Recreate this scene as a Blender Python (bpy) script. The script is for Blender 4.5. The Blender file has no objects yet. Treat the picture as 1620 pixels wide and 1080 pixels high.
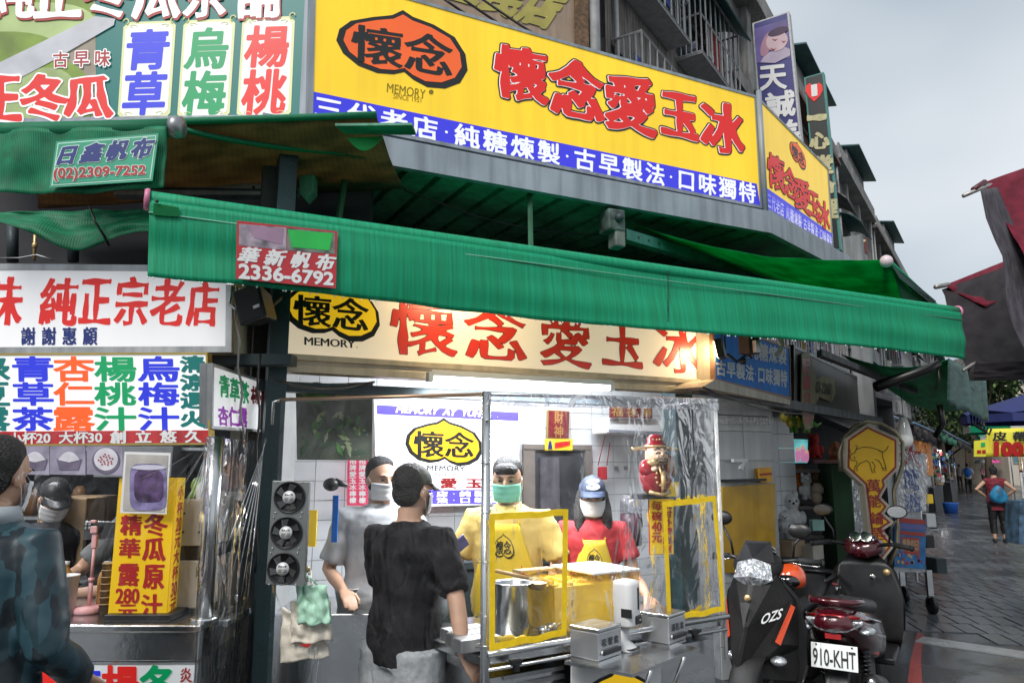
import bpy, bmesh, math, random
import numpy as np
from mathutils import Vector as V, Matrix, noise
R = math.radians
random.seed(7)
sc = bpy.context.scene
C = sc.collection

# ------------------------------------------------------------ camera, sky, sun, exposure
CAM = V((0, 0, 1.65)); PITCH = R(9.4); FPX = 1172.0
cam = bpy.data.cameras.new('camera'); cam.sensor_width = 36; cam.lens = FPX / 1620 * 36
cam.clip_start = .05; cam.clip_end = 2000
camo = bpy.data.objects.new('camera', cam); C.objects.link(camo)
camo.location = CAM; camo.rotation_euler = (R(90) + PITCH, 0, 0); sc.camera = camo

world = bpy.data.worlds.new('World'); sc.world = world; world.use_nodes = True
nt = world.node_tree; nt.nodes.clear()
wo = nt.nodes.new('ShaderNodeOutputWorld'); bg = nt.nodes.new('ShaderNodeBackground')
sky = nt.nodes.new('ShaderNodeTexSky'); sky.sky_type = 'NISHITA'; sky.sun_disc = False
sky.sun_elevation = R(45); sky.sun_rotation = R(205); sky.dust_density = 3
tcw = nt.nodes.new('ShaderNodeTexCoord'); mpw = nt.nodes.new('ShaderNodeMapping'); mpw.inputs['Scale'].default_value = (.8, .8, 1.5); mpw.inputs['Location'].default_value = (3.4, 1.8, 0)
nzw = nt.nodes.new('ShaderNodeTexNoise'); nzw.inputs['Scale'].default_value = 1.5; nzw.inputs['Detail'].default_value = 3.5; nzw.inputs['Roughness'].default_value = .48
rpw = nt.nodes.new('ShaderNodeValToRGB'); e = rpw.color_ramp.elements
e[0].position = .32; e[0].color = (2.1, 2.6, 3.05, 1); e[1].position = .64; e[1].color = (4.8, 5.0, 5.2, 1)
mxw = nt.nodes.new('ShaderNodeMixRGB'); mxw.inputs[0].default_value = .93
nt.links.new(tcw.outputs['Generated'], mpw.inputs[0]); nt.links.new(mpw.outputs[0], nzw.inputs['Vector'])
nt.links.new(nzw.outputs['Fac'], rpw.inputs[0]); nt.links.new(sky.outputs[0], mxw.inputs[1]); nt.links.new(rpw.outputs[0], mxw.inputs[2])
nt.links.new(mxw.outputs[0], bg.inputs[0]); nt.links.new(bg.outputs[0], wo.inputs[0])
bg.inputs[1].default_value = .1

sl = bpy.data.lights.new('sun', 'SUN'); sl.energy = 1.5; sl.angle = R(25); sl.color = (1, .97, .92)
so = bpy.data.objects.new('sun', sl); C.objects.link(so)
_d = V((math.sin(R(205)) * math.cos(R(45)), math.cos(R(205)) * math.cos(R(45)), math.sin(R(45))))
so.rotation_euler = _d.to_track_quat('Z', 'Y').to_euler()
sc.view_settings.view_transform = 'Standard'; sc.view_settings.look = 'None'
sc.view_settings.exposure = .85; sc.view_settings.gamma = 1; sc.view_settings.use_curve_mapping = False
sc.render.engine = 'CYCLES'
sc.cycles.use_denoising = True; sc.cycles.max_bounces = 8; sc.cycles.transparent_max_bounces = 16
sc.cycles.diffuse_bounces = 3; sc.cycles.glossy_bounces = 3; sc.cycles.transmission_bounces = 6
sc.cycles.caustics_reflective = False; sc.cycles.caustics_refractive = False; sc.cycles.sample_clamp_indirect = 6

# ------------------------------------------------------------ geometry helpers
FW = V((0, math.cos(PITCH), math.sin(PITCH))); UP = V((0, -math.sin(PITCH), math.cos(PITCH)))
def ray(px, py): return V((1, 0, 0)) * ((px - 810) / FPX) + UP * ((540 - py) / FPX) + FW
def at(px, py, y):
    r = ray(px, py); return CAM + r * (y / r.y)
def atz(px, py, z):
    r = ray(px, py); return CAM + r * ((z - CAM.z) / r.z)
def hit(pl, px, py):
    p0, n = pl; r = ray(px, py); return CAM + r * ((p0 - CAM).dot(n) / r.dot(n))
N1 = V((-.438, .899, 0)).normalized(); D1 = V((N1.y, -N1.x, 0)); Z = V((0, 0, 1))
D2 = V((.552, .834, 0)); N2 = V((-D2.y, D2.x, 0))
def PN(d): return (N1 * d, N1)                 # planes parallel to the stall front, d metres from the origin
def PY(y): return (V((0, y, 0)), V((0, 1, 0)))
def PV(a, b):                                  # vertical plane through two ground points
    a = V((a[0], a[1], 0)); b = V((b[0], b[1], 0)); d = (b - a).normalized(); return (a, V((-d.y, d.x, 0)))
def off(pl, d): return (pl[0] - pl[1] * d, pl[1])   # nearer the viewer by d
def pq(pl, pts): return [hit(pl, x, y) for x, y in pts]
def lerp(a, b, t): return a + (b - a) * t

class MB:
    def __init__(s): s.v = []; s.f = []; s.m = []; s.sm = []
    def add(s, vs, fs, m=0, sm=False):
        n = len(s.v); s.v += [tuple(v) for v in vs]
        for f in fs: s.f.append([n + i for i in f]); s.m.append(m); s.sm.append(sm)
        return s
    def quad(s, q, m=0): return s.add(q, [(0, 1, 2, 3)], m)
    def slab(s, q, vec, m=0):                  # polygon q extruded by vec
        k = len(q); q = [V(p) for p in q]; b = [p + V(vec) for p in q]
        return s.add(q + b, [tuple(range(k)), tuple(reversed(range(k, 2 * k)))] + [(i, k + i, k + (i + 1) % k, (i + 1) % k) for i in range(k)], m)
    def box(s, c, size, m=0, rz=0, ax=None):   # centre, size, optional axes (X, Y, Z)
        X, Y, W = ax if ax else (V((math.cos(rz), math.sin(rz), 0)), V((-math.sin(rz), math.cos(rz), 0)), Z)
        c = V(c); a, b, h = size[0] / 2, size[1] / 2, size[2] / 2
        return s.slab([c - X * a - Y * b - W * h, c + X * a - Y * b - W * h, c + X * a + Y * b - W * h, c - X * a + Y * b - W * h], W * 2 * h, m)
    def tube(s, pts, r, n=8, m=0, closed=False, sm=True, flat=1.0):
        pts = [V(p) for p in pts]; rs = r if isinstance(r, (list, tuple)) else [r] * len(pts)
        ref = None; rings = []
        for i, p in enumerate(pts):
            a = pts[i - 1] if (i > 0 or closed) else p; b = pts[(i + 1) % len(pts)] if (i < len(pts) - 1 or closed) else p
            t = (b - a).normalized() if (b - a).length > 1e-9 else V((0, 0, 1))
            if ref is None: ref = Z if abs(t.z) < .9 else V((1, 0, 0))
            x = ref.cross(t); x = x.normalized() if x.length > 1e-6 else V((1, 0, 0)); y = t.cross(x).normalized(); ref = y
            rings.append([p + (x * math.cos(2 * math.pi * k / n) + y * flat * math.sin(2 * math.pi * k / n)) * rs[i] for k in range(n)])
        return s.rings(rings, m, closed, sm)
    def rings(s, rings, m=0, closed=False, sm=True, caps=True):
        n = len(rings[0]); vs = [v for r_ in rings for v in r_]; fs = []
        K = len(rings)
        for i in range(K if closed else K - 1):
            j = (i + 1) % K
            for k in range(n): fs.append((i * n + k, i * n + (k + 1) % n, j * n + (k + 1) % n, j * n + k))
        if not closed and caps: fs += [tuple(reversed(range(n))), tuple((K - 1) * n + k for k in range(n))]
        return s.add(vs, fs, m, sm)
    def lathe(s, prof, c=(0, 0, 0), n=20, m=0, ax=None, sm=True):   # prof: (r, h)
        X, Y, W = ax if ax else (V((1, 0, 0)), V((0, 1, 0)), Z); c = V(c)
        return s.rings([[c + (X * math.cos(2 * math.pi * k / n) + Y * math.sin(2 * math.pi * k / n)) * max(r_, 1e-4) + W * h for k in range(n)] for r_, h in prof], m, False, sm)
    def ball(s, c, r, m=0, n=14, k=9, ax=None, fn=None):
        X, Y, W = ax if ax else (V((1, 0, 0)), V((0, 1, 0)), Z); c = V(c); r = r if isinstance(r, (tuple, list)) else (r, r, r)
        rg = []
        for i in range(k + 1):
            a = -math.pi / 2 + math.pi * i / k; ring = []
            for j in range(n):
                b = 2 * math.pi * j / n; p = V((math.cos(a) * math.cos(b), math.cos(a) * math.sin(b), math.sin(a)))
                if fn: p = fn(p)
                ring.append(c + X * p.x * r[0] + Y * p.y * r[1] + W * p.z * r[2])
            rg.append(ring)
        return s.rings(rg, m)
    def cloth(s, P, nu, nv, fn=None, m=0):     # P(u, v) -> point
        vs = []; fs = []
        for j in range(nv + 1):
            for i in range(nu + 1): vs.append(P(i / nu, j / nv))
        for j in range(nv):
            for i in range(nu): a = j * (nu + 1) + i; fs.append((a, a + 1, a + nu + 2, a + nu + 1))
        return s.add(vs, fs, m, True)
    def mesh(s, name, mats, o=V((0, 0, 0))):
        me = bpy.data.meshes.new(name)
        me.from_pydata([(v[0] - o[0], v[1] - o[1], v[2] - o[2]) for v in s.v], [], s.f)
        for m in mats: me.materials.append(m)
        me.polygons.foreach_set('material_index', s.m); me.polygons.foreach_set('use_smooth', s.sm)
        me.update(); return me
    def build(s, name, mats, parent=None, label=None, bevel=0, solid=0, kind=None, auto=False):
        if not isinstance(mats, (list, tuple)): mats = [mats]
        o = V((0, 0, 0)); q = parent
        while q is not None: o = o + q.location; q = q.parent
        if parent is None and s.v:
            a = np.array(s.v); o = V(((a[:, 0].min() + a[:, 0].max()) / 2, (a[:, 1].min() + a[:, 1].max()) / 2, a[:, 2].min()))
        ob = bpy.data.objects.new(name, s.mesh(name, mats, o)); C.objects.link(ob)
        if parent is not None: ob.parent = parent
        else: ob.location = o
        if solid: md = ob.modifiers.new('s', 'SOLIDIFY'); md.thickness = solid; md.offset = 0
        if bevel: md = ob.modifiers.new('b', 'BEVEL'); md.width = bevel; md.segments = 2; md.limit_method = 'ANGLE'; md.angle_limit = R(40)
        if label: ob['label'] = label
        if kind: ob['kind'] = kind
        return ob
    def solo(s, name, mats, label, cat, group=None, **k):
        ob = s.build(name, mats, None, label, **k); ob['category'] = cat
        if group: ob['group'] = group
        return ob

def thing(name, label, cat, loc=(0, 0, 0), group=None):
    o = bpy.data.objects.new(name, None); C.objects.link(o); o.location = V(loc); o.empty_display_size = .1
    o['label'] = label; o['category'] = cat
    if group: o['group'] = group
    return o
def copy_tree(o, loc=None, parent=None, label=None):
    c = o.copy(); C.objects.link(c)
    if parent is not None: c.parent = parent
    if loc is not None: c.location = V(loc)
    if label: c['label'] = label
    for ch in [x for x in o.children]: copy_tree(ch, None, c)
    return c

# ------------------------------------------------------------ materials
_M = {}
def mat(name, col, rough=.5, metal=0, var=.12, scale=6, bump=0, bscale=60, emit=0, streak=0, alpha=1, sub=0, coat=0, spec=.5, ecol=None, trans=0):
    if name in _M: return _M[name]
    m = bpy.data.materials.new(name); m.use_nodes = True; n = m.node_tree.nodes; L = m.node_tree.links
    b = n['Principled BSDF']; b.inputs['Roughness'].default_value = rough; b.inputs['Metallic'].default_value = metal
    b.inputs['Specular IOR Level'].default_value = spec; b.inputs['Coat Weight'].default_value = coat
    if trans: b.inputs['Transmission Weight'].default_value = trans
    tc = n.new('ShaderNodeTexCoord'); nz = n.new('ShaderNodeTexNoise'); nz.inputs['Scale'].default_value = scale; nz.inputs['Detail'].default_value = 6
    L.new(tc.outputs['Object'], nz.inputs['Vector'])
    mx = n.new('ShaderNodeMixRGB'); mx.inputs[1].default_value = tuple(c * (1 - var) for c in col[:3]) + (1,); mx.inputs[2].default_value = tuple(min(1, c * (1 + var)) for c in col[:3]) + (1,)
    rp = n.new('ShaderNodeValToRGB'); rp.color_ramp.elements[0].position = .35; rp.color_ramp.elements[1].position = .65
    L.new(nz.outputs['Fac'], rp.inputs[0]); L.new(rp.outputs[0], mx.inputs[0]); out = mx.outputs[0]
    if streak:
        mp = n.new('ShaderNodeMapping'); mp.inputs['Scale'].default_value = (9, 9, .7); n2 = n.new('ShaderNodeTexNoise'); n2.inputs['Scale'].default_value = 1.6; n2.inputs['Detail'].default_value = 8
        L.new(tc.outputs['Object'], mp.inputs[0]); L.new(mp.outputs[0], n2.inputs['Vector'])
        r2 = n.new('ShaderNodeValToRGB'); r2.color_ramp.elements[0].position = .36; r2.color_ramp.elements[1].position = .58
        r2.color_ramp.elements[0].color = (1 - streak,) * 3 + (1,); r2.color_ramp.elements[1].color = (1, 1, 1, 1)
        L.new(n2.outputs['Fac'], r2.inputs[0]); mm = n.new('ShaderNodeMixRGB'); mm.blend_type = 'MULTIPLY'; mm.inputs[0].default_value = 1
        L.new(out, mm.inputs[1]); L.new(r2.outputs[0], mm.inputs[2]); out = mm.outputs[0]
    L.new(out, b.inputs['Base Color'])
    if rough < .95 and not trans:
        mr = n.new('ShaderNodeMapRange'); mr.inputs['To Min'].default_value = max(.03, rough - .1); mr.inputs['To Max'].default_value = min(1, rough + .14); L.new(nz.outputs['Fac'], mr.inputs[0]); L.new(mr.outputs[0], b.inputs['Roughness'])
    if bump:
        n3 = n.new('ShaderNodeTexNoise'); n3.inputs['Scale'].default_value = bscale; n3.inputs['Detail'].default_value = 3; L.new(tc.outputs['Object'], n3.inputs['Vector'])
        bp = n.new('ShaderNodeBump'); bp.inputs['Strength'].default_value = bump; bp.inputs['Distance'].default_value = .02; L.new(n3.outputs['Fac'], bp.inputs['Height']); L.new(bp.outputs[0], b.inputs['Normal'])
    if emit:
        if ecol: b.inputs['Emission Color'].default_value = tuple(ecol) + (1,)
        else: L.new(out, b.inputs['Emission Color'])
        b.inputs['Emission Strength'].default_value = emit
    if alpha < 1: b.inputs['Alpha'].default_value = alpha
    _M[name] = m; return m

def lampmat(name, col, s):
    if name in _M: return _M[name]
    m = bpy.data.materials.new(name); m.use_nodes = True; n = m.node_tree.nodes; n.remove(n['Principled BSDF'])
    e_ = n.new('ShaderNodeEmission'); e_.inputs[0].default_value = tuple(col) + (1,); e_.inputs[1].default_value = s
    m.node_tree.links.new(e_.outputs[0], n['Material Output'].inputs[0]); _M[name] = m; return m

def plastic(name, bumpv=.5, sc_=(3, 3, .8), tint=(1, 1, 1), haze=.05, base=.04, mxr=.6):   # clear wrinkled sheet
    m = bpy.data.materials.new(name); m.use_nodes = True; n = m.node_tree.nodes; L = m.node_tree.links; n.remove(n['Principled BSDF'])
    tr = n.new('ShaderNodeBsdfTransparent'); tr.inputs[0].default_value = tuple(tint) + (1,); gl = n.new('ShaderNodeBsdfGlossy'); gl.inputs['Roughness'].default_value = .07
    tc = n.new('ShaderNodeTexCoord'); mp = n.new('ShaderNodeMapping'); mp.inputs['Scale'].default_value = sc_
    nz = n.new('ShaderNodeTexNoise'); nz.inputs['Scale'].default_value = 2.4; nz.inputs['Detail'].default_value = 2.2; nz.inputs['Distortion'].default_value = 1.6
    L.new(tc.outputs['Object'], mp.inputs[0]); L.new(mp.outputs[0], nz.inputs['Vector'])
    bp = n.new('ShaderNodeBump'); bp.inputs['Strength'].default_value = bumpv; bp.inputs['Distance'].default_value = .12; L.new(nz.outputs['Fac'], bp.inputs['Height'])
    L.new(bp.outputs[0], gl.inputs['Normal'])
    lw = n.new('ShaderNodeLayerWeight'); lw.inputs[0].default_value = .25; L.new(bp.outputs[0], lw.inputs['Normal'])
    mr = n.new('ShaderNodeMapRange'); mr.inputs['To Min'].default_value = base; mr.inputs['To Max'].default_value = mxr; L.new(lw.outputs['Fresnel'], mr.inputs[0])
    mx = n.new('ShaderNodeMixShader'); L.new(mr.outputs[0], mx.inputs[0]); L.new(tr.outputs[0], mx.inputs[1]); L.new(gl.outputs[0], mx.inputs[2])
    df = n.new('ShaderNodeBsdfDiffuse'); df.inputs[0].default_value = (.8, .8, .82, 1)
    r2 = n.new('ShaderNodeValToRGB'); r2.color_ramp.elements[0].position = .56; r2.color_ramp.elements[1].position = .8; r2.color_ramp.elements[0].color = (haze * .3,) * 3 + (1,); r2.color_ramp.elements[1].color = (haze * 5,) * 3 + (1,)
    L.new(nz.outputs['Fac'], r2.inputs[0]); m2 = n.new('ShaderNodeMixShader'); L.new(r2.outputs[0], m2.inputs[0]); L.new(mx.outputs[0], m2.inputs[1]); L.new(df.outputs[0], m2.inputs[2])
    L.new(m2.outputs[0], n['Material Output'].inputs[0]); return m

# ------------------------------------------------------------ lettering: glyph distance fields turned into flat meshes
_G = {}; _GM = {}
def _mk(s):
    c = bpy.data.curves.new('g', 'FONT'); c.body = s; c.resolution_u = 3
    o = bpy.data.objects.new('g', c); C.objects.link(o)
    dg = bpy.context.evaluated_depsgraph_get(); ev = o.evaluated_get(dg); me = bpy.data.meshes.new_from_object(ev)
    me.calc_loop_triangles()
    v = np.array([x.co[:2] for x in me.vertices]) if len(me.vertices) else np.zeros((0, 2))
    t = np.array([x.vertices[:] for x in me.loop_triangles], dtype=int).reshape(-1, 3)
    bpy.data.objects.remove(o); bpy.data.curves.remove(c); bpy.data.meshes.remove(me)
    return v, t
def sdf(s, N):
    k = (s, N)
    if k in _G: return _G[k]
    v, t = _mk(s)
    x1 = 1.0 if (len(s) == 1 and ord(s) > 0x2e80) else float(v[:, 0].max())
    x0 = 0.0 if x1 == 1.0 else float(v[:, 0].min())
    px = .12; h = 1.0 / N
    gx = np.arange(x0 - px, x1 + px, h); gy = np.arange(-.3, 1.06, h)
    X, Y = np.meshgrid(gx, gy); P = np.stack([X.ravel(), Y.ravel()], 1)
    ins = np.zeros(len(P), bool)
    for a, b, c in t:
        A, B, Cc = v[a], v[b], v[c]; lo = np.minimum(np.minimum(A, B), Cc); hi = np.maximum(np.maximum(A, B), Cc)
        i0, i1 = np.searchsorted(gx, lo[0]), np.searchsorted(gx, hi[0]); j0, j1 = np.searchsorted(gy, lo[1]), np.searchsorted(gy, hi[1])
        if i1 <= i0 or j1 <= j0: continue
        xs, ys = np.meshgrid(gx[i0:i1], gy[j0:j1])
        def cr(p, q): return (q[0] - p[0]) * (ys - p[1]) - (q[1] - p[1]) * (xs - p[0])
        d1, d2, d3 = cr(A, B), cr(B, Cc), cr(Cc, A); m = ((d1 >= 0) & (d2 >= 0) & (d3 >= 0)) | ((d1 <= 0) & (d2 <= 0) & (d3 <= 0))
        I = ins.reshape(X.shape); I[j0:j1, i0:i1] |= m
    from collections import Counter
    key = np.round(v, 5); e = Counter(); seg = {}
    for a, b, c in t:
        for p, q in ((a, b), (b, c), (c, a)):
            kk = tuple(sorted((tuple(key[p]), tuple(key[q])))); e[kk] += 1; seg[kk] = (v[p], v[q])
    S = [seg[kk] for kk, n_ in e.items() if n_ == 1]
    D = np.full(len(P), 1e9)
    for p, q in S:
        d = q - p; L2 = d @ d
        if L2 < 1e-12: continue
        w = P - p; tt = np.clip((w @ d) / L2, 0, 1); dd = w - tt[:, None] * d; D = np.minimum(D, (dd * dd).sum(1))
    D = np.sqrt(D); D = np.where(ins, D, -D).reshape(X.shape)
    _G[k] = (gx, gy, D, x0, x1); return _G[k]
def glyph(s, N, bold, an, wob, seed=0):
    k = (s, N, bold, an, wob, seed)
    if k in _GM: return _GM[k]
    gx, gy, D, x0, x1 = sdf(s, N); h = 1.0 / N
    F = D + bold
    if an:
        gyy, gxx = np.gradient(D, h); g = gxx ** 2 / (gxx ** 2 + gyy ** 2 + 1e-6)
        for _ in range(2): g[1:-1, 1:-1] = (g[1:-1, 1:-1] * 2 + g[:-2, 1:-1] + g[2:, 1:-1] + g[1:-1, :-2] + g[1:-1, 2:]) / 6
        F = F + an * g
    if wob:
        X, Y = np.meshgrid(gx, gy); F = F + wob * (np.sin(X * 9 + Y * 5 + seed) + np.sin(Y * 13 - X * 4 + 2 * seed)) * .35
    ny, nx = F.shape; vs = []; fs = []
    ins = F > 0; full = ins[:-1, :-1] & ins[1:, :-1] & ins[:-1, 1:] & ins[1:, 1:]; anyc = (ins[:-1, :-1] | ins[1:, :-1] | ins[:-1, 1:] | ins[1:, 1:]) & ~full
    for j in range(ny - 1):
        row = full[j]; i = 0
        idx = np.flatnonzero(np.diff(np.concatenate(([0], row.astype(int), [0]))))
        for a, b in zip(idx[::2], idx[1::2]):
            n = len(vs); vs += [(gx[a], gy[j]), (gx[b], gy[j]), (gx[b], gy[j + 1]), (gx[a], gy[j + 1])]; fs.append((n, n + 1, n + 2, n + 3))
    for j, i in zip(*np.nonzero(anyc)):
        cs = [(gx[i], gy[j], F[j, i]), (gx[i + 1], gy[j], F[j, i + 1]), (gx[i + 1], gy[j + 1], F[j + 1, i + 1]), (gx[i], gy[j + 1], F[j + 1, i])]
        poly = []
        for q in range(4):
            a, b = cs[q], cs[(q + 1) % 4]
            if a[2] > 0: poly.append((a[0], a[1]))
            if (a[2] > 0) != (b[2] > 0): t = a[2] / (a[2] - b[2]); poly.append((a[0] + (b[0] - a[0]) * t, a[1] + (b[1] - a[1]) * t))
        if len(poly) >= 3: n = len(vs); vs += poly; fs.append(tuple(range(n, n + len(poly))))
    vs = np.array(vs) if vs else np.zeros((0, 2))
    bb = D > 0; ys = gy[np.flatnonzero(bb.any(1))]; xs = gx[np.flatnonzero(bb.any(0))]
    _GM[k] = (vs, fs, x0, x1, xs[0], xs[-1], ys[0], ys[-1]); return _GM[k]
def units(s):
    out = []; run = ''
    for ch in s:
        if ord(ch) > 0x2e80 or ch == ' ' or ch in '·':
            if run: out.append(run); run = ''
            out.append(ch)
        else: run += ch
    if run: out.append(run)
    return out
def text(mb, s, q, m=0, N=56, bold=.02, an=0, wob=0, lift=.002, gap=.0, shear=0, per=None):
    """write s into quad q = TL, TR, BR, BL (3D)"""
    pen = 0; items = []; lo = 9; hi = -9
    for i, u in enumerate(units(s)):
        if u == ' ': pen += .5; continue
        if u == '·': items.append((None, pen + .18)); pen += .36 + gap; continue
        g = glyph(u, N, bold, an, wob, i if wob else 0); vs, fs, x0, x1, a, b, c, d = g
        items.append((g, pen - (x0 if x1 != 1.0 else 0))); pen += (x1 - x0 if x1 != 1.0 else 1.0) + gap + (.08 if x1 != 1 else 0); lo = min(lo, c); hi = max(hi, d)
    W0 = 9; W1 = -9
    for g, p in items:
        if g: W0 = min(W0, p + g[4]); W1 = max(W1, p + g[5])
    q = [V(p) for p in q]; nrm = (q[1] - q[0]).cross(q[3] - q[0]).normalized()
    if nrm.dot(CAM - q[0]) < 0: nrm = -nrm
    sw = (W1 - W0); sh = hi - lo
    def mp(x, y):
        v_ = (hi - y) / sh; u_ = (x - W0) / sw + shear * (.5 - v_) * sh / sw
        return lerp(lerp(q[0], q[1], u_), lerp(q[3], q[2], u_), v_) + nrm * lift
    for g, p in items:
        if g is None:
            cy = lo + sh * .5; mb.add([mp(p + .06 * math.cos(t * .785), cy + .06 * math.sin(t * .785)) for t in range(8)], [tuple(range(8))], m); continue
        vs, fs = g[0], g[1]; mb.add([mp(p + x, y) for x, y in vs], fs, m)
def vtext(mb, s, q, m=0, **k):                 # vertical column, one char below the other
    us = units(s); n = len(us); q = [V(p) for p in q]; g = .08
    for i, u in enumerate(us):
        a, b = (i + g) / n, (i + 1 - g) / n
        text(mb, u, [lerp(q[0], q[3], a), lerp(q[1], q[2], a), lerp(q[1], q[2], b), lerp(q[0], q[3], b)], m, **k)
def inset(q, w):
    q = [V(p) for p in q]; u1 = (q[1] - q[0]).normalized(); u2 = (q[2] - q[3]).normalized(); l = (q[3] - q[0]).normalized(); r = (q[2] - q[1]).normalized()
    return [q[0] + u1 * w + l * w, q[1] - u1 * w + r * w, q[2] - u2 * w - r * w, q[3] + u2 * w - l * w]
def lightbox(name, label, q, depth, face, frame, fw=.03, back=None, cat='sign', group=None, framename='frame', recess=.006):
    """box sign: q = TL,TR,BR,BL on its front plane; returns thing"""
    q = [V(p) for p in q]; nrm = (q[1] - q[0]).cross(q[3] - q[0]).normalized()
    if nrm.dot(CAM - q[0]) < 0: nrm = -nrm
    t = thing(name, label, cat, (q[3] + q[2]) / 2, group)
    qi = inset(q, fw); b = MB()
    for i in range(4): j = (i + 1) % 4; b.slab([q[i], q[j], qi[j], qi[i]], -nrm * .03)
    b.build(framename, frame, t)
    c = MB(); c.slab([p - nrm * .031 for p in q], -nrm * (depth - .031)); c.build('case', back or frame, t)
    f = MB(); f.slab([p - nrm * recess for p in inset(q, fw + .0015)], -nrm * .02); f.build('face_panel', face, t)
    return t, [p - nrm * recess for p in qi], nrm
# ------------------------------------------------------------ shared materials
STEEL = mat('stainless_steel', (.55, .56, .57), .22, 1, .08, 4, .05, 30)
DULL = mat('dull_aluminium', (.42, .43, .44), .45, .9, .15, 5, streak=.3)
GREYP = mat('grey_painted_metal', (.33, .37, .42), .5, .2, .12, 3, streak=.3)
DARKM = mat('dark_painted_steel', (.03, .045, .05), .5, .2, .3, 4, .1)
TEALC = mat('dark_teal_paint', (.012, .04, .048), .45, 0, .3, 4, .1, streak=.4)
BLACK = mat('black_plastic', (.012, .012, .013), .35, 0, .2, 8)
WHITE = mat('white_plastic', (.78, .78, .78), .35, 0, .04, 3)
CREAM = mat('aged_cream_paint', (.62, .56, .45), .5, 0, .12, 3, streak=.3)
YELP = mat('yellow_sign_face', (.93, .61, .02), .35, 0, .08, .9, streak=.08, emit=.24, coat=.2)
BLUEP = mat('royal_blue_print', (.035, .035, .58), .35, 0, .03, 2, emit=.3)
REDP = mat('red_print', (.68, .018, .014), .4, 0, .04, 2, emit=.16)
REDDK = mat('dark_red_print', (.42, .02, .02), .4, 0, .1, 4)
BLKP = mat('black_print', (.012, .014, .014), .4, 0, .1, 4)
WHTP = mat('white_print', (.8, .8, .82), .4, 0, .03, 3, emit=.25)
WHTF = mat('flat_white_print', (.78, .78, .78), .5, 0, .03, 3)
ORNP = mat('orange_print', (.8, .12, .022), .4, 0, .06, 1.5, emit=.2)
GRNP = mat('green_print', (.0, .32, .11), .4, 0, .04, 2, emit=.12)
BLUP = mat('bright_blue_print', (.02, .035, .66), .4, 0, .04, 2, emit=.14)
TEALP = mat('teal_print', (.0, .17, .155), .4, 0, .06, 1, emit=.06)
PURP = mat('purple_print', (.3, .02, .42), .4, 0, .06, 2, emit=.1)
NAVYP = mat('navy_print', (.012, .03, .2), .45, 0, .1, 2)
WHTBOX = mat('white_backlit_face', (.8, .8, .82), .35, 0, .06, 1.1, emit=.2)
MENUW = mat('menu_white_face', (.8, .81, .82), .4, 0, .04, 2, emit=.26)
REDSTR = mat('red_strip_print', (.55, .015, .02), .45, 0, .1, 5, streak=.3)
AMB = mat('amber_logo_print', (.9, .48, .01), .4, 0, .04, 2, emit=.35)
TARP_UND = mat('tarp_underside_brown', (.16, .085, .03), .75, 0, .3, 3, .1, sub=0)

def fabric(name, a, b, sc_=420, dist=.0, trans=.25, streak=.45, vert=True, rough=.55):
    m = bpy.data.materials.new(name); m.use_nodes = True; n = m.node_tree.nodes; L = m.node_tree.links; p = n['Principled BSDF']
    p.inputs['Roughness'].default_value = rough
    tc = n.new('ShaderNodeTexCoord'); at_ = n.new('ShaderNodeUVMap'); w = n.new('ShaderNodeTexWave'); w.inputs['Scale'].default_value = sc_; w.inputs['Distortion'].default_value = dist; w.inputs['Detail'].default_value = 1
    w.bands_direction = 'X'; L.new(at_.outputs[0], w.inputs['Vector'])
    mp = n.new('ShaderNodeMapping'); mp.inputs['Scale'].default_value = (26, .6, 1) if vert else (3, 3, 3); nz = n.new('ShaderNodeTexNoise'); nz.inputs['Scale'].default_value = 3; nz.inputs['Detail'].default_value = 7
    L.new(at_.outputs[0], mp.inputs[0]); L.new(mp.outputs[0], nz.inputs['Vector'])
    r = n.new('ShaderNodeValToRGB'); r.color_ramp.elements[0].position = .38; r.color_ramp.elements[1].position = .62
    r.color_ramp.elements[0].color = tuple(a) + (1,); r.color_ramp.elements[1].color = tuple(b) + (1,); L.new(nz.outputs['Fac'], r.inputs[0])
    mx = n.new('ShaderNodeMixRGB'); mx.blend_type = 'MULTIPLY'; r2 = n.new('ShaderNodeValToRGB'); r2.color_ramp.elements[0].color = (1 - streak,) * 3 + (1,); r2.color_ramp.elements[1].color = (1, 1, 1, 1); r2.color_ramp.elements[1].position = .5
    L.new(w.outputs['Fac'], r2.inputs[0]); mx.inputs[0].default_value = 1; L.new(r.outputs[0], mx.inputs[1]); L.new(r2.outputs[0], mx.inputs[2]); L.new(mx.outputs[0], p.inputs['Base Color'])
    bp = n.new('ShaderNodeBump'); bp.inputs['Strength'].default_value = .25; bp.inputs['Distance'].default_value = .004; L.new(w.outputs['Fac'], bp.inputs['Height']); L.new(bp.outputs[0], p.inputs['Normal'])
    tl = n.new('ShaderNodeBsdfTranslucent'); L.new(mx.outputs[0], tl.inputs[0]); ms = n.new('ShaderNodeMixShader'); ms.inputs[0].default_value = trans
    L.new(p.outputs[0], ms.inputs[1]); L.new(tl.outputs[0], ms.inputs[2]); L.new(ms.outputs[0], n['Material Output'].inputs[0]); return m
GREENF = fabric('green_awning_fabric', (.0, .34, .15), (.0, .46, .23), 62, streak=.2)
GREENT = fabric('green_tarpaulin', (.008, .22, .1), (.015, .36, .17), 30, trans=.35, vert=False)
GREENB = fabric('bright_green_tarpaulin', (.0, .32, .09), (.01, .46, .15), 30, trans=.65, vert=False, streak=.15)
MAROON = fabric('maroon_canvas', (.14, .008, .022), (.23, .015, .04), 30, trans=.2, vert=False, streak=.02, rough=.95)
GREYCL = fabric('grey_black_canvas', (.018, .015, .018), (.035, .03, .034), 30, trans=.04, vert=False, streak=.02, rough=1)

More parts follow.
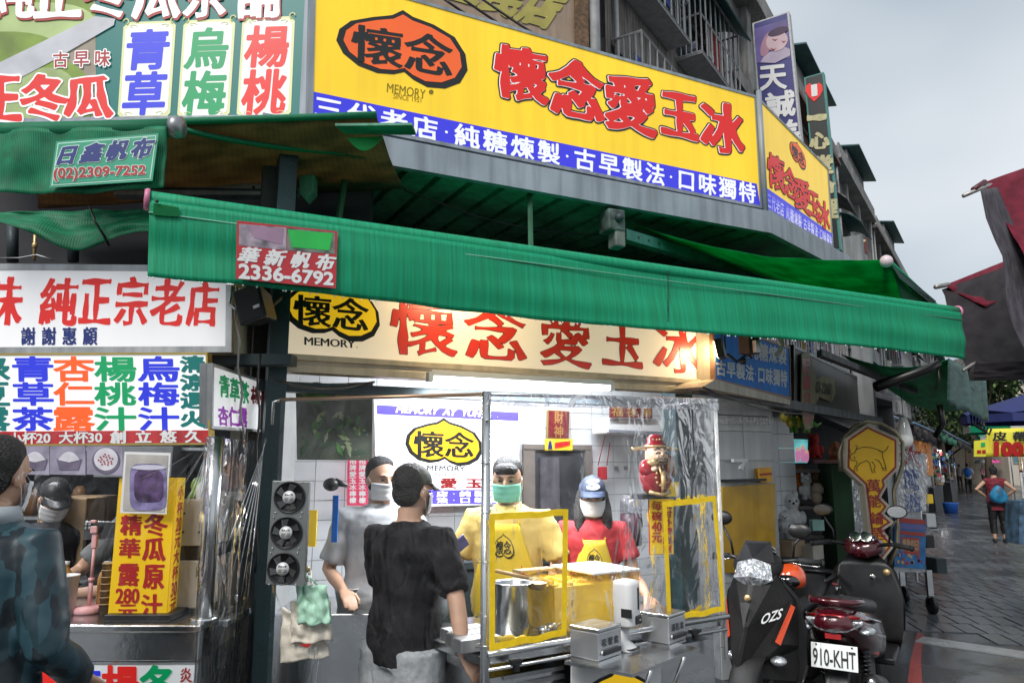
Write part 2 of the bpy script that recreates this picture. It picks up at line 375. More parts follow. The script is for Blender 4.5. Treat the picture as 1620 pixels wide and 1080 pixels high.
def cloth_obj(name, P, nu, nv, m, parent=None, solid=.003, uvs=(1, 1), **k):
    b = MB().cloth(P, nu, nv); ob = b.build(name, m, parent, solid=solid, **k)
    uv = ob.data.uv_layers.new(name='UVMap'); n = 0
    for p in ob.data.polygons:
        for li in p.loop_indices:
            vi = ob.data.loops[li].vertex_index; uv.data[li].uv = ((vi % (nu + 1)) / nu * uvs[0], (vi // (nu + 1)) / nv * uvs[1])
    return ob
def bil(q, u, v): return lerp(lerp(V(q[0]), V(q[1]), u), lerp(V(q[3]), V(q[2]), u), v)

PEACH = [(.48, 0), (.56, .08), (.72, .15), (.89, .28), (.98, .48), (1, .68), (.94, .86), (.82, .97), (.68, 1), (.57, .94), (.5, .86), (.42, .92), (.3, .95), (.16, .9), (.05, .76), (0, .58), (.02, .4), (.1, .25), (.26, .15), (.4, .09)]
def peach(mb, q, mo, mi, w=.055, lift=.002, shift=(0, 0), aspect=.72):
    nrm = (V(q[1]) - V(q[0])).cross(V(q[3]) - V(q[0])).normalized()
    if nrm.dot(CAM - V(q[0])) < 0: nrm = -nrm
    mb.add([bil(q, x, y) + nrm * lift for x, y in PEACH], [tuple(range(len(PEACH)))], mo)
    cx, cy = .5 + shift[0], .55 + shift[1]
    mb.add([bil(q, cx + (x - .5) * (1 - 2 * w), cy + (y - .55) * (1 - 2 * w / aspect)) + nrm * (lift + .0015) for x, y in PEACH], [tuple(range(len(PEACH)))], mi)
def logo(mb, q, mo, mi, mt, w=.055, lift=.002, N=56, bold=.012, shift=(.0, -.012)):
    peach(mb, q, mo, mi, w, lift, shift)
    text(mb, '懷念', [bil(q, .12, .3), bil(q, .86, .3), bil(q, .86, .82), bil(q, .12, .82)], mt, N=N, bold=bold, an=.02, lift=lift + .003)

# ------------------------------------------------------------ the big yellow shop sign
S = off(PN(4.0), 0)
q = pq(S, [(494, -42), (1197, 146), (1207, 330), (489, 188)])
q[1].z = q[0].z = (q[1].z + q[0].z) / 2; q[2].z = q[3].z = (q[2].z + q[3].z) / 2
t1, fq, n1 = lightbox('shop_sign', 'long yellow sign with orange heart logo and big red characters over the stall', q, .16, YELP, GREYP, .022, framename='frame')
fp = (fq[0] + n1 * .0, n1)
FP1 = (fq[0], -n1)
b = MB(); lo = [hit(FP1, 480, 142), hit(FP1, 1205, 282)]
b.slab([hit(FP1, 494, 145) + n1 * .002, hit(FP1, 1197, 291) + n1 * .002, fq[2] + n1 * .002, fq[3] + n1 * .002], -n1 * .001); b.build('blue_band', BLUEP, t1)
b = MB()
logo(b, pq(FP1, [(533, 5), (741, 28), (739, 152), (531, 108)]), 1, 0, 1, .05)
b.build('heart_logo', [ORNP, BLKP], t1)
b = MB()
chars = [('懷', (781, 72, 864, 168)), ('念', (869, 94, 953, 196)), ('愛', (957, 118, 1035, 218)), ('玉', (1043, 146, 1103, 224)), ('冰', (1107, 160, 1176, 250))]
for ch, (x0, y0, x1, y1) in chars:
    sl_ = .2 * (x1 - x0); x0 += 3; x1 -= 3; y0 += 3; y1 -= 3
    qq = pq(FP1, [(x0, y0 - sl_ * .3), (x1, y0 + sl_ * .6), (x1 + 1, y1), (x0 + 1, y1 - sl_ * .9)])
    text(b, ch, qq, 1, N=80, bold=.06, an=.02, wob=.03, lift=.003)
    text(b, ch, qq, 2, N=80, bold=.034, an=.022, wob=.03, lift=.0045)
    text(b, ch, [p + (qq[1] - qq[0]).normalized() * .004 for p in qq], 0, N=80, bold=.026, an=.024, wob=.03, lift=.006)
b.build('main_lettering', [REDP, BLKP, WHTP], t1)
b = MB()
text(b, '三代老店·純糖煉製·古早製法·口味獨特', pq(FP1, [(500, 151), (1194, 292), (1194, 322), (500, 186)]), 0, N=44, bold=.022, an=.006, wob=.012, gap=.12, lift=.005)
b.build('band_lettering', WHTP, t1)
b = MB(); text(b, 'MEMORY', pq(FP1, [(613, 132), (673, 143), (672, 157), (612, 146)]), 0, N=36, bold=.0, an=.012, gap=.1)
text(b, 'SINCE 1951', pq(FP1, [(623, 148), (666, 155), (666, 163), (622, 156)]), 0, N=30, bold=.005)
b.add([hit(FP1, 682 + 4 * math.cos(a), 146 + 4 * math.sin(a)) + n1 * .002 for a in [k * .785 for k in range(8)]], [tuple(range(8))], 0)
b.build('small_lettering', mat('olive_print', (.25, .18, .0), .5, emit=.05), t1)

# ------------------------------------------------------------ second yellow sign round the corner
a0 = q[2] + V((.012, .012, 0)); e2 = V((2.97, 6.5, 0)); a2 = V((a0.x, a0.y, 0)); dd2 = (e2 - a2).normalized()
P2 = (a2, V((-dd2.y, dd2.x, 0)))
q2 = pq(P2, [(1201, 150), (1311, 266), (1319, 392), (1213, 331)])
q2[0].z = q[0].z; q2[3].z = q[3].z
t2, fq2, n2 = lightbox('shop_sign', 'smaller yellow sign with tiny heart logo, turned round the corner, right of the long one', q2, .16, YELP, GREYP, .022)
FP2 = (fq2[0], -n2); b = MB()
b.slab([hit(FP2, 1212, 297) + n2 * .002, hit(FP2, 1318, 371) + n2 * .002, fq2[2] + n2 * .002, fq2[3] + n2 * .002], -n2 * .001); b.build('blue_band', BLUEP, t2)
b = MB(); logo(b, pq(FP2, [(1247, 212), (1275, 238), (1275, 275), (1250, 250)]), 1, 0, 1, .04, N=40); b.build('heart_logo', [ORNP, BLKP], t2)
b = MB()
for ch, (x0, y0, x1, y1) in [('懷', (1214, 241, 1239, 306)), ('念', (1239, 262, 1259, 318)), ('愛', (1257, 280, 1280, 340)), ('玉', (1278, 301, 1294, 346)), ('冰', (1292, 314, 1311, 366))]:
    s_ = (x1 - x0) * .55
    qq = pq(FP2, [(x0, y0), (x1, y0 + s_), (x1 + 1, y1), (x0 + 1, y1 - s_)])
    text(b, ch, qq, 1, N=56, bold=.045, an=.01, wob=.03, lift=.003); text(b, ch, qq, 0, N=56, bold=.014, an=.02, wob=.03, lift=.0055)
b.build('main_lettering', [REDP, BLKP], t2)
b = MB(); text(b, '三代老店·純糖煉製·古早製法·口味獨特', pq(FP2, [(1214, 304), (1317, 375), (1317, 390), (1214, 328)]), 0, N=36, bold=.018, gap=.1); b.build('band_lettering', WHTP, t2)
# a slim grey corner post between the two signs
b = MB(); c0 = (q[2] + a0) / 2; b.tube([V((c0.x, c0.y, q[2].z - .1)) - N1 * .02, V((c0.x, c0.y, q[1].z + .03)) - N1 * .02], .022, 8)
b.solo('sign_post', GREYP, 'grey vertical corner post joining the two yellow signs', 'post')

# ------------------------------------------------------------ canopy roof that carries the signs: fascia, ribbed soffit, beams
zb = q[3].z
roof = thing('canopy_roof', 'grey edged canopy with ribbed dark green underside carrying the yellow signs', 'canopy', (0, 4.2, zb - .25))
GRNSOF = mat('dark_green_soffit_paint', (.09, .28, .18), .6, 0, .5, 2.5, .15, 12, streak=.35)
fL = V((q[3].x, q[3].y, 0)) - D1 * .0; fR = V((q[2].x, q[2].y, 0)); f2 = V((q2[2].x, q2[2].y, 0)) + dd2 * .6
o1 = N1 * -.03; zf0 = zb - .03; hF = .17
b = MB(); P0 = fL - D1 * .25 + o1; P1 = fR + o1 + V((.03, 0, 0)); P3 = f2 + V((.03, -.02, 0))
b.slab([P0 + Z * (zf0), P1 + Z * zf0, P1 + Z * (zf0 - hF), P0 + Z * (zf0 - hF)], N1 * .05)
b.slab([P1 + Z * zf0, P3 + Z * zf0, P3 + Z * (zf0 - hF), P1 + Z * (zf0 - hF)], N2 * .05)
b.build('fascia', GREYP, roof)
zs = zf0 - hF + .015
b = MB(); k = 0
Lx = (fR - fL).length + .25; nr = 17
base = fL - D1 * .25 + N1 * .03
for i in range(nr):
    u0 = Lx * i / nr; u1 = Lx * (i + .78) / nr; u2 = Lx * (i + .82) / nr; u3 = Lx * (i + .96) / nr; u4 = Lx * (i + 1) / nr
    pts = [(u0, 0), (u1, 0), (u2, .035), (u3, .035), (u4, 0)]
    for (a, za), (c, zc) in zip(pts[:-1], pts[1:]):
        b.quad([base + D1 * a + Z * (zs + za), base + D1 * c + Z * (zs + zc), base + D1 * c + N1 * 2.6 + Z * (zs + zc + .1), base + D1 * a + N1 * 2.6 + Z * (zs + za + .1)])
b.build('ribbed_soffit', GRNSOF, roof)
b = MB(); cR = base + D1 * Lx; g3 = f2 + N2 * .03
b.slab([cR + Z * (zs + .03), g3 + Z * (zs + .03), g3 + N1 * 2.6 + Z * (zs + .13), cR + N1 * 2.6 + Z * (zs + .13)], Z * .02); b.build('side_soffit', GRNSOF, roof)
b = MB(); b.slab([base + Z * (zs + .12), cR + Z * (zs + .12), cR + N1 * 2.7 + Z * (zs + .24), base + N1 * 2.7 + Z * (zs + .24)], Z * .02); b.build('roof_sheet', GREYP, roof)
# beam and braces
b = MB(); b.box(base + D1 * (Lx / 2) + N1 * 1.5 + Z * (zs - .05), (Lx, .06, .08), ax=(D1, N1, Z)); b.build('beam', DARKM, roof)
for px in (548, 838):
    p = hit(PN(4.06), px, 290 if px < 600 else 270); b = MB(); top = V((p.x, p.y, zs)); bt = top - N1 * .25 - Z * .75 - D1 * .12
    b.tube([top, bt], .018, 6, sm=False); b.build('brace', mat('green_painted_steel', (.02, .1, .05), .5, .1, .3, 5), roof)

# ------------------------------------------------------------ green front awning with drop valance
AW = PN(3.15)
va = pq(AW, [(237, 312), (1521, 497), (1531, 567), (233, 441)]); zt = (va[0].z + va[1].z) / 2
va[0].z = va[1].z = zt; zbv = (va[2].z + va[3].z) / 2; va[2].z = va[3].z = zbv
aw = thing('retractable_awning', 'long green fabric awning with a deep ribbed front valance over the corner stall', 'awning', (0, 3.5, zbv))
Lv = (va[1] - va[0]).length
def PVAL(u, v):
    p = bil(va, u, v); w = noise.noise(V((u * 7, v * .8, 3))) * .028 * v + noise.noise(V((u * 3, v * 2.5, 9))) * .02 + math.sin(u * 31 + 2 * noise.noise(V((u * 5, 0, 0)))) * .0012 * v
    return p + N1 * w + Z * (v * v * (.012 * math.sin(u * 9 + 1) + .006 * noise.noise(V((u * 22, 0, 4))))) + N1 * (.02 * math.exp(-((v - .0) / .12) ** 2) * 0)
val = cloth_obj('valance', PVAL, 220, 14, GREENF, aw, uvs=(Lv, .35))
rT = va[0] + N1 * .035 + Z * .012; rB = va[1] + N1 * .035 + Z * .012
b = MB(); b.tube([lerp(rT, rB, i / 30) for i in range(31)], .036, 16); fb = b.build('front_bar_cover', GREENF, aw)
uv = fb.data.uv_layers.new(name='UVMap')
for l in fb.data.loops: uv.data[l.index].uv = (l.vertex_index // 16 / 30 * Lv, l.vertex_index % 16 / 16)
for j, e in enumerate((rT, rB)):
    s_ = -1 if j == 0 else 1; b = MB(); b.lathe([(0, 0), (.043, 0), (.045, .01), (.04, .02), (0, .022)], e + D1 * s_ * .0, 20, ax=(N1, Z, D1 * s_)); b.build('end_cap', mat('pink_plastic_cap', (.62, .2, .33), .4), aw)
def PTOP(u, v):
    a = lerp(rT, rB, u) + Z * .03; return a + N1 * v * 1.0 + Z * (v * .24 - .05 * math.sin(math.pi * v)) + Z * .012 * noise.noise(V((u * 8, v * 2, 0)))
cloth_obj('roof_fabric', PTOP, 60, 10, GREENF, aw, uvs=(Lv, 1))
b = MB(); b.tube([va[0] + Z * -.052 + N1 * -.004, va[1] + Z * -.052 + N1 * -.004], .0035, 5); b.build('hem_piping', mat('pale_green_thread', (.15, .42, .3), .6), aw)
for px in (1056,):
    b = MB(); a = hit(AW, px, 428) - N1 * .006; c = hit(AW, px - 1, 514) - N1 * .012
    for i in range(22): p = lerp(a, c, (i + .5) / 22); b.box(p, (.012, .002, .006), ax=(D1, N1, Z))
    b.build('seam_stitching', BLKP, aw)
b = MB(); pp = pq(off(AW, .012), [(243, 321), (283, 328), (283, 343), (242, 340)]); b.slab(pp, N1 * .004); b.build('corner_patch', GREENB, aw)
b = MB(); b.lathe([(0, 0), (.008, 0), (.006, .004), (0, .004)], hit(off(AW, .018), 248, 318), 10, ax=(D1, Z, -N1)); b.build('grommet', BLACK, aw)
for px, py in ((560, 440), (1000, 505), (1330, 545)):      # folding arms beneath
    b = MB(); p = hit(AW, px, py); p = V((p.x, p.y, zt - .02)) + N1 * .05; k2 = p + N1 * .5 + D1 * .5 + Z * .06; b.tube([p, k2, p + N1 * 1.0 + D1 * .1 + Z * .2], [.02, .026, .022], 8); b.build('folding_arm', DARKM, aw)
# dangling rain drops along the hem
b = MB()
for i in range(70):
    u = random.random(); p = PVAL(u, 1); b.ball(p - Z * .004, .0035 + random.random() * .002, 0, 6, 4)
b.build('hem_drops', mat('water_drop', (.85, .9, .9), .05, 0, 0, 1, spec=1), aw, kind='stuff')
# advert patch on the valance
PA = off(AW, .03)
ad = MB(); qa = pq(PA, [(375, 349), (534, 366), (531, 456), (373, 441)])
adt = thing('advert_patch', 'red patch with photos and a phone number sewn on the green valance', 'advert', qa[3])
ad.slab(qa, N1 * .004); ad.build('backing', mat('red_vinyl', (.5, .03, .04), .45, 0, .08, 6), adt)
b = MB(); b.slab(pq(off(PA, .001), [(378, 354), (453, 360), (453, 396), (378, 388)]), N1 * .001); b.build('roof_photo', mat('photo_greys', (.3, .25, .3), .4, 0, .6, 14), adt)
b = MB(); b.slab(pq(off(PA, .002), [(392, 357), (449, 361), (447, 387), (402, 376)]), N1 * .001); b.build('pitched_roof_print', mat('mauve_print', (.35, .22, .32), .5), adt)
b = MB(); b.slab(pq(off(PA, .001), [(454, 360), (530, 368), (530, 402), (454, 396)]), N1 * .001); b.build('awning_photo', mat('photo_dark', (.12, .14, .12), .4, 0, .6, 20), adt)
b = MB(); b.slab(pq(off(PA, .002), [(455, 363), (527, 369), (521, 396), (462, 391)]), N1 * .001); b.build('green_sheet_print', mat('bright_green_print', (.02, .5, .08), .5), adt)
b = MB(); text(b, '華新帆布', pq(PA, [(381, 391), (528, 404), (527, 428), (380, 415)]), 0, N=48, bold=.03, an=.02, wob=.02, gap=.3, shear=.3)
text(b, '2336-6792', pq(PA, [(379, 418), (527, 432), (526, 451), (379, 440)]), 0, N=44, bold=.035); b.build('lettering', WHTF, adt)
# ------------------------------------------------------------ teal poster sign, top left
PT = PY(4.0)
t, fq, nn = lightbox('poster_sign', 'teal drinks sign with sliced gourd photo and three white name cards, top left', pq(PT, [(-90, -80), (502, -80), (489, 196), (-90, 204)]), .12, TEALP, GREYP, .06)
FT = (fq[0], V((0, 1, 0)))
def flat(pts, m, name, parent, pl=FT, lift=.001, label=None, thick=.0012):
    b = MB(); q_ = [hit(off(pl, lift), x, y) for x, y in pts]; b.slab(q_, pl[1] * thick * .6); return b.build(name, m, parent, label)
flat([(-85, -75), (150, -75), (152, 160), (160, 203), (-85, 203)], mat('wood_board_print', (.3, .26, .2), .5, 0, .25, 9, emit=.1), 'photo_print', t)
def blob(cx, cy, rx, ry, rot=0, n=26, a0=0, a1=360, sq=2.3):
    o = []
    for i in range(n):
        a = R(a0 + (a1 - a0) * i / n); c, s = math.cos(a), math.sin(a); c = math.copysign(abs(c) ** (2 / sq), c); s = math.copysign(abs(s) ** (2 / sq), s)
        x, y = c * rx, s * ry; o.append((cx + x * math.cos(rot) - y * math.sin(rot), cy + x * math.sin(rot) + y * math.cos(rot)))
    return o
def clampx(pts, x0=-82, x1=484, y0=-74, y1=196): return [(min(max(x, x0), x1), min(max(y, y0), y1)) for x, y in pts]
GOUR = mat('gourd_rind_print', (.22, .34, .04), .5, 0, .35, 3); GOUF = mat('gourd_flesh_print', (.42, .54, .22), .5, 0, .3, 2.4, emit=.03)
for i, (bb, m_) in enumerate([((70, 20, 80, 52), GOUR), ((66, 36, 84, 32), GOUF), ((10, 90, 90, 40), GOUR), ((80, 160, 66, 66), GOUR), ((75, 165, 52, 58), GOUF), ((0, 180, 40, 60), GOUF)]):
    flat(clampx(blob(*bb), -80, 178), m_, 'gourd_print', t, lift=.002 + i * .0007)
flat([(-40, 150), (-40, 118), (150, 26), (182, 30), (180, 40), (80, 98), (0, 140)], mat('blade_print', (.45, .46, .5), .4, 0, .15, 4, emit=.15), 'knife_print', t, lift=.0075)
b = MB()
for ch, x0, x1 in [('純', -20, 52), ('正', 58, 126), ('冬', 134, 208), ('瓜', 212, 282), ('茶', 290, 358), ('舖', 376, 440)]:
    qq = pq(FT, [(x0 + 4, -52), (x1 + 4, -56), (x1, 26), (x0, 30)])
    text(b, ch, [p - V((0, 0, .008)) + V((.006, 0, 0)) for p in qq], 1, N=64, bold=.03, an=.02, wob=.02, lift=.0085); text(b, ch, qq, 0, N=64, bold=.012, an=.025, wob=.02, lift=.0095)
b.build('title_lettering', [WHTP, REDDK], t)
b = MB()
text(b, '古早味', pq(FT, [(86, 84), (175, 80), (174, 106), (86, 108)]), 0, N=44, bold=.075, gap=.3, lift=.0088); text(b, '古早味', pq(FT, [(86, 84), (175, 80), (174, 106), (86, 108)]), 1, N=44, bold=.02, gap=.3, lift=.0098)
for ch, x0, y0, x1, y1 in [('正', -30, 124, 32, 190), ('冬', 38, 122, 107, 190), ('瓜', 106, 124, 176, 184)]:
    qq = pq(FT, [(x0, y0), (x1, y0), (x1, y1), (x0, y1)]); text(b, ch, qq, 0, N=64, bold=.06, an=.02, wob=.03, lift=.0088); text(b, ch, qq, 2, N=64, bold=.022, an=.025, wob=.03, lift=.0098)
b.build('red_lettering', [WHTP, REDDK, REDP], t)
CARD = mat('card_white_print', (.8, .8, .77), .4, 0, .02, 2, emit=.18); CARDB = mat('card_border_print', (.6, .62, .33), .4, 0, .05, 2, emit=.2)
for cq, c1, c2, cm in [([(196, 36), (279, 33), (269, 187), (186, 189)], '青', '草', BLUP), ([(291, 33), (373, 30), (363, 187), (280, 189)], '烏', '梅', GRNP), ([(384, 29), (467, 26), (460, 186), (374, 188)], '楊', '桃', REDP)]:
    b = MB(); r = .1
    def rr(k, l):
        o = []
        for (u, v, sx, sy) in ((k, k * .55, 1, 1), (1 - k, k * .55, -1, 1), (1 - k, 1 - k * .55, -1, -1), (k, 1 - k * .55, 1, -1)):
            u_, v_ = .09, .05
            for s_ in ([0, .5, 1] if sx * sy > 0 else [1, .5, 0]):
                o.append(V((u + sx * u_ * (s_), v + sy * v_ * (1 - s_), 0)))
        return [bil(Q, p.x, p.y) - V((0, l, 0)) for p in o]
    Q = pq(FT, cq); A_ = rr(0, .002); b.add(A_, [tuple(range(len(A_)))], 0); B_ = rr(.05, .0035); b.add(B_, [tuple(range(len(B_)))], 1)
    for sx in (0, 1):
        cc = bil(Q, .06 + .88 * sx, -.01); s_ = 1 if sx else -1
        b.tube([cc + V((s_ * (.004 + .016 * math.cos(a)), -.003, .018 * math.sin(a) - .005)) for a in [i * .5 for i in range(10)]], .0045, 5, 0)
        for vv in (.05, .95):
            c3 = bil(Q, .2 + .6 * sx, vv); b.tube([c3 + V((s_ * -.02 * math.cos(a * 1.1), -.004, .009 * math.sin(a))) for a in [i * .5 for i in range(9)]], .0025, 5, 0)
    for ch, v0, v1 in ((c1, .1, .49), (c2, .54, .95)):
        text(b, ch, [bil(Q, .13, v0) , bil(Q, .89, v0), bil(Q, .86, v1), bil(Q, .1, v1)], 2, N=60, bold=.03, lift=.005)
    b.build('name_card', [CARDB, CARD, cm], t)

# ------------------------------------------------------------ upper left awnings
P3 = PY(3.0)
t = thing('rolled_awning', 'faded green awning valance with a stitched phone number patch, upper left', 'awning', at(130, 300, 3.0))
vq = pq(P3, [(-120, 208), (264, 200), (258, 298), (-120, 312)])
def PV2(u, v): p = bil(vq, u, v); return p + V((0, .02 * noise.noise(V((u * 6, v * 2, 1))) + .012 * math.sin(u * 25 + v * 3), .008 * v * math.sin(u * 7)))
cloth_obj('valance', PV2, 70, 16, GREENT, t, uvs=(1.3, .35))
b = MB(); b.tube([vq[0] + V((0, .04, .01)), vq[1] + V((0, .04, .01))], .04, 14); ob = b.build('roller_cover', GREENT, t); ob.data.uv_layers.new(name='UVMap')
b = MB(); b.lathe([(0, 0), (.045, 0), (.05, .02), (.045, .05), (0, .052)], vq[1] + V((.0, .04, .015)), 16, ax=(V((0, 1, 0)), Z, V((1, 0, 0)))); b.build('end_bracket', DULL, t)
pa = pq(off(P3, .03), [(89, 224), (251, 211), (241, 286), (78, 297)])
t2_ = thing('advert_patch', 'pale green bordered patch with blue and red lettering on the faded awning', 'advert', pa[3])
b = MB(); b.slab(pa, V((0, .003, 0)), 0); b.slab([p - V((0, .001, 0)) for p in inset(pa, .008)], V((0, .0006, 0)), 1); b.slab([p - V((0, .002, 0)) for p in inset(pa, .013)], V((0, .0006, 0)), 0)
b.build('backing', [mat('mid_green_vinyl', (.03, .33, .2), .45, 0, .1, 5), mat('mint_print', (.5, .75, .62), .5)], t2_)
b = MB(); text(b, '日鑫帆布', pq(off(P3, .033), [(98, 232), (242, 218), (239, 248), (95, 260)]), 0, N=56, bold=.035, an=.02, wob=.02, gap=.18, shear=.25)
text(b, '日鑫帆布', pq(off(P3, .032), [(98, 232), (242, 218), (239, 248), (95, 260)]), 1, N=56, bold=.075, an=.02, wob=.02, gap=.18, shear=.25)
text(b, '(02)2309-7252', pq(off(P3, .032), [(86, 267), (231, 262), (229, 280), (86, 287)]), 1, N=44, bold=.07); text(b, '(02)2309-7252', pq(off(P3, .033), [(86, 267), (231, 262), (229, 280), (86, 287)]), 2, N=44, bold=.03)
b.build('lettering', [NAVYP, mat('mint_white_print', (.62, .78, .7), .5), REDDK], t2_)
t = thing('slanting_awning', 'awning with brown underside and thin green front edge below the drinks cards', 'awning', at(400, 250, 3.5))
fr = [at(60, 203, 3.15), at(596, 184, 3.35)]; bk = [at(60, 330, 4.3), at(640, 298, 4.3)]
UND = fabric('brown_awning_underside', (.18, .12, .065), (.27, .19, .1), 20, trans=.55, vert=False, streak=.1)
def PB(u, v): p = lerp(lerp(fr[0], fr[1], u), lerp(bk[0], bk[1], u), v); return p - Z * (.07 * math.sin(math.pi * v) * (.5 + .5 * math.sin(u * 3))) + Z * .01 * noise.noise(V((u * 9, v * 6, 0)))
cloth_obj('sheet', PB, 30, 12, UND, t)
b = MB(); b.tube([lerp(fr[0], fr[1], i / 6) + Z * .008 for i in range(7)], .017, 8); ob = b.build('front_edge', GREENT, t); ob.data.uv_layers.new(name='UVMap')
for (a, c) in (((285, 215), (430, 262)),):
    b = MB(); p0, p1, p2 = at(272, 200, 3.2), at(400, 236, 3.45), at(575, 243, 3.7); b.tube([lerp(lerp(p0, p1, i / 8), lerp(p1, p2, i / 8), i / 8) for i in range(9)], .014, 6); ob = b.build('hem', GREENT, t); ob.data.uv_layers.new(name='UVMap')
sc0 = [at(548, 218, 3.42), at(606, 216, 3.45)]
b = MB(); n_ = 14; b.slab([lerp(sc0[0], sc0[1], i / n_) - Z * .07 * math.sin(math.pi * i / n_) for i in range(n_ + 1)], V((0, .004, 0))); b.build('scalloped_flap', mat('vivid_green_vinyl', (.02, .42, .1), .45, 0, .15, 6), t)
b = MB(); b.slab([at(530, 199, 3.3), at(652, 198, 3.3), at(658, 214, 3.45), at(545, 212, 3.45)], Z * .012); b.solo('metal_flashing', GRNSOF, 'dark green metal flashing strip crossing the corner of the long yellow sign', 'flashing')
# aluminium rail with bolt holes and green bracket
t = thing('awning_rail', 'grey aluminium awning rail with three bolt holes left of the canopy', 'rail', at(370, 310, 3.9))
b = MB(); b.slab(pq(PY(3.9), [(180, 286), (468, 291), (468, 308), (180, 308)]), V((0, .08, 0))); b.slab([p - V((0, .006, 0)) for p in pq(PY(3.9), [(180, 296), (456, 300), (456, 303), (180, 299)])], V((0, .005, 0)), 1); b.build('rail', [DULL, DARKM], t)
for x in (401, 434, 455): b = MB(); b.lathe([(0, 0), (.009, 0), (.007, .004), (0, .004)], at(x, 296.5, 3.895), 10, ax=(V((1, 0, 0)), Z, V((0, -1, 0)))); b.build('bolt_hole', BLACK, t)
b = MB(); b.slab(pq(PY(3.85), [(474, 236), (496, 250), (494, 300), (482, 314), (474, 306)]), V((0, .1, 0))); b.build('bracket', GRNSOF, t)
# slack tarpaulin tied up with a cord
t = thing('bunched_tarpaulin', 'dark green tarpaulin bunched up above the white sign and tied with cord', 'tarpaulin', at(120, 390, 3.6))
def PT2(u, v):
    x = -80 + 360 * u; y0 = 332 - 8 * u; y1 = 362 + 34 * math.exp(-((u - .58) / .17) ** 2) - 14 * math.exp(-((u - .15) / .15) ** 2) + 8 * u
    p = at(x, y0 + (y1 - y0) * v, 3.5); return p + V((0, .05 * math.cos(v * 3) + .03 * noise.noise(V((u * 9, v * 4, 5))), 0))
cloth_obj('cloth', PT2, 50, 14, GREENT, t)
b = MB(); b.tube([at(142, 326, 3.44), at(150, 350, 3.4), at(166, 375, 3.42), at(172, 388, 3.5)], .006, 6); b.build('cord', BLACK, t)

# ------------------------------------------------------------ white shop sign, menu board, little side sign
t, fq, nn = lightbox('shop_sign', 'white sign with red brush characters and small blue thanks line, left of the speaker', pq(PY(3.35), [(-100, 416), (367, 420), (366, 557), (-100, 559)]), .2, WHTBOX, DULL, .028, back=CREAM)
FS = (fq[0], V((0, 1, 0))); b = MB()
for ch, x0, y0, x1, y1 in [('味', -22, 440, 34, 512), ('純', 66, 442, 121, 512), ('正', 129, 443, 174, 511), ('宗', 185, 440, 232, 513), ('老', 242, 444, 290, 513), ('店', 298, 448, 344, 514)]:
    text(b, ch, pq(FS, [(x0, y0), (x1, y0), (x1, y1), (x0, y1)]), 0, N=64, bold=.012, an=.03, wob=.03, shear=.12)
b.build('red_lettering', REDP, t)
b = MB(); text(b, '謝謝惠顧', pq(FS, [(35, 519), (153, 518), (153, 545), (35, 545)]), 0, N=48, bold=.022, an=.02, wob=.015, gap=.4); b.build('blue_lettering', NAVYP, t)
b = MB(); b.box(at(150, 570, 3.5), (1.9, .1, .05)); b.solo('lintel_beam', DARKM, 'dark steel beam between the white sign and the menu board', 'beam')
t, fq, nn = lightbox('menu_board', 'white menu board with large coloured drink names and a red price strip', pq(PY(3.2), [(-100, 559), (328, 557), (333, 703), (-100, 706)]), .05, MENUW, mat('brass_trim', (.5, .36, .1), .35, .8, .1, 8), .008)
FM = (fq[0], V((0, 1, 0))); b = MB()
rows = [(565, 602), (606, 640), (645, 680)]
for s_, x0, x1, mi in [('綠豆露', -44, 13, 0), ('青草茶', 22, 82, 1), ('杏仁露', 86, 147, 2), ('楊桃汁', 151, 213, 3), ('烏梅汁', 220, 281, 1)]:
    for ch, (y0, y1) in zip(s_, rows): text(b, ch, pq(FM, [(x0, y0), (x1, y0), (x1 + 1, y1), (x0 + 1, y1)]), mi, N=56, bold=.028)
for ch, y0, y1 in zip('清涼退火', (564, 593, 622, 651), (588, 617, 645, 674)): text(b, ch, pq(FM, [(287, y0), (322, y0), (323, y1), (288, y1)]), 0, N=48, bold=.05, wob=.03)
b.build('drink_names', [TEALP, BLUP, mat('vermilion_print', (.8, .09, .012), .4, emit=.3), GRNP], t)
flat([(-98, 683), (330, 680), (331, 701), (-98, 703)], REDSTR, 'price_strip', t, FM, .002)
b = MB(); text(b, '小杯20', pq(FM, [(14, 684), (80, 683), (80, 701), (14, 702)]), 0, N=44, bold=.03, lift=.0045); text(b, '大杯30', pq(FM, [(95, 683), (162, 682), (162, 700), (95, 701)]), 0, N=44, bold=.03, lift=.0045)
text(b, '創立悠久', pq(FM, [(176, 682), (318, 680), (318, 699), (176, 701)]), 0, N=44, bold=.02, an=.03, gap=.5, lift=.0045); b.build('price_lettering', WHTF, t)
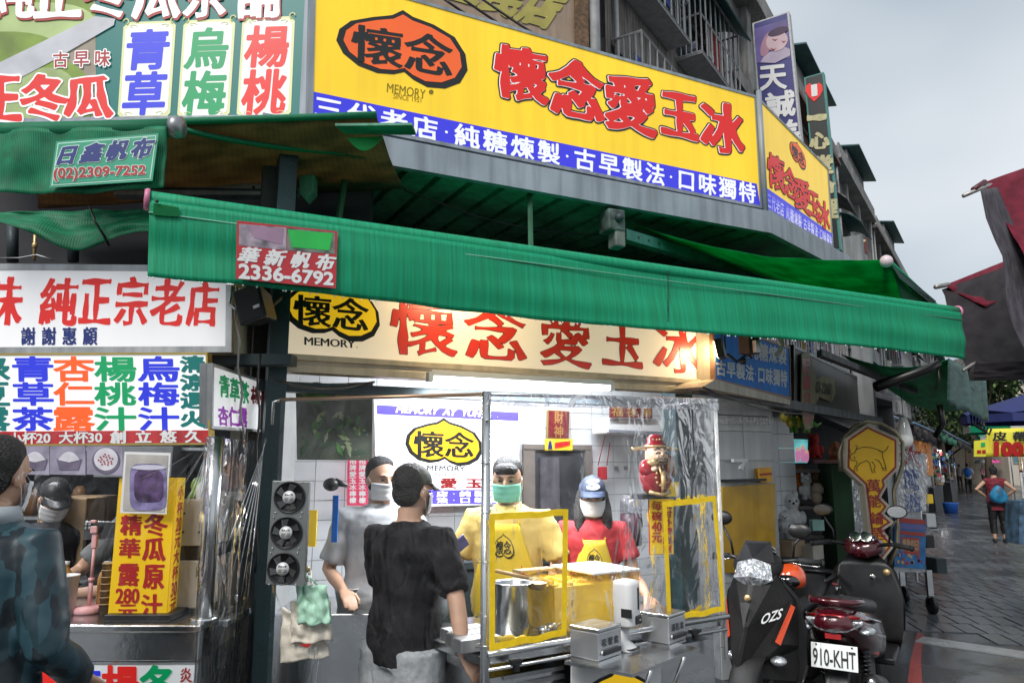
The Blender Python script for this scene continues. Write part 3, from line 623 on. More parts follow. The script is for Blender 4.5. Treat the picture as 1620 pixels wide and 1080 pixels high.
# photo strips of shaved ice under the menu
PVIO = mat('violet_grey_print', (.3, .27, .36), .4, 0, .3, 12); SHADE = mat('dark_violet_print', (.15, .12, .19), .4, 0, .3, 9); SNOWP = mat('snow_print', (.68, .66, .72), .4, 0, .12, 22)
labs = ['photo card of a low shaved ice bowl, leftmost under the menu', 'photo card of a tall white shaved ice mound under the menu', 'photo card of a round bowl topped with beans under the menu']
for i, (x0, x1) in enumerate([(28, 78), (79, 135), (137, 194)]):
    q_ = pq(PY(3.17), [(x0, 705), (x1, 705), (x1, 751), (x0, 750)]); t = thing('photo_card', labs[i], 'photo', q_[3], 'shaved ice photo cards')
    b = MB(); b.slab(q_, V((0, .004, 0))); b.build('card', PVIO, t)
    Pc = PY(3.168); cx = (x0 + x1) / 2 + 2
    if i < 2:
        flat([(cx - 20, 726), (cx + 20, 726), (cx + 15, 743), (cx - 15, 743)], SHADE, 'bowl_print', t, Pc, .001)
        flat([(cx - 17, 727)] + [(cx - 17 + 34 * k / 10, 727 - 13 * math.sin(math.pi * k / 10) ** .8) for k in range(1, 10)] + [(cx + 17, 727), (cx, 731)], SNOWP, 'ice_print', t, Pc, .003)
    else:
        flat(blob(cx, 728, 22, 21, sq=2), SHADE, 'bowl_print', t, Pc, .001); flat(blob(cx, 726, 19, 18, sq=2), SNOWP, 'ice_print', t, Pc, .003)
        for k in range(18): a = k * 2.4; r_ = 2 + 10 * (k / 18) ** .5; flat(blob(cx + r_ * math.cos(a), 727 + r_ * math.sin(a) * .8, 1.5, 1.4, n=6, sq=2), REDDK, 'bean_print', t, Pc, .005)

# ------------------------------------------------------------ drinks stall: counter, poles, light box
CT = .1
P0c = at(-60, 1003, 3.05); zc = at(318, 988, 3.1).z
cl = thing('drinks_counter', 'stainless steel drinks counter with white lettered front under the yellow light box', 'counter', (-2, 3.3, 0))
x1 = at(318, 988, 3.1).x
b = MB(); b.slab([V((-3.2, 3.1, zc)), V((x1, 3.1, zc)), V((x1 - .05, 3.85, zc)), V((-3.2, 3.85, zc))], Z * -.03); b.build('worktop', STEEL, cl, bevel=.006)
b = MB(); b.slab([V((-3.2, 3.115, zc - .031)), V((x1 - .01, 3.115, zc - .031)), V((x1 - .01, 3.115, zc - .14)), V((-3.2, 3.115, zc - .14))], V((0, .04, 0))); b.build('apron', STEEL, cl, bevel=.004)
b = MB(); b.slab([V((-3.2, 3.15, 0)), V((x1 - .02, 3.15, 0)), V((x1 - .06, 3.84, 0)), V((-3.2, 3.84, 0))], Z * (zc - .15)); b.build('cabinet', STEEL, cl)
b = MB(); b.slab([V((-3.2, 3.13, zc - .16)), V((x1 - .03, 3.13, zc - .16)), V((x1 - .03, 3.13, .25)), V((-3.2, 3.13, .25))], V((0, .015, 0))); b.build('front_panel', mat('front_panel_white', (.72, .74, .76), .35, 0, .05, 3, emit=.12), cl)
b = MB(); PF = PY(3.128)
for ch, x0, x1_, mi in [('青', 30, 92, 1), ('杏', 120, 158, 0), ('楊', 163, 218, 1), ('冬', 222, 280, 2)]: text(b, ch, pq(PF, [(x0, 1054), (x1_, 1054), (x1_, 1110), (x0, 1110)]), mi, N=56, bold=.035)
text(b, '炎', pq(PF, [(286, 1056), (303, 1056), (303, 1078), (286, 1078)]), 3, N=40, bold=.02, wob=.02); b.build('front_lettering', [BLUP, REDP, GRNP, REDDK], cl)
for k, (p0, p1, r_) in enumerate([(at(348, 560, 3.22), at(322, 985, 3.2), .034), (at(404, 600, 3.8), at(388, 945, 3.75), .03)]):
    x, y = (p1.x + p0.x) / 2, p1.y; b = MB(); b.tube([V((p1.x, y, zc)), V((p1.x + .003, y, at(345, 690 if k == 0 else 615, y).z))], r_, 20)
    b.lathe([(r_ + .025, 0), (r_ + .02, .012), (r_, .014)], V((p1.x, y, zc)), 16)
    b.solo('steel_post', STEEL, ['polished round steel post at the front corner of the drinks counter', 'polished round steel post at the back of the drinks counter beside the dark column'][k], 'post', 'polished posts on the drinks counter')
# side sign
sa, sb = at(338, 640, 3.2), at(427, 640, 3.78); PSS = PV(sa, sb)
t, fq, nn = lightbox('side_sign', 'small white sign with green, red and purple characters facing the column', pq(PSS, [(337, 574), (428, 606), (425, 684), (336, 678)]), .06, MENUW, DULL, .012)
FX = (fq[0], -nn); b = MB()
for s_, x0, y0, x1_, y1, dy, mi in [('青', 347, 592, 362, 627, 5, 0), ('草', 364, 597, 378, 634, 5, 0), ('茶', 380, 602, 393, 637, 5, 0), ('楊', 397, 610, 411, 638, 4, 1), ('桃', 412, 613, 424, 638, 3, 1), ('杏', 345, 642, 360, 672, 3, 2), ('仁', 362, 644, 376, 674, 2, 2), ('露', 377, 645, 390, 674, 2, 2), ('桂', 410, 656, 422, 678, 2, 3)]:
    text(b, s_, pq(FX, [(x0, y0), (x1_, y0 + dy), (x1_, y1 + 1), (x0, y1 - 1)]), mi, N=44, bold=.03, an=.02, wob=.03)
b.build('lettering', [GRNP, REDDK, PURP, BLKP], t)
# yellow light box
YBOX = mat('yellow_lightbox_face', (.72, .45, .01), .35, 0, .08, 3, emit=.16)
fqy = [at(185, 756, 3.2), at(273, 757, 3.2), at(268, 981, 3.2), at(174, 983, 3.2)]
bx0, bx1 = (fqy[0].x + fqy[3].x) / 2 + .0, (fqy[1].x + fqy[2].x) / 2; bz0 = (fqy[2].z + fqy[3].z) / 2; bz1 = fqy[0].z
t = thing('light_box', 'yellow four sided light box with dark red lettering standing on the drinks counter', 'sign', ((bx0 + bx1) / 2, 3.25, zc))
FB = [V((bx0, 3.2, bz1)), V((bx1, 3.2, bz1)), V((bx1, 3.2, bz0)), V((bx0, 3.2, bz0))]; SB = [FB[1] + V((.004, .004, 0)), FB[1] + V((-.012, .12, 0)), FB[2] + V((-.012, .12, 0)), FB[2] + V((.004, .004, 0))]
b = MB(); b.slab(FB, V((0, .004, 0))); b.slab(SB, V((-.004, .002, 0))); b.build('lit_face', YBOX, t)
b = MB(); b.slab([FB[2] + V((0, .004, 0)), FB[3] + V((0, .004, 0)), FB[3] + V((.0, .12, 0)), SB[2] + V((-.006, 0, 0))], Z * (bz1 - bz0)); b.build('case', YBOX, t)
PBX = PY(3.2); b = MB()
for s_, x0, x1_, y0, y1 in [('冬', 230, 264, 812, 846), ('瓜', 228, 261, 851, 885), ('原', 229, 259, 894, 930), ('汁', 226, 256, 940, 976), ('精', 193, 224, 815, 845), ('華', 191, 221, 852, 881), ('露', 190, 220, 892, 925), ('280', 185, 220, 931, 953), ('元', 190, 216, 956, 978)]:
    text(b, s_, pq(PBX, [(x0, y0), (x1_, y0), (x1_ - 1, y1), (x0 - 1, y1)]), 0, N=52, bold=.025, an=.025, wob=.02 if len(s_) == 1 else 0)
vtext(b, '小杯20元大杯30元', [bil(SB, .22, .05), bil(SB, .8, .05), bil(SB, .8, .97), bil(SB, .22, .97)], 0, N=44, bold=.025, an=.015); b.build('lettering', REDDK, t)
b = MB(); b.box(((bx0 + bx1) / 2 + .02, 3.26, zc + .014), (.27, .2, .026)); b.box(((bx0 + bx1) / 2 - .07, 3.26, (zc + bz0) / 2 + .012), (.04, .06, bz0 - zc - .028)); b.box(((bx0 + bx1) / 2 + .08, 3.26, (zc + bz0) / 2 + .012), (.04, .06, bz0 - zc - .028)); b.build('stand', BLACK, t, bevel=.003)
# drink poster taped in front
q_ = pq(PY(3.16), [(197, 714), (270, 716), (263, 813), (190, 811)]); t = thing('drink_poster', 'white edged photo of a purple iced drink in a glass mug, above the light box', 'poster', q_[3])
b = MB(); b.slab(q_, V((0, .002, 0))); b.build('sheet', WHTF, t); Pd = PY(3.158)
flat([(200, 718), (266, 720), (260, 809), (194, 807)], mat('beige_print', (.5, .47, .44), .4, 0, .2, 8), 'background_print', t, Pd, .001)
flat(blob(234, 770, 29, 37, sq=5), mat('glass_violet_print', (.2, .17, .33), .3, 0, .5, 16), 'mug_print', t, Pd, .003)
flat(blob(235, 768, 23, 26, sq=4), mat('plum_print', (.09, .05, .13), .3, 0, .6, 22), 'drink_print', t, Pd, .005)
flat(blob(235, 739, 27, 4, sq=2), mat('glass_rim_print', (.6, .58, .7), .3), 'rim_print', t, Pd, .007)
# pink phone stand, phone, bottles, cups, scrubber thing, juicer
zt_ = zc
def onc(px, y): r = ray(px, 900); return V((r.x * y / r.y, y, zt_))
c = onc(146, 3.35); t = thing('phone_stand', 'pink plastic phone stand with scalloped round base on the steel counter', 'phone stand', c)
PINK = mat('pink_plastic', (.72, .38, .4), .35, 0, .04)
b = MB(); n_ = 48; b.rings([[c + V(((.062 + .0025 * math.cos(k * 12 * 2 * math.pi / n_ * 2)) * s_ * math.cos(2 * math.pi * k / n_), (.062 + .0025 * math.cos(k * 24 * 2 * math.pi / n_)) * s_ * math.sin(2 * math.pi * k / n_), h)) for k in range(n_)] for s_, h in ((1, 0), (1.02, .01), (1, .022), (.9, .028), (0.01, .03))]); b.build('base', PINK, t)
b = MB(); b.tube([c + Z * .028, c + Z * .13], .009, 12); b.tube([c + Z * .13, c + Z * .145], .013, 12); b.tube([c + Z * .145, c + Z * .27], .0065, 12); b.build('stem', PINK, t)
b = MB(); b.box(c + V((0, 0, .30)), (.022, .02, .06)); b.box(c + V((0, -.015, .35)), (.03, .012, .03)); b.box(c + V((0, -.022, .385)), (.026, .02, .012)); b.build('clamp', PINK, t, bevel=.004)
b = MB(); pc = c + V((.02, .012, .345)); b.box(pc, (.155, .009, .078)); 
t3 = thing('mobile_phone', 'grey mobile phone gripped sideways in the pink stand', 'phone', pc - Z * .04); b.build('body', mat('graphite_glass', (.06, .065, .075), .2, .3, .05), t3, bevel=.004)
b = MB(); b.box(pc + V((-.058, -.007, .018)), (.034, .005, .034)); b.build('camera_bump', BLACK, t3, bevel=.003)
for dx, dz in ((-.066, .026), (-.05, .026), (-.066, .01), (-.05, .01)): b = MB(); b.lathe([(.006, 0), (.006, .002), (.004, .0025), (0, .002)], pc + V((dx, -.0095, dz)), 12, ax=(V((1, 0, 0)), Z, V((0, -1, 0)))); b.build('lens', STEEL, t3)
JU = mat('amber_juice', (.62, .3, .05), .15, 0, .05, coat=.5)
for i, (px, y, lab) in enumerate([(103, 3.42, 'bottle of amber juice with white cap beside the man in the teal jacket'), (170, 3.42, 'amber bottle half hidden behind the yellow light box')]):
    c = onc(px, y); t = thing('juice_bottle', lab, 'bottle', c, 'juice bottles'); b = MB(); b.lathe([(0, 0), (.034, 0), (.036, .01), (.036, .13), (.03, .155), (.015, .18), (.014, .19)], c, 16); b.build('body', JU, t)
    b = MB(); b.lathe([(.017, .188), (.017, .205), (0, .206)], c, 14); b.build('cap', WHITE, t)
for i in range(7):
    b = MB(); c = onc(172, 3.33) + Z * .028 * i; b.lathe([(0, 0), (.02, 0), (.026, .04), (.028, .04), (.028, .043), (.022, .003), (0, .003)], c, 16)
    b.solo('plastic_cup', mat('tan_cup', (.6, .42, .22), .4, alpha=.95), ['bottom', 'second', 'third', 'fourth', 'fifth', 'sixth', 'topmost'][i] + ' tan cup in the stack behind the light box', 'cup', 'stack of tan cups')
b = MB(); c = onc(110, 3.3); b.lathe([(0, 0), (.035, 0), (.042, .16), (.044, .16), (.044, .165), (.04, .16), (.033, .004), (0, .004)], c, 18); b.solo('cup_sleeve', WHITE, 'tall white stack of paper cups by the teal sleeve', 'cups')
c = V((at(318, 900, 3.4).x - .02, 3.48, zc)); t = thing('juice_machine', 'beige boxy juice machine behind the yellow light box', 'machine', c)
BEI = mat('beige_enamel', (.5, .47, .4), .4, 0, .08, 4, streak=.2)
b = MB(); b.box(c + Z * .12, (.13, .3, .2)); b.build('lower_body', BEI, t, bevel=.006); b = MB(); b.box(c + Z * .25, (.128, .29, .05)); b.build('slot', BLACK, t); b = MB(); b.box(c + Z * .38, (.135, .3, .2)); b.build('upper_body', BEI, t, bevel=.006)
for dx, dz in ((-.04, .42), (.03, .42), (-.04, .34), (.03, .34)): b = MB(); b.lathe([(.005, 0), (.004, .004), (0, .004)], c + V((dx, -.151, dz)), 8, ax=(V((1, 0, 0)), Z, V((0, -1, 0)))); b.build('screw', DARKM, t)
c = at(307, 780, 3.42); t = thing('fan', 'small lime green clip fan with white blade cage above the juice machine', 'fan', c - Z * .1)
LIME = mat('lime_plastic', (.3, .55, .03), .35)
axf = (V((.25, .95, 0)).normalized(), Z, V((.95, -.25, 0)).normalized())
b = MB(); b.lathe([(.065, 0), (.07, .01), (.066, .02), (.06, .01)], c + V((.05, 0, 0)), 24, ax=axf)
for k in range(20): a = k * 2 * math.pi / 20; b.tube([c + V((.05, 0, 0)) + axf[0] * .015 * math.cos(a) + axf[1] * .015 * math.sin(a) + axf[2] * .035, c + V((.05, 0, 0)) + axf[0] * .045 * math.cos(a) + axf[1] * .045 * math.sin(a) + axf[2] * .03, c + V((.05, 0, 0)) + axf[0] * .067 * math.cos(a) + axf[1] * .067 * math.sin(a) + axf[2] * .01], .0018, 4)
b.build('cage', WHITE, t)
b = MB(); b.rings([[c + V((.02, 0, .03)) + V((dx * s_, 0, 0)) + V((0, dy * s_, dz * s_)) for dx, dy, dz in [(math.cos(a) * .02, math.sin(a) * .03, 0) for a in [i * .52 for i in range(12)]]] for s_ in (1,)] + [[c + V((.005 - .03 * h, 0, .03 - .12 * h)) + V((math.cos(a) * .022 * (1 - .3 * h), math.sin(a) * .028, 0)) for a in [i * .52 for i in range(12)]] for h in (.4, .8, 1)]); b.ball(c + V((.02, 0, .035)), (.035, .035, .04)); b.build('motor_housing', LIME, t)
b = MB(); b.tube([c + V((0, 0, -.08)), V((c.x, c.y, zc + .46))], .01, 8); b.build('clip_arm', LIME, t)
# ------------------------------------------------------------ inside the corner stall
def ud(px, d, py=735): return hit(PN(d), px, py).dot(D1)
def U(u, d, z): return D1 * u + N1 * d + Z * z          # stall frame: along the front, depth, height
TILE = mat('white_glazed_tile', (.72, .74, .76), .18, 0, .06, 1.3, coat=.3); GROUT = mat('grey_grout', (.3, .31, .32), .9, 0, .2, 10)
wb = thing('back_wall', 'white tiled back wall of the corner stall behind the staff', 'wall', U(0, 5.1, 0)); wb['kind'] = 'structure'; 
del wb['category']; del wb['label']
uL, uR = ud(400, 5.1), ud(1228, 5.1)
b = MB(); b.slab([U(uL, 5.1, 0), U(uR, 5.1, 0), U(uR, 5.1, 3.0), U(uL, 5.1, 3.0)], N1 * .12); b.build('grout_wall', GROUT, wb)
tw, th = .2, .128
tmb = MB(); tmb.box((0, 0, 0), (tw - .004, .008, th - .004), ax=(D1, N1, Z)); tme = None; cnt = 0
u = ud(592, 5.1)
tiles = []
z = .9
while z < 2.25:
    uu = ud(830, 5.1)
    while uu < ud(1235, 5.1): tiles.append((uu, z)); uu += tw
    z += th
tme = tmb.mesh('tile', [TILE])
for k_, (uu, zz) in enumerate(tiles):
    o = bpy.data.objects.new('tile', tme); C.objects.link(o); o.parent = wb; o.location = U(uu + tw / 2, 5.094 - .0006 * random.random(), zz + th / 2) - wb.location
# upper and lower tiles, joined
b = MB()
for i in range(int((uR - uL) / tw)):
    for zz in [z_ * th + .9 for z_ in range(-7, 0)] + [z_ * th + .9 for z_ in range(11, 15)]: b.box(U(uL + (i + .5) * tw, 5.094, zz + th / 2), (tw - .004, .008, th - .004), ax=(D1, N1, Z))
    if uL + i * tw < ud(825, 5.1):
        for z_ in range(0, 11): b.box(U(uL + (i + .5) * tw, 5.094, .9 + (z_ + .5) * th), (tw - .004, .008, th - .004), ax=(D1, N1, Z))
b.build('remaining_tiles', TILE, wb, kind='stuff')
b = MB(); b.slab([U(uL, 3.9, 2.62), U(ud(1250, 3.72), 3.9, 2.62), U(uR, 5.1, 2.62), U(uL, 5.1, 2.62)], Z * .1); b.build('ceiling', mat('ceiling_grey', (.35, .36, .38), .7, 0, .2, 3), None, kind='structure')
b = MB(); b.slab([U(uL, 4.0, 0), U(uL, 5.1, 0), U(uL, 5.1, 3), U(uL, 4.0, 3)], D1 * -.1); b.build('side_wall', mat('grey_white_wall', (.5, .51, .53), .7, 0, .12, 3, streak=.2), None, kind='structure')
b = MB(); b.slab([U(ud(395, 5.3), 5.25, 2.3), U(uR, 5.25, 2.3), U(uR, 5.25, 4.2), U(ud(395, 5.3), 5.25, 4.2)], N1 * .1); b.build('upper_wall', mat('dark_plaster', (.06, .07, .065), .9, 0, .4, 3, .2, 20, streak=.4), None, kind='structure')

# lit menu panel on the back wall
q = pq(PN(4.99), [(592, 624), (822, 646), (820, 800), (595, 800)]); q[0].z = q[1].z = (q[0].z + q[1].z) / 2; q[2].z = q[3].z = (q[2].z + q[3].z) / 2
LITW = mat('lit_white_panel', (.82, .83, .9), .4, 0, .03, 2, emit=1.0); LITB = mat('lit_blue_panel', (.08, .06, .75), .4, 0, .03, 2, emit=.75)
t, fq, nn = lightbox('menu_light_panel', 'lit white panel with orange heart logo between blue bands on the back wall', q, .08, LITW, WHITE, .006)
FL = (fq[0], -nn)
def fl(pts, m, name, lift=.002): b = MB(); b.slab([hit(off(FL, lift), x, y) for x, y in pts], N1 * .001); return b.build(name, m, t)
fl([(596, 640), (820, 652), (820, 666), (596, 655)], LITB, 'upper_band'); fl([(596, 775), (818, 774), (818, 797), (596, 797)], LITB, 'lower_band')
b = MB(); text(b, 'MEMORY AY YUH', pq(FL, [(628, 642), (760, 649), (760, 659), (628, 652)]), 0, N=36, bold=.03, shear=.3, lift=.004)
logo(b, pq(FL, [(640, 657), (765, 664), (763, 738), (641, 735)]), 1, 2, 1, .05, N=48, lift=.003)
text(b, 'MEMORY', pq(FL, [(676, 736), (735, 737), (735, 745), (676, 744)]), 1, N=36, bold=.02, lift=.003); text(b, 'SINCE 1951', pq(FL, [(684, 747), (726, 748), (726, 753), (684, 752)]), 1, N=30, bold=.01, lift=.003)
text(b, '懷念愛玉冰', pq(FL, [(612, 755), (800, 757), (800, 772), (612, 771)]), 3, N=44, bold=.035, an=.02, gap=.5, lift=.003)
text(b, '三代老店·純糖煉製', pq(FL, [(616, 777), (812, 776), (812, 785), (616, 785)]), 0, N=36, bold=.03, gap=.3, lift=.004); text(b, '古早製法·口味獨特', pq(FL, [(616, 787), (812, 786), (812, 795), (616, 795)]), 0, N=36, bold=.03, gap=.3, lift=.004)
b.build('lettering', [mat('lit_white_print', (.9, .9, .9), .4, emit=.9), BLKP, mat('lit_amber_print', (.95, .5, .01), .4, emit=.8), REDDK], t)

# pink vertical banner, poster, paper sign
q = pq(PN(4.9), [(550, 720), (582, 722), (582, 800), (549, 799)]); t = thing('pink_banner', 'narrow pink banner with two columns of white characters left of the lit panel', 'banner', q[3])
b = MB(); b.slab(q, N1 * .006); b.build('sheet', mat('pink_vinyl', (.62, .04, .12), .4, emit=.25), t); b = MB()
for x0 in (553, 568): vtext(b, '招牌愛玉冰檸檬', pq(PN(4.893), [(x0, 724), (x0 + 10, 724), (x0 + 10, 796), (x0, 796)]), 0, N=30, bold=.03)
b.build('lettering', WHTF, t)
q = pq(PN(4.2), [(468, 608), (590, 604), (588, 728), (470, 727)]); t = thing('leaf_poster', 'dark poster of jelly fig leaves hanging behind the left plastic curtain', 'poster', q[3])
b = MB(); b.slab(q, N1 * .006); b.build('sheet', mat('leaf_poster_dark', (.045, .055, .035), .35, 0, .5, 7), t)
LF = [mat('leaf_print_green', (.04, .13, .02), .4, 0, .5, 12), mat('leaf_print_pale', (.22, .26, .13), .4, 0, .4, 12), mat('leaf_print_dark', (.02, .045, .02), .4, 0, .4, 12)]
random.seed(3)
b = MB(); 
for i in range(46):
    cx, cy = 478 + random.random() * 102, 655 + random.random() * 62; a = random.random() * 6.28; l = 6 + random.random() * 9
    pts = [(cx + l * math.cos(a), cy + l * math.sin(a)), (cx + l * .35 * math.cos(a + 1.6), cy + l * .35 * math.sin(a + 1.6)), (cx - l * math.cos(a), cy - l * math.sin(a)), (cx - l * .35 * math.cos(a + 1.6), cy - l * .35 * math.sin(a + 1.6))]
    b.add([hit(off(PN(4.2), .002 + i * .0001), x, y) for x, y in pts], [(0, 1, 2, 3)], i % 3)
b.build('leaf_prints', LF, t)
b = MB(); b.add([hit(off(PN(4.2), .008), x, y) for x, y in blob(500, 622, 22, 18, sq=2)], [tuple(range(26))], 0); b.add([hit(off(PN(4.2), .008), x, y) for x, y in [(530, 606), (550, 606), (550, 628), (530, 628)]], [(0, 1, 2, 3)], 1); text(b, '愛玉', pq(PN(4.19), [(533, 610), (547, 610), (547, 624), (533, 624)]), 2, N=30, bold=.03)
b.build('round_emblem', [LF[0], LF[1], mat('deep_green_print', (.0, .12, .04), .5)], t)
b = MB(); b.slab(pq(PN(4.15), [(590, 612), (670, 612), (640, 632), (590, 632)]), N1 * .01)
# blinds / pale panel above the lit panel
q = pq(PN(4.9), [(592, 598), (680, 602), (720, 618), (592, 618)])
# yellow price board 'each bowl 40'
q = pq(PN(4.1), [(1026, 788), (1066, 788), (1066, 877), (1028, 877)]); t = thing('price_board', 'yellow red edged price board hanging below the smiling figurine', 'sign', q[3])
b = MB(); b.slab(q, N1 * .008, 1); b.slab([p - N1 * .0015 for p in inset(q, .004)], N1 * .001, 0); b.build('board', [mat('yellow_card', (.75, .5, .03), .5, emit=.12), REDDK], t); b = MB()
vtext(b, '每碗40元', pq(PN(4.095), [(1031, 791), (1046, 791), (1046, 858), (1032, 858)]), 0, N=44, bold=.03, an=.02); vtext(b, '現付外帶謝謝', pq(PN(4.095), [(1049, 792), (1062, 792), (1062, 874), (1050, 874)]), 0, N=40, bold=.03, an=.02); b.build('lettering', REDDK, t)
# doorway, framed card, air conditioner, towel, bags, squares
t = thing('doorway', 'doorway with shade painted in, framed in grey brown in the tiled back wall', 'doorway', hit(PN(5.09), 870, 900)); t.location.z = 0
b = MB(); b.slab([*pq(PN(5.07), [(845, 713), (926, 713)]), *[V((p.x, p.y, .02)) for p in pq(PN(5.07), [(926, 900), (845, 900)])]], N1 * .03); b.build('shade_panel', mat('doorway_shade', (.05, .052, .06), .6, 0, .4, 3), t)  # solid dark slab paints in the shade of the passage
b = MB(); d0, d1 = ud(828, 5.06), ud(846, 5.06); b.slab([U(d0, 5.055, .02), U(d1, 5.055, .02), U(d1, 5.055, 1.76), U(d0, 5.055, 1.76)], N1 * .03); d2, d3 = ud(926, 5.06), ud(936, 5.06); b.slab([U(d2, 5.055, .02), U(d3, 5.055, .02), U(d3, 5.055, 1.76), U(d2, 5.055, 1.76)], N1 * .03); b.slab([U(d0, 5.05, 1.762), U(d3, 5.05, 1.762), U(d3, 5.05, 1.8), U(d0, 5.05, 1.8)], N1 * .03); b.build('jamb', mat('door_jamb_brown', (.2, .17, .15), .5, 0, .2, 4), t)
b = MB(); b.slab([U(ud(855, 5.04), 5.04, .5), U(ud(885, 5.04), 5.04, .5), U(ud(885, 5.04), 5.04, 1.7), U(ud(855, 5.04), 5.04, 1.7)], N1 * .02); b.build('curtain', mat('grey_curtain', (.12, .11, .13), .8, 0, .4, 6, streak=.4), t)
q = pq(PN(5.05), [(867, 648), (901, 650), (900, 694), (866, 693)]); t = thing('wall_plaque', 'dark red plaque with gold edge on the white tiles above the doorway', 'plaque', q[3]); b = MB(); b.slab(q, N1 * .02, 0); b.slab([p - N1 * .002 for p in inset(q, .006)], N1 * .001, 1); b.build('panel', [mat('gold_trim', (.45, .3, .08), .4, .5), mat('oxblood', (.18, .015, .02), .35, 0, .2)], t)
b = MB(); vtext(b, '財神', [lerp(q[0], q[1], .3), lerp(q[0], q[1], .7), lerp(q[3], q[2], .7), lerp(q[3], q[2], .3)], 0, N=30, bold=.02, lift=.004); b.build('lettering', mat('faded_gold_print', (.4, .2, .06), .5), t)
q = pq(PN(5.04), [(862, 694), (906, 694), (906, 712), (862, 712)]); t = thing('yellow_sticker', 'yellow sticker with tiny blue bottle and red script above the doorway', 'sticker', q[3]); b = MB(); b.slab(q, N1 * .003, 0); b.build('sheet', mat('yellow_sheet', (.8, .58, .03), .5, emit=.1), t)
b = MB(); b.slab(pq(PN(5.036), [(869, 697), (872, 697), (874, 710), (867, 710)]), N1 * .002, 0); b.slab(pq(PN(5.036), [(878, 700), (902, 697), (902, 704), (878, 709)]), N1 * .002, 1); b.build('print', [NAVYP, REDP], t)
q = pq(PN(4.85), [(958, 660), (1066, 664), (1066, 690), (958, 686)]); t = thing('air_conditioner', 'long white wall air conditioner near the ceiling above the figurine', 'air conditioner', (q[3] + q[2]) / 2)
b = MB(); b.slab([q[0], q[1], q[2], q[3]], N1 * .2); b.build('body', WHITE, t, bevel=.015); b = MB(); a_, c_ = q[3] + Z * .012, q[2] + Z * .012; b.slab([a_ - N1 * .003 + D1 * .03, c_ - N1 * .003 - D1 * .03, c_ - N1 * .003 - D1 * .03 + Z * .022, a_ - N1 * .003 + D1 * .03 + Z * .022], N1 * .002); b.build('louvre', mat('grey_louvre', (.25, .27, .32), .4), t)
q = pq(PN(4.82), [(966, 640), (1032, 643), (1032, 662), (966, 660)]); t = thing('plaque', 'dark red lacquer plaque with gold characters above the air conditioner', 'plaque', q[3]); b = MB(); b.slab(q, N1 * .02); b.build('panel', mat('oxblood'+'_gloss', (.16, .02, .02), .2, 0, .2), t); b = MB(); text(b, '福祿壽', inset(q, .012), 0, N=36, bold=.02, gap=.2); b.build('lettering', mat('faded_gold_print', (.4, .2, .06)), t)
for i, (x, y) in enumerate([(975, 740), (990, 740)]):
    b = MB(); p = hit(PN(5.08), x, y); b.box(p, (.03, .012, .03), ax=(D1, N1, Z)); b.solo('wall_socket', mat('grey_socket', (.25, .25, .26), .5), ['left small grey socket on the white tiles', 'right small grey socket on the white tiles'][i], 'socket')
t = thing('utensil_rack', 'red plastic utensil box hanging by red cord on the tiles', 'rack', hit(PN(5.0), 955, 755)); b = MB(); b.box(hit(PN(5.0), 953, 748), (.055, .06, .1), ax=(D1, N1, Z)); b.build('box', mat('red_plastic', (.5, .03, .04), .35), t, bevel=.005)
b = MB(); b.tube([hit(PN(5.0), 946, 736), hit(PN(5.02), 964, 660)], .004, 5); b.tube([hit(PN(5.0), 960, 736), hit(PN(5.02), 965, 700)], .004, 5); b.build('cord', mat('red_cord', (.4, .05, .05), .6), t); b = MB(); b.tube([hit(PN(4.98), 955, 760), hit(PN(4.98), 954, 850)], .012, 8); b.build('handle', mat('wood_handle', (.25, .16, .1), .6), t)
# hanging bag rolls beside the figurine
t = thing('bag_roll', 'clear plastic bag roll with dark maroon base hanging beside the figurine', 'bags', hit(PN(4.4), 998, 830))
c = hit(PN(4.4), 998, 800); b = MB(); b.lathe([(.0, .08), (.06, .075), (.075, .04), (.078, -.04), (.0, -.045)], c, 16); b.build('upper_bags', plastic('bag_plastic', .6, (8, 8, 4), (.9, .9, .95), .12, .15), t); b = MB(); b.lathe([(0, -.05), (.075, -.05), (.08, -.12), (.07, -.26), (.02, -.28), (0, -.28)], c, 16); b.build('lower_bags', mat('maroon_grey_bag', (.08, .03, .05), .3, 0, .5, 8), t)

# figurine: smiling deity with winged hat holding an ingot
GOLD = mat('antique_gold', (.62, .43, .2), .35, .5, .25, 25, .1, 40); DRED = mat('lacquer_red', (.28, .012, .02), .25, 0, .2, 12, coat=.5); SKN = mat('figurine_skin', (.75, .52, .36), .35, 0, .08, 12)
fc = hit(PN(4.0), 1036, 735); fs = hit(PN(4.0), 1036, 0) ; sc_f = (hit(PN(4.0), 1036, 693) - hit(PN(4.0), 1036, 785)).length / .92
t = thing('deity_figurine', 'smiling fortune deity figurine in red and gold robe with winged hat, holding a gold ingot', 'figurine', fc - Z * .46 * sc_f)
def L_(x, y, z): return fc + D1 * x * sc_f - N1 * y * sc_f + Z * z * sc_f
AXF = (D1, -N1, Z)
b = MB(); b.ball(L_(0, 0, -.22), (.3 * sc_f, .16 * sc_f, .27 * sc_f), 0, 20, 12, AXF); b.ball(L_(-.2, .04, -.05), (.13 * sc_f, .1 * sc_f, .14 * sc_f), 0, ax=AXF); b.ball(L_(.22, .04, -.02), (.12 * sc_f, .1 * sc_f, .2 * sc_f), 0, ax=AXF); b.build('robe', DRED, t)
b = MB(); b.tube([L_(-.05, .17, -.02), L_(0, .19, -.2), L_(.02, .15, -.44)], .02 * sc_f, 6); b.tube([L_(-.2, .1, -.42), L_(0, .16, -.47), L_(.2, .1, -.42)], .035 * sc_f, 6)
for a in range(10): b.ball(L_(.11 * math.cos(a * .63), .165, -.2 + .12 * math.sin(a * .63)), .022 * sc_f, 0, 8, 5)
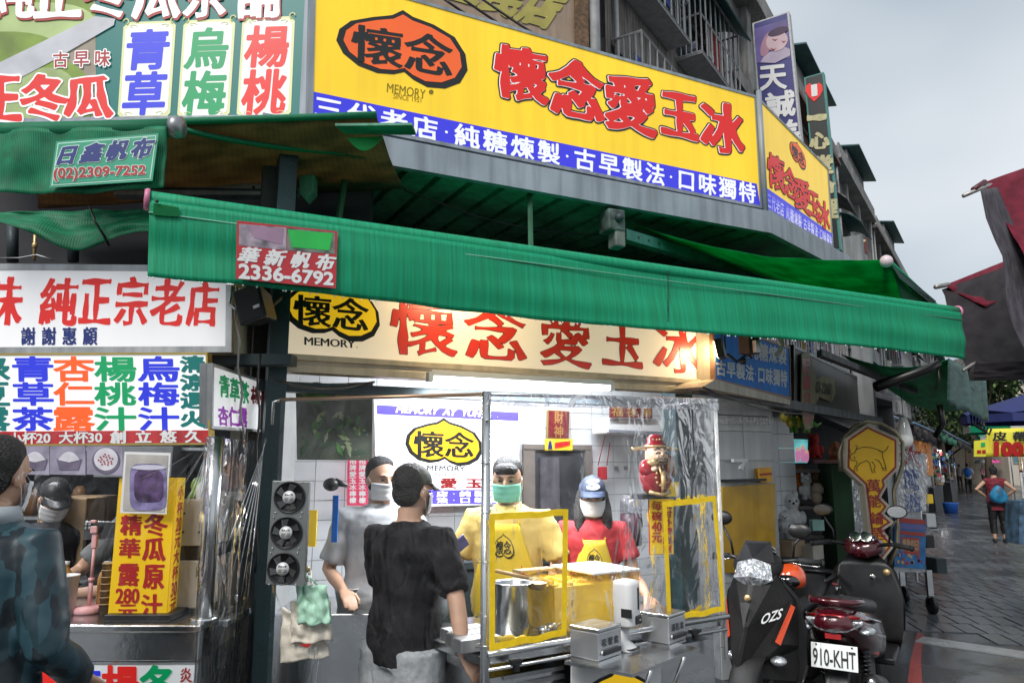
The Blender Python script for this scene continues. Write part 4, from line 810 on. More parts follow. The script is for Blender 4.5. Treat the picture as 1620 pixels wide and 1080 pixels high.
b.tube([L_(0, .2, -.1), L_(0, .21, -.38)], .04 * sc_f, 8); b.tube([L_(.3, .08, .12), L_(.32, .08, -.18)], .03 * sc_f, 6); b.tube([L_(.18, .12, .13), L_(.17, .12, -.15)], .025 * sc_f, 6); b.build('gold_trim', GOLD, t)
b = MB(); b.ball(L_(0, .05, .15), (.2 * sc_f, .16 * sc_f, .2 * sc_f), 0, 20, 12, AXF); b.ball(L_(0, .2, .165), (.035 * sc_f, .055 * sc_f, .032 * sc_f)); b.ball(L_(-.07, .16, .13), .045 * sc_f); b.ball(L_(.07, .16, .13), .045 * sc_f); b.ball(L_(-.16, .05, .15), (.03 * sc_f, .03 * sc_f, .06 * sc_f)); b.ball(L_(.16, .05, .15), (.03 * sc_f, .03 * sc_f, .06 * sc_f)); b.ball(L_(-.12, .14, -.06), (.06 * sc_f, .05 * sc_f, .05 * sc_f)); b.build('face', SKN, t)
b = MB()
for s_ in (-1, 1):
    b.tube([L_(s_ * .12, .19, .18), L_(s_ * .08, .215, .2), L_(s_ * .04, .215, .18)], .008 * sc_f, 5); b.tube([L_(s_ * .14, .17, .235), L_(s_ * .08, .2, .265), L_(s_ * .03, .2, .24)], .009 * sc_f, 5); b.tube([L_(s_ * .015, .22, .10), L_(s_ * .08, .215, .095), L_(s_ * .12, .18, .05)], .008 * sc_f, 5)
b.tube([L_(-.07, .21, .06), L_(0, .225, .03), L_(.07, .21, .06)], .008 * sc_f, 5); b.tube([L_(0, .21, .0), L_(0, .22, -.1)], [.03 * sc_f, .004 * sc_f], 8); b.build('beard_and_brows', BLKP, t)
b = MB(); b.lathe([(.15, .27), (.165, .28), (.16, .32), (.13, .35), (.12, .44), (.08, .47), (0, .47)], L_(0, .03, 0) if False else V((0, 0, 0)), 4) if False else b.rings([[L_(.18 * w_ * math.cos(a), .03 + .15 * w_ * math.sin(a), h) for a in [i * .314 for i in range(20)]] for w_, h in ((.95, .26), (1.05, .28), (1, .33), (.78, .35), (.8, .43), (.5, .48), (.05, .49))]); b.build('hat', DRED, t)
b = MB(); b.rings([[L_(.19 * math.cos(a), .03 + .165 * math.sin(a), h) for a in [i * .314 for i in range(20)]] for h in (.275, .31)])
for s_ in (-1, 1): b.tube([L_(s_ * .15, .02, .25), L_(s_ * .28, .02, .26), L_(s_ * .42, .02, .24), L_(s_ * .46, .02, .27)], [.015 * sc_f, .035 * sc_f, .035 * sc_f, .01 * sc_f], 8)
for a in range(5): b.ball(L_(-.1 + .05 * a, .15 - abs(a - 2) * .02, .4), .018 * sc_f, 0, 8, 5)
b.build('hat_wings', GOLD, t)
b = MB(); b.rings([[L_(-.13 + w_ * math.cos(a), .15 + .5 * w_ * math.sin(a), h) for a in [i * .4 for i in range(16)]] for w_, h in ((.05, -.03), (.09, 0), (.14, .06), (.12, .055), (.05, .05))]); b.ball(L_(-.13, .15, .06), .055 * sc_f); b.build('ingot', GOLD, t)
b = MB(); b.box(L_(0, -.16, -.5), (.5 * sc_f, .3 * sc_f, .03), ax=(D1, N1, Z)); b.solo('shelf', BLACK, 'narrow black shelf under the deity figurine', 'shelf')
q_ = pq(PN(4.0), [(1052, 762), (1074, 762), (1074, 785), (1052, 785)])
b = MB(); b.slab(q_, N1 * .004); b.solo('note_card', mat('yellow_card', (.75, .5, .03)), 'small blank yellow card beside the figurine on the shelf', 'card')

# teal columns
for i, (px0, px1, d, zt2, lab) in enumerate([(416, 447, 3.72, 3.3, 'dark teal square column between the drinks stall and the plastic curtain'), (1072, 1100, 4.15, 2.3, 'dark teal square column right of the figurine'), (1194, 1210, 4.93, 2.3, 'slim dark column between the tiled bay and the toy shop')]):
    a, c = ud(px0, d), ud(px1, d); w = c - a; b = MB(); b.box(U((a + c) / 2, d + w / 2, zt2 / 2), (w, w, zt2), ax=(D1, N1, Z)); b.solo('steel_column', TEALC, lab, 'column', bevel=.004)
b = MB(); a, c = ud(392, 3.8), ud(424, 3.8); b.slab([U(a, 3.86, 0), U(c, 3.86, 0), U(c, 3.86, 3.3), U(a, 3.86, 3.3)], N1 * .06); b.solo('dark_strip', mat('near_black_brown', (.035, .03, .028), .7, 0, .4, 6, .2, 20), 'dark wall strip behind the round post and beside the teal column', 'post')  # plain near-black strip left of the teal column

# ------------------------------------------------------------ lit main sign over the counter
F_ = PN(3.79); bl, br = hit(F_, 425, 575), hit(F_, 1117, 612); zbm = (bl.z + br.z) / 2
bl.z = br.z = zbm; zt3 = 2.64
SGL = mat('warm_sign_face', (.84, .71, .52), .35, 0, .05, 1.5, emit=.3, coat=.2); CRM = mat('cream_metal_trim', (.62, .52, .38), .4, .2, .08, 4, streak=.2)
t, fq, nn = lightbox('stall_sign', 'warm lit cream sign with yellow heart logo and red characters under the green awning', [V((bl.x, bl.y, zt3)), V((br.x, br.y, zt3)), br, bl], .22, SGL, CRM, .02, back=mat('sign_side_metal', (.45, .4, .33), .4, .6, .2, 6, streak=.35))
FG = (fq[0], -nn)
b = MB(); b.box((bl + br) / 2 + Z * .035 - N1 * .012, ((br - bl).length, .024, .03), ax=(D1, N1, Z)); b.box((bl + br) / 2 + Z * -.022 - N1 * -.03, ((br - bl).length, .1, .04), ax=(D1, N1, Z)); b.build('lower_moulding', CRM, t, bevel=.003)
b = MB(); logo(b, pq(FG, [(446, 438), (603, 446), (600, 547), (446, 525)]), 0, 1, 0, .05, N=72, shift=(.012, -.03)); b.build('heart_logo', [BLKP, mat('yellow_heart_print', (.9, .55, .015), .4, 0, .03, 2, emit=.3)], t)
b = MB(); text(b, 'MEMORY', pq(FG, [(482, 533), (561, 539), (561, 550), (482, 545)]), 0, N=48, bold=.004, an=.03, gap=.1); b.ball(hit(off(FG, .002), 565, 549), .003, 0, 6, 4); b.build('black_lettering', BLKP, t)
b = MB(); RED2 = mat('lit_red_print', (.6, .035, .022), .35, 0, .06, 1.4, emit=.16, coat=.2)
for ch, x0, y0, x1, y1 in [('懷', 620, 475, 718, 561), ('念', 740, 484, 830, 569), ('愛', 858, 495, 932, 579), ('玉', 955, 503, 1014, 579), ('冰', 1037, 512, 1107, 590)]:
    qq = pq(FG, [(x0, y0 - 3), (x1, y0 + 3), (x1, y1 + 2), (x0, y1 - 3)]); text(b, ch, qq, 1, N=88, bold=.012, an=.022, wob=.03); text(b, ch, qq, 0, N=88, bold=.004, an=.022, wob=.03, lift=.0035)
b.build('red_lettering', [RED2, BLKP], t)
WARM = lampmat('flood_lamp_glow', (1, .72, .38), 7)
def floodlamp(px, py, d, lab, aim, e):
    c = hit(PN(d), px, py); t = thing('floodlight', lab, 'lamp', c, 'floodlights on the cream sign'); dr = (aim - c).normalized(); x = dr.cross(Z).normalized(); y = x.cross(dr)
    b = MB(); b.box(c, (.12, .045, .12), ax=(x, dr, y)); b.build('housing', BLACK, t, bevel=.004); b = MB(); b.box(c + dr * .026, (.1, .006, .1), ax=(x, dr, y)); b.build('lamp_glass', WARM, t)
    b = MB(); b.tube([c - dr * .02 + x * .07, c - dr * .02 + x * .07 + Z * .12, c - dr * .02 - x * .07 + Z * .12, c - dr * .02 - x * .07], .005, 6); b.tube([c + Z * .12, c + Z * .12 + N1 * .5], .008, 6); b.build('bracket', DARKM, t)
    l = bpy.data.lights.new('flood', 'AREA'); l.size = .1; l.energy = e; l.color = (1, .74, .42); o = bpy.data.objects.new('flood', l); C.objects.link(o); o.location = c + dr * .035; o.rotation_euler = (-dr).to_track_quat('Z', 'Y').to_euler()
floodlamp(742, 420, 3.45, 'small floodlight behind the green valance aimed at the middle of the cream sign', hit(F_, 742, 500), 2.4)
floodlamp(1140, 552, 3.62, 'small warm floodlight glowing beside the right end of the cream sign', hit(F_, 1085, 565), .9)
# fluorescent batten under the sign
def batten(a, c, name, lab, grp, glow=9, e=9, w=.05):
    t = thing(name, lab, 'light', (a + c) / 2, grp); dr = (c - a).normalized(); L = (c - a).length; y = dr.cross(Z).normalized()
    b = MB(); b.box((a + c) / 2 + Z * .03, (L, w, .03), ax=(dr, y, Z)); b.box(a + Z * .01, (.03, w, .05), ax=(dr, y, Z)); b.box(c + Z * .01, (.03, w, .05), ax=(dr, y, Z)); b.build('fitting', WHITE, t, bevel=.003)
    b = MB(); b.tube([a + dr * .02 - Z * .004, c - dr * .02 - Z * .004], .014, 12); b.build('tube', lampmat('fluorescent_glow', (.9, .95, 1), glow), t)
    if e:
        l = bpy.data.lights.new('tube_light', 'AREA'); l.shape = 'RECTANGLE'; l.size = L * .95; l.size_y = .04; l.energy = e; l.color = (.9, .95, 1); o = bpy.data.objects.new('tube_light', l); C.objects.link(o); o.location = (a + c) / 2 - Z * .035; o.rotation_euler = Matrix((dr, -y, Z)).transposed().to_euler() if (dr.cross(-y)).z > 0 else Matrix((dr, y, Z)).transposed().to_euler()
    return t
ta, tb = hit(PN(3.72), 680, 603), hit(PN(3.72), 966, 610); ta.z = tb.z = (ta.z + tb.z) / 2
batten(ta, tb, 'fluorescent_light', 'bright fluorescent tube fixed beneath the cream sign', 'fluorescent tubes', 10, 26)
batten(U(ud(640, 4.5), 4.5, 2.55), U(ud(1000, 4.5), 4.5, 2.55), 'fluorescent_light', 'fluorescent tube on the stall ceiling above the staff', 'fluorescent tubes', 8, 26)
b = MB(); b.box(U((ud(425, 3.8) + ud(1115, 3.8)) / 2, 3.86, zbm - .11), ((br - bl).length + .1, .08, .05), ax=(D1, N1, Z)); b.solo('header_beam', DARKM, 'dark header beam under the cream sign', 'beam')
# loudspeaker
c = at(407, 486, 3.25); t = thing('loudspeaker', 'black loudspeaker tilted on a bracket left of the heart logo sign', 'speaker', c - Z * .1)
ax_ = (V((.93, -.2, .3)).normalized(), V((.2, .98, 0)).normalized(), V((-.3, .06, .95)).normalized()); b = MB()
w_, h_ = .135, .165; fr_ = [c + ax_[0] * x * w_ / 2 - ax_[1] * .07 + ax_[2] * z * h_ / 2 for x, z in ((-1, 1), (1, 1), (1, -1), (-1, -1))]; bk_ = [c + ax_[0] * x * w_ * .35 + ax_[1] * .07 + ax_[2] * z * h_ * .38 for x, z in ((-1, 1), (1, 1), (1, -1), (-1, -1))]
b.add(fr_ + bk_, [(0, 1, 2, 3), (7, 6, 5, 4), (0, 4, 5, 1), (1, 5, 6, 2), (2, 6, 7, 3), (3, 7, 4, 0)]); b.build('cabinet', BLACK, t, bevel=.008)
b = MB(); b.slab([p - ax_[1] * .004 for p in inset(fr_, .01)], ax_[1] * .003); b.build('grille', mat('speaker_grille', (.02, .02, .02), .7, 0, .2, 5, .4, 300), t)
b = MB(); b.slab([c + ax_[0] * x - ax_[1] * .078 + ax_[2] * z for x, z in ((.02, -.018), (.05, -.018), (.05, -.032), (.02, -.032))], ax_[1] * .002); b.build('badge', WHTF, t)
b = MB(); b.tube([c + ax_[1] * .06, c + V((0, .14, .02)), c + V((0.02, .25, .1))], .012, 8); b.build('bracket', DARKM, t)
b = MB(); p0 = at(367, 470, 3.35); b.tube([p0 + V((0, 0, .06)), p0 + V((-.01, 0, -.03)), p0 + V((.03, 0, -.07)), c + V((-.05, .05, .0))], .007, 8); b.solo('cable', DULL, 'grey cable looping from the white sign to the loudspeaker', 'cable')
# fan panel
fq_ = [at(431, 760, 3.1), at(489, 762, 3.1), at(481, 926, 3.1), at(420, 924, 3.1)]
t = thing('ventilation_unit', 'grey metal panel with three small round cooling fans on the teal column', 'fan panel', fq_[3]); 
b = MB(); b.slab(fq_, V((0, .03, 0))); b.build('plate', mat('grey_satin_steel', (.2, .21, .21), .4, .6, .1, 8), t, bevel=.002)
for k, (cx, cy) in enumerate(((458, 786), (453, 842), (448, 899))):
    c = at(cx, cy, 3.096); axn = (V((1, 0, 0)), Z, V((0, -1, 0)))
    b = MB(); b.lathe([(.065, 0), (.064, .005), (.059, .005), (.058, -.001), (0, -.001)], c, 32, 0, axn); fr0 = b.build('fan', BLACK, t)
    b = MB()
    for j in range(5):
        a = j * 1.257 + k * .4; b.slab([c + V((math.cos(a) * .02, -.003, math.sin(a) * .02)), c + V((math.cos(a - .25) * .055, -.003, math.sin(a - .25) * .055)), c + V((math.cos(a + .3) * .056, -.006, math.sin(a + .3) * .056)), c + V((math.cos(a + .75) * .022, -.006, math.sin(a + .75) * .022))], V((0, .0015, 0)))
    b.build('blades', mat('glossy_fan_blade', (.03, .03, .03), .12, 0, .1, 5, coat=1), fr0)
    b = MB(); b.lathe([(.026, .004), (.026, .009), (0, .0095)], c, 24, 0, axn); b.build('hub_label', mat('silver_label', (.6, .6, .6), .35, .2), fr0)
    b = MB()
    for s_, y_, h_ in (('RACE', .010, .007), ('AC 12', -.004, .004), ('50 60', -.011, .004)): w2 = .016; text(b, s_, [c + V((-w2, -.0098, y_ + h_ / 2)), c + V((w2, -.0098, y_ + h_ / 2)), c + V((w2, -.0098, y_ - h_ / 2)), c + V((-w2, -.0098, y_ - h_ / 2))], 0, N=26, bold=.03, lift=.0005)
    b.build('hub_print', BLKP, fr0)
    for dx in (-.06, .06):
        for dz in (-.06, .06): b = MB(); b.lathe([(.003, 0), (.003, .002), (0, .002)], c + V((dx * .9, 0, dz * 1.02)), 8, 0, axn); b.build('screw', STEEL, t)

# ------------------------------------------------------------ serving counter, curtain frame
A = V((-.104, 3.0, 0)); B = V((1.02, 3.72, 0)); AB = (B - A).normalized(); ABn = V((-AB.y, AB.x, 0)); PAB = PV((A.x, A.y), (B.x, B.y))
zr = .935; LAB = (B - A).length
sc_t = thing('serving_counter', 'stainless steel serving counter at the open stall front behind the yellow taped curtain', 'counter', (.6, 3.7, 0))
b = MB(); b.slab([A + Z * (zr - .02) + ABn * .02, B + Z * (zr - .02) + ABn * .02, B + ABn * .72 + Z * (zr - .02), A + ABn * .72 + Z * (zr - .02) - AB * .05], Z * -.03); b.build('worktop', STEEL, sc_t)
b = MB(); b.slab([A + ABn * .08 + AB * .05 + Z * .02, B + ABn * .08 + Z * .02, B + ABn * .08 + Z * (zr - .12), A + ABn * .08 + AB * .05 + Z * (zr - .12)], ABn * .6); b.build('cabinet', STEEL, sc_t)
b = MB()
for j in range(7): zz = .18 + j * .035; b.box(A + AB * .28 + ABn * .075 + Z * (zz + .42), (.3, .01, .016), ax=(AB, ABn, V((0, 0, 1))))
b.build('vent_slats', DULL, sc_t)
b = MB(); b.tube([A + Z * zr - ABn * .02, B + Z * zr - ABn * .02], .013, 12); b.tube([A + Z * (zr - .06) - ABn * .01, B + Z * (zr - .06) - ABn * .01], .008, 8); b.build('rail', STEEL, sc_t)
for s_ in (.09, .82): b = MB(); b.box(A + AB * LAB * s_ + Z * (zr - .04) - ABn * .03, (.045, .03, .02), ax=(AB, ABn, Z)); b.box(A + AB * LAB * s_ + Z * (zr - .06) - ABn * .035, (.02, .025, .03), ax=(AB, ABn, Z)); b.build('latch', BLACK, sc_t, bevel=.003)
PR = thing('curtain_frame', 'thin steel pipe frame carrying the clear plastic curtains', 'frame', A)
zTA, zTB = 1.93, 1.968
Cc = V((-1.02, 3.26, 0))
b = MB(); b.tube([A + Z * 0.0, A + Z * (zTA + .01)], .0185, 16); b.build('main_post', STEEL, PR)
b = MB(); b.tube([A + Z * zTA, B + Z * zTB], .008, 8); b.build('right_rail', STEEL, PR); b = MB(); b.tube([A + Z * zTA, Cc + Z * zTA], .008, 8); b.build('left_rail', mat('bronze_pipe', (.4, .25, .16), .3, .9), PR)
b = MB(); b.tube([B + Z * zTB, B + N1 * .42 + Z * (zTB + .0)], .008, 8); b.build('return_rail', STEEL, PR)
b = MB(); b.tube([B + Z * (zr - .2), B + Z * zTB], .009, 10); b.build('right_post', WHITE, PR)
b = MB(); b.tube([Cc + Z * zTA, Cc + Z * (zTA - .01) + V((-.03, 0, 0)), Cc + V((-.03, 0, zTA - .11))], .007, 8); b.build('hook_end', STEEL, PR)
for zz in (1.83, 1.66, 1.47, 1.28, 1.08, .97):
    b = MB(); b.tube([A + Z * zz + AB * .02 - ABn * .02, A + Z * (zz + .005) - V((.03, .02, 0)), A + Z * (zz - .006) - V((.035, .03, 0)), A + Z * (zz - .004) + AB * .03 - ABn * .03, A + Z * (zz + .012) + AB * .04 - ABn * .02], .0018, 5); b.build('wire_clip', STEEL, PR)
# clear curtains
PLC = plastic('clear_curtain', .2, (3, 3, 1.6), (.99, .99, .99), .006, .02)
PLC2 = plastic('soft_curtain', .12, (2, 2, 1.2), (.99, .99, .99), .006, .015, .2)
def curtain(a, c, z0a, z0c, z1a, z1c, lab, amp=.02, grp='clear plastic curtains', freq=17, ns=(60, 60), pm=None):
    def P(u, v):
        p = lerp(a, c, u); z = lerp(lerp(z0a, z0c, u), lerp(z1a, z1c, u), v)
        w = (math.sin(u * freq + 2.2 * noise.noise(V((u * 3, v * 2, a.x)))) * .5 + noise.noise(V((u * 9, v * 3.5, 2 + a.x))) * .7) * amp * (.35 + v * .8)
        if v < .06: w *= v / .06
        return V((p.x, p.y, z)) - ABn * (w + .012)
    b = MB().cloth(P, *ns); o = b.solo('plastic_curtain', pm or PLC, lab, 'curtain', grp); return o
t = curtain(A + AB * .03, B, zTA, zTB, zr + .01, zr + .03, 'clear plastic curtain with yellow taped windows hanging over the serving counter', .014)
curtain(Cc, A - V((.03, -.01, 0)), zTA, zTA, .35, .75, 'clear plastic curtain hanging in front of the customer in black', .022, freq=23)
curtain(B + N1 * .01 + D1 * .0, B + N1 * .42, zTB, zTB, zr, zr, 'short clear curtain strip folded round the right corner of the counter', .012, freq=14, pm=PLC2, ns=(20, 40))
# top hem bands of milky plastic
b = MB(); b.slab([A + Z * (zTA + .004) - ABn * .02, B + Z * (zTB + .004) - ABn * .02, B + Z * (zTB - .05) - ABn * .022, A + Z * (zTA - .05) - ABn * .022], ABn * .001); b.solo('hem_band', plastic('milky_plastic', .3, (4, 4, 4), (.85, .85, .88), .16, .1), 'milky folded plastic hem along the right rail', 'hem')
# yellow taped windows
TAPE = mat('yellow_tape', (.95, .62, .01), .5, 0, .1, 25)
def tape(pts, w, name, lab):
    t = thing(name, lab, 'tape window', hit(off(PAB, .05), *pts[3]))
    q = pq(off(PAB, .045), pts); nn = len(q)
    qi = inset(q, w)
    for i in range(4):
        j = (i + 1) % 4; b = MB(); n_ = 14
        def P(u, v, i=i, j=j): p = lerp(lerp(q[i], q[j], u), lerp(qi[i], qi[j], u), v); return p + ABn * (.003 * noise.noise(V((u * 3, i * 5, 0)))) + Z * .007 * noise.noise(V((u * 4, i * 3, 2)))
        b.cloth(P, n_, 1); b.sm = [False] * len(b.sm); b.build('tape_strip', TAPE, t, solid=.0008)
tape([(774, 812), (899, 805), (896, 1004), (774, 1030)], .026, 'tape_window', 'yellow tape rectangle on the plastic in front of the steel pot')
tape([(1048, 793), (1133, 784), (1147, 966), (1056, 985)], .026, 'tape_window', 'yellow tape rectangle on the plastic at the right corner of the counter')
# shelf with boxes and dispenser
def W(px, py, z): return atz(px, py, z)
zs_ = .87
sq = [W(893, 1045, zs_), W(1000, 1066, zs_), W(1106, 1024, zs_), W(1018, 1004, zs_)]
t = thing('front_shelf', 'thin stainless shelf fixed outside the serving counter', 'shelf', sum(sq, V((0, 0, 0))) / 4); b = MB(); b.slab(sq, Z * -.012); b.build('plate', STEEL, t); b = MB(); b.tube([lerp(sq[1], sq[2], .25) - Z * .012, lerp(sq[1], sq[2], .25) + ABn * .15 - Z * .3], .008, 6); b.tube([lerp(sq[1], sq[2], .75) - Z * .012, lerp(sq[1], sq[2], .75) + ABn * .15 - Z * .3], .008, 6); b.build('bracket', STEEL, t)
u1 = (sq[2] - sq[1]).normalized(); v1 = V((-u1.y, u1.x, 0))
FBX = mat('brushed_box_steel', (.5, .51, .53), .3, .75, .1, 6)
def strawbox(px, py, lab, txt, w=.165, d=.14, h=.135):
    c = W(px, py, zs_); t = thing('straw_box', lab, 'box', c, 'steel boxes on the front shelf'); F0 = c - v1 * d / 2; 
    fl_ = [F0 - u1 * w / 2, F0 + u1 * w / 2, F0 + u1 * w / 2 + v1 * d, F0 - u1 * w / 2 + v1 * d]
    b = MB(); b.slab([p + Z * .012 for p in fl_], Z * (h - .03)); b.build('body', FBX, t, bevel=.003)
    b = MB(); b.slab([p + Z * (h - .016) + (p - c) * .03 for p in fl_], Z * .014); b.build('lid', STEEL, t, bevel=.004); b = MB(); b.slab([p for p in fl_], Z * .01); b.build('foot', STEEL, t)
    b = MB(); b.box(F0 - v1 * .008 + Z * .04, (w * .75, .014, .018), ax=(u1, v1, Z)); b.build('dispensing_slot', BLACK, t, bevel=.003)
    b = MB(); b.lathe([(.008, 0), (.008, .003), (0, .004)], F0 - u1 * w * .38 + Z * .042 - v1 * .003, 12, 0, (u1, Z, -v1)); b.build('knob', WHITE, t)
    b = MB(); text(b, txt, [F0 - u1 * w * .36 + Z * .092, F0 + u1 * w * .36 + Z * .092, F0 + u1 * w * .36 + Z * .062, F0 - u1 * w * .36 + Z * .062], 0, N=44, bold=.015, gap=.15, lift=.003); b.build('lettering', BLKP, t)
strawbox(943, 1040, 'stainless straw box with three black characters, left of the white dispenser', '吸管盒'); strawbox(1050, 1015, 'stainless box with black characters, right of the white dispenser', '湯匙盒', .15)
c = W(993, 1028, zs_); t = thing('hand_dispenser', 'white automatic hand sanitiser dispenser with black sensor window and drip tray', 'dispenser', c)
def sup(cx, w, d, h): return [c + u1 * (w * math.copysign(abs(math.cos(a)) ** .6, math.cos(a))) + v1 * (d * math.copysign(abs(math.sin(a)) ** .6, math.sin(a)) + cx) + Z * h for a in [2 * math.pi * i / 28 for i in range(28)]]
b = MB(); b.rings([sup(0, .048, .045, .10), sup(0, .052, .048, .11), sup(0, .053, .048, .27), sup(0, .05, .046, .285), sup(0, .02, .02, .292)]); b.build('body', WHITE, t); b = MB(); b.rings([sup(.02, .05, .06, 0), sup(.02, .05, .06, .008), sup(.035, .035, .025, .04), sup(.03, .038, .03, .10)]); b.build('stand', WHITE, t)
b = MB(); b.rings([sup(-.01, .042, .035, .009), sup(-.01, .042, .035, .013)]); b.build('drip_tray', BLACK, t); b = MB(); b.box(c - v1 * .0485 + u1 * .016 + Z * .215, (.009, .004, .09), ax=(u1, v1, Z)); b.build('level_window', BLACK, t); b = MB(); b.box(c - v1 * .047 + u1 * .014 + Z * .128, (.05, .012, .038), ax=(u1, v1, Z)); b.build('sensor', BLACK, t, bevel=.006); b = MB(); b.box(c - v1 * .054 + u1 * .02 + Z * .128, (.008, .002, .003), ax=(u1, v1, Z)); b.build('indicator', WHTF, t)
b = MB(); b.box(c - v1 * .03 - u1 * .05 + Z * .16, (.006, .05, .035), ax=(u1, v1, Z)); b.build('black_clip', BLACK, t)
# logo panel below the shelf
pl_ = off(PAB, .0); q = [hit(pl_, 905, 1052), hit(pl_, 1046, 1032), hit(pl_, 1044, 1180), hit(pl_, 905, 1200)]
t = thing('logo_panel', 'white panel with yellow heart logo under the front shelf', 'sign', q[3]); b = MB(); b.slab(q, ABn * .01); b.build('panel', WHTF, t); b = MB(); logo(b, [bil(q, .06, .06), bil(q, .95, .1), bil(q, .95, .8), bil(q, .06, .8)], 0, 1, 0, .05, N=56); b.build('heart_logo', [BLKP, mat('yellow_heart_print', (.9, .55, .015))], t)

# things on the counter
zw = zr - .018
def K(px, py): return W(px, py, zw)
c = K(812, 1000) ; t = thing('steel_pot', 'open stainless steel stock pot of dark syrup on the counter', 'pot', c)
b = MB(); b.lathe([(0, 0), (.085, 0), (.088, .006), (.088, .205), (.093, .212), (.09, .216), (.084, .21), (.083, .17), (0, .17)], c, 32); b.build('pot_body', STEEL, t); b = MB(); b.lathe([(.083, .171), (0, .175)], c, 24); b.build('syrup', mat('dark_syrup', (.02, .012, .008), .1, coat=1), t)
b = MB(); l0 = c + V((.07, -.03, .235)); b.tube([l0, l0 + V((-.15, .02, .03))], .008, 8); b.build('ladle_handle', mat('bamboo_handle', (.45, .28, .12), .5), t); b = MB(); b.lathe([(0, 0), (.03, .004), (.04, .03), (.042, .032), (.038, .03), (.0, .006)], l0 + V((.04, 0, -.05)), 16); b.build('ladle_bowl', GOLD, t)
c0 = K(842, 972); c1 = K(992, 1000); 
tk = [W(838, 985, zw), W(975, 998, zw), W(1000, 960, zw), W(875, 950, zw)]
tu = AB; tv = ABn; c = A + AB * .70 + ABn * .34 + Z * zw
t = thing('jelly_tank', 'clear acrylic tank full of golden jelly with a white lid half across', 'tank', c)
w2, d2, h2 = .5, .34, .23
ACR = mat('golden_jelly', (.95, .62, .08), .25, 0, .14, 4, .1, 12, emit=.16, coat=.4)  # faint emission added to brighten the jelly
rc = lambda w, d, z: [c + tu * x * w / 2 + tv * y * d / 2 + Z * z for x, y in ((-1, -1), (1, -1), (1, 1), (-1, 1))]
b = MB(); b.slab(rc(w2 - .012, d2 - .012, .006), Z * .19); b.build('jelly', ACR, t)
b = MB()
random.seed(5)
for i in range(70): x, y = (random.random() - .5) * (w2 - .04), (random.random() - .5) * (d2 - .04); b.box(c + tu * x + tv * y + Z * .2, (.02 + .02 * random.random(), .02 + .02 * random.random(), .02 * random.random() + .005), rz=random.random() * 3)
b.build('jelly_pieces', mat('golden_jelly_chunks', (.9, .6, .1), .2, 0, .3, 30, coat=.4), t, kind='stuff')
GLS = plastic('acrylic_sheet', .02, (1, 1, 1), (1, .97, .86), .01, .05)
for a_, b_ in ((0, 1), (1, 2), (2, 3), (3, 0)):
    r_ = rc(w2, d2, 0); e_ = r_[b_] - r_[a_]; nn_ = V((-e_.y, e_.x, 0)).normalized() * .004; b = MB(); b.slab([r_[a_], r_[b_], r_[b_] + Z * h2, r_[a_] + Z * h2], nn_); b.build('acrylic_wall', GLS, t)
b = MB(); b.slab([p + Z * (h2 + .002) for p in [c + tu * -.05 * w2 - tv * d2 / 2, c + tu * w2 * .52 - tv * d2 / 2, c + tu * w2 * .52 + tv * d2 / 2, c - tu * .05 * w2 + tv * d2 / 2]], Z * .012); b.build('lid', WHITE, t, bevel=.004)
b = MB(); b.box(c - tu * w2 * .3 + Z * (h2 + .004) + tv * d2 * .38, (w2 * .4, .07, .01), ax=(tu, tv, Z)); b.build('wooden_edge', mat('wood_edge', (.4, .28, .14), .6), t)
c = A + AB * .3 + ABn * .12 + Z * (zw + .003); t = thing('drip_grid', 'perforated steel drip tray on the counter beside the yellow cloth', 'tray', c); b = MB(); b.box(c, (.5, .2, .006), ax=(AB, ABn, Z)); b.build('plate', mat('drip_plate', (.28, .27, .22), .3, .8), t); b = MB()
for i in range(24):
    for j in range(9): b.lathe([(.007, 0), (0, .0004)], c + AB * (-.23 + i * .02) + ABn * (-.085 + j * .021) + Z * .0035, 6)
b.build('perforations', BLACK, t, kind='stuff')
c = A + AB * .17 + ABn * .07 + Z * (zw + .012); b = MB()
for i in range(5):
    a = i * 1.25; pts = [c + AB * (.05 * math.cos(a + s_ * .5) * (1 - .1 * s_)) * 1.2 + ABn * (.028 * math.sin(a + s_ * .5)) + Z * (.008 + .012 * (i % 3) + .006 * math.sin(s_ * 1.9 + i)) for s_ in [k * .5 for k in range(9)]]; b.tube(pts, [.006] + [.015] * 7 + [.006], 10, flat=.8)
b.ball(c + Z * .012, (.055, .035, .022), 0, 14, 8); b.solo('cloth', mat('yellow_cloth', (.8, .55, .06), .85, 0, .12, 25, .5, 160), 'crumpled yellow cloth lying at the left end of the counter', 'cloth')
for i, (s_, d_) in enumerate(((.36, .12), (.42, .15))):
    c = A + AB * s_ + ABn * d_ + Z * (zw + .008); t = thing('steel_cup', ['small steel sauce cup beside the jelly tank', 'second steel sauce cup touching the jelly tank'][i], 'cup', c); b = MB(); b.lathe([(0, 0), (.018, 0), (.026, .03), (.03, .045), (.028, .045), (.016, .005), (0, .005)], c, 16); b.build('cup', STEEL, t); b = MB(); b.tube([c + V((.02, 0, .035)), c + V((.05, .01, .055))], .005, 6); b.build('handle', GOLD, t)
c = A + AB * .05 + ABn * .2 + Z * zw; t = thing('cash_tray', 'shallow steel tray of black trays by the customer hand', 'tray', c); b = MB()
for i in range(3): b.box(c + AB * (-.02 + i * .02) + ABn * (-.08 + i * .09) + Z * .03, (.18, .075, .05), ax=(AB, ABn, Z))
b.build('compartments', DULL, t, bevel=.004)
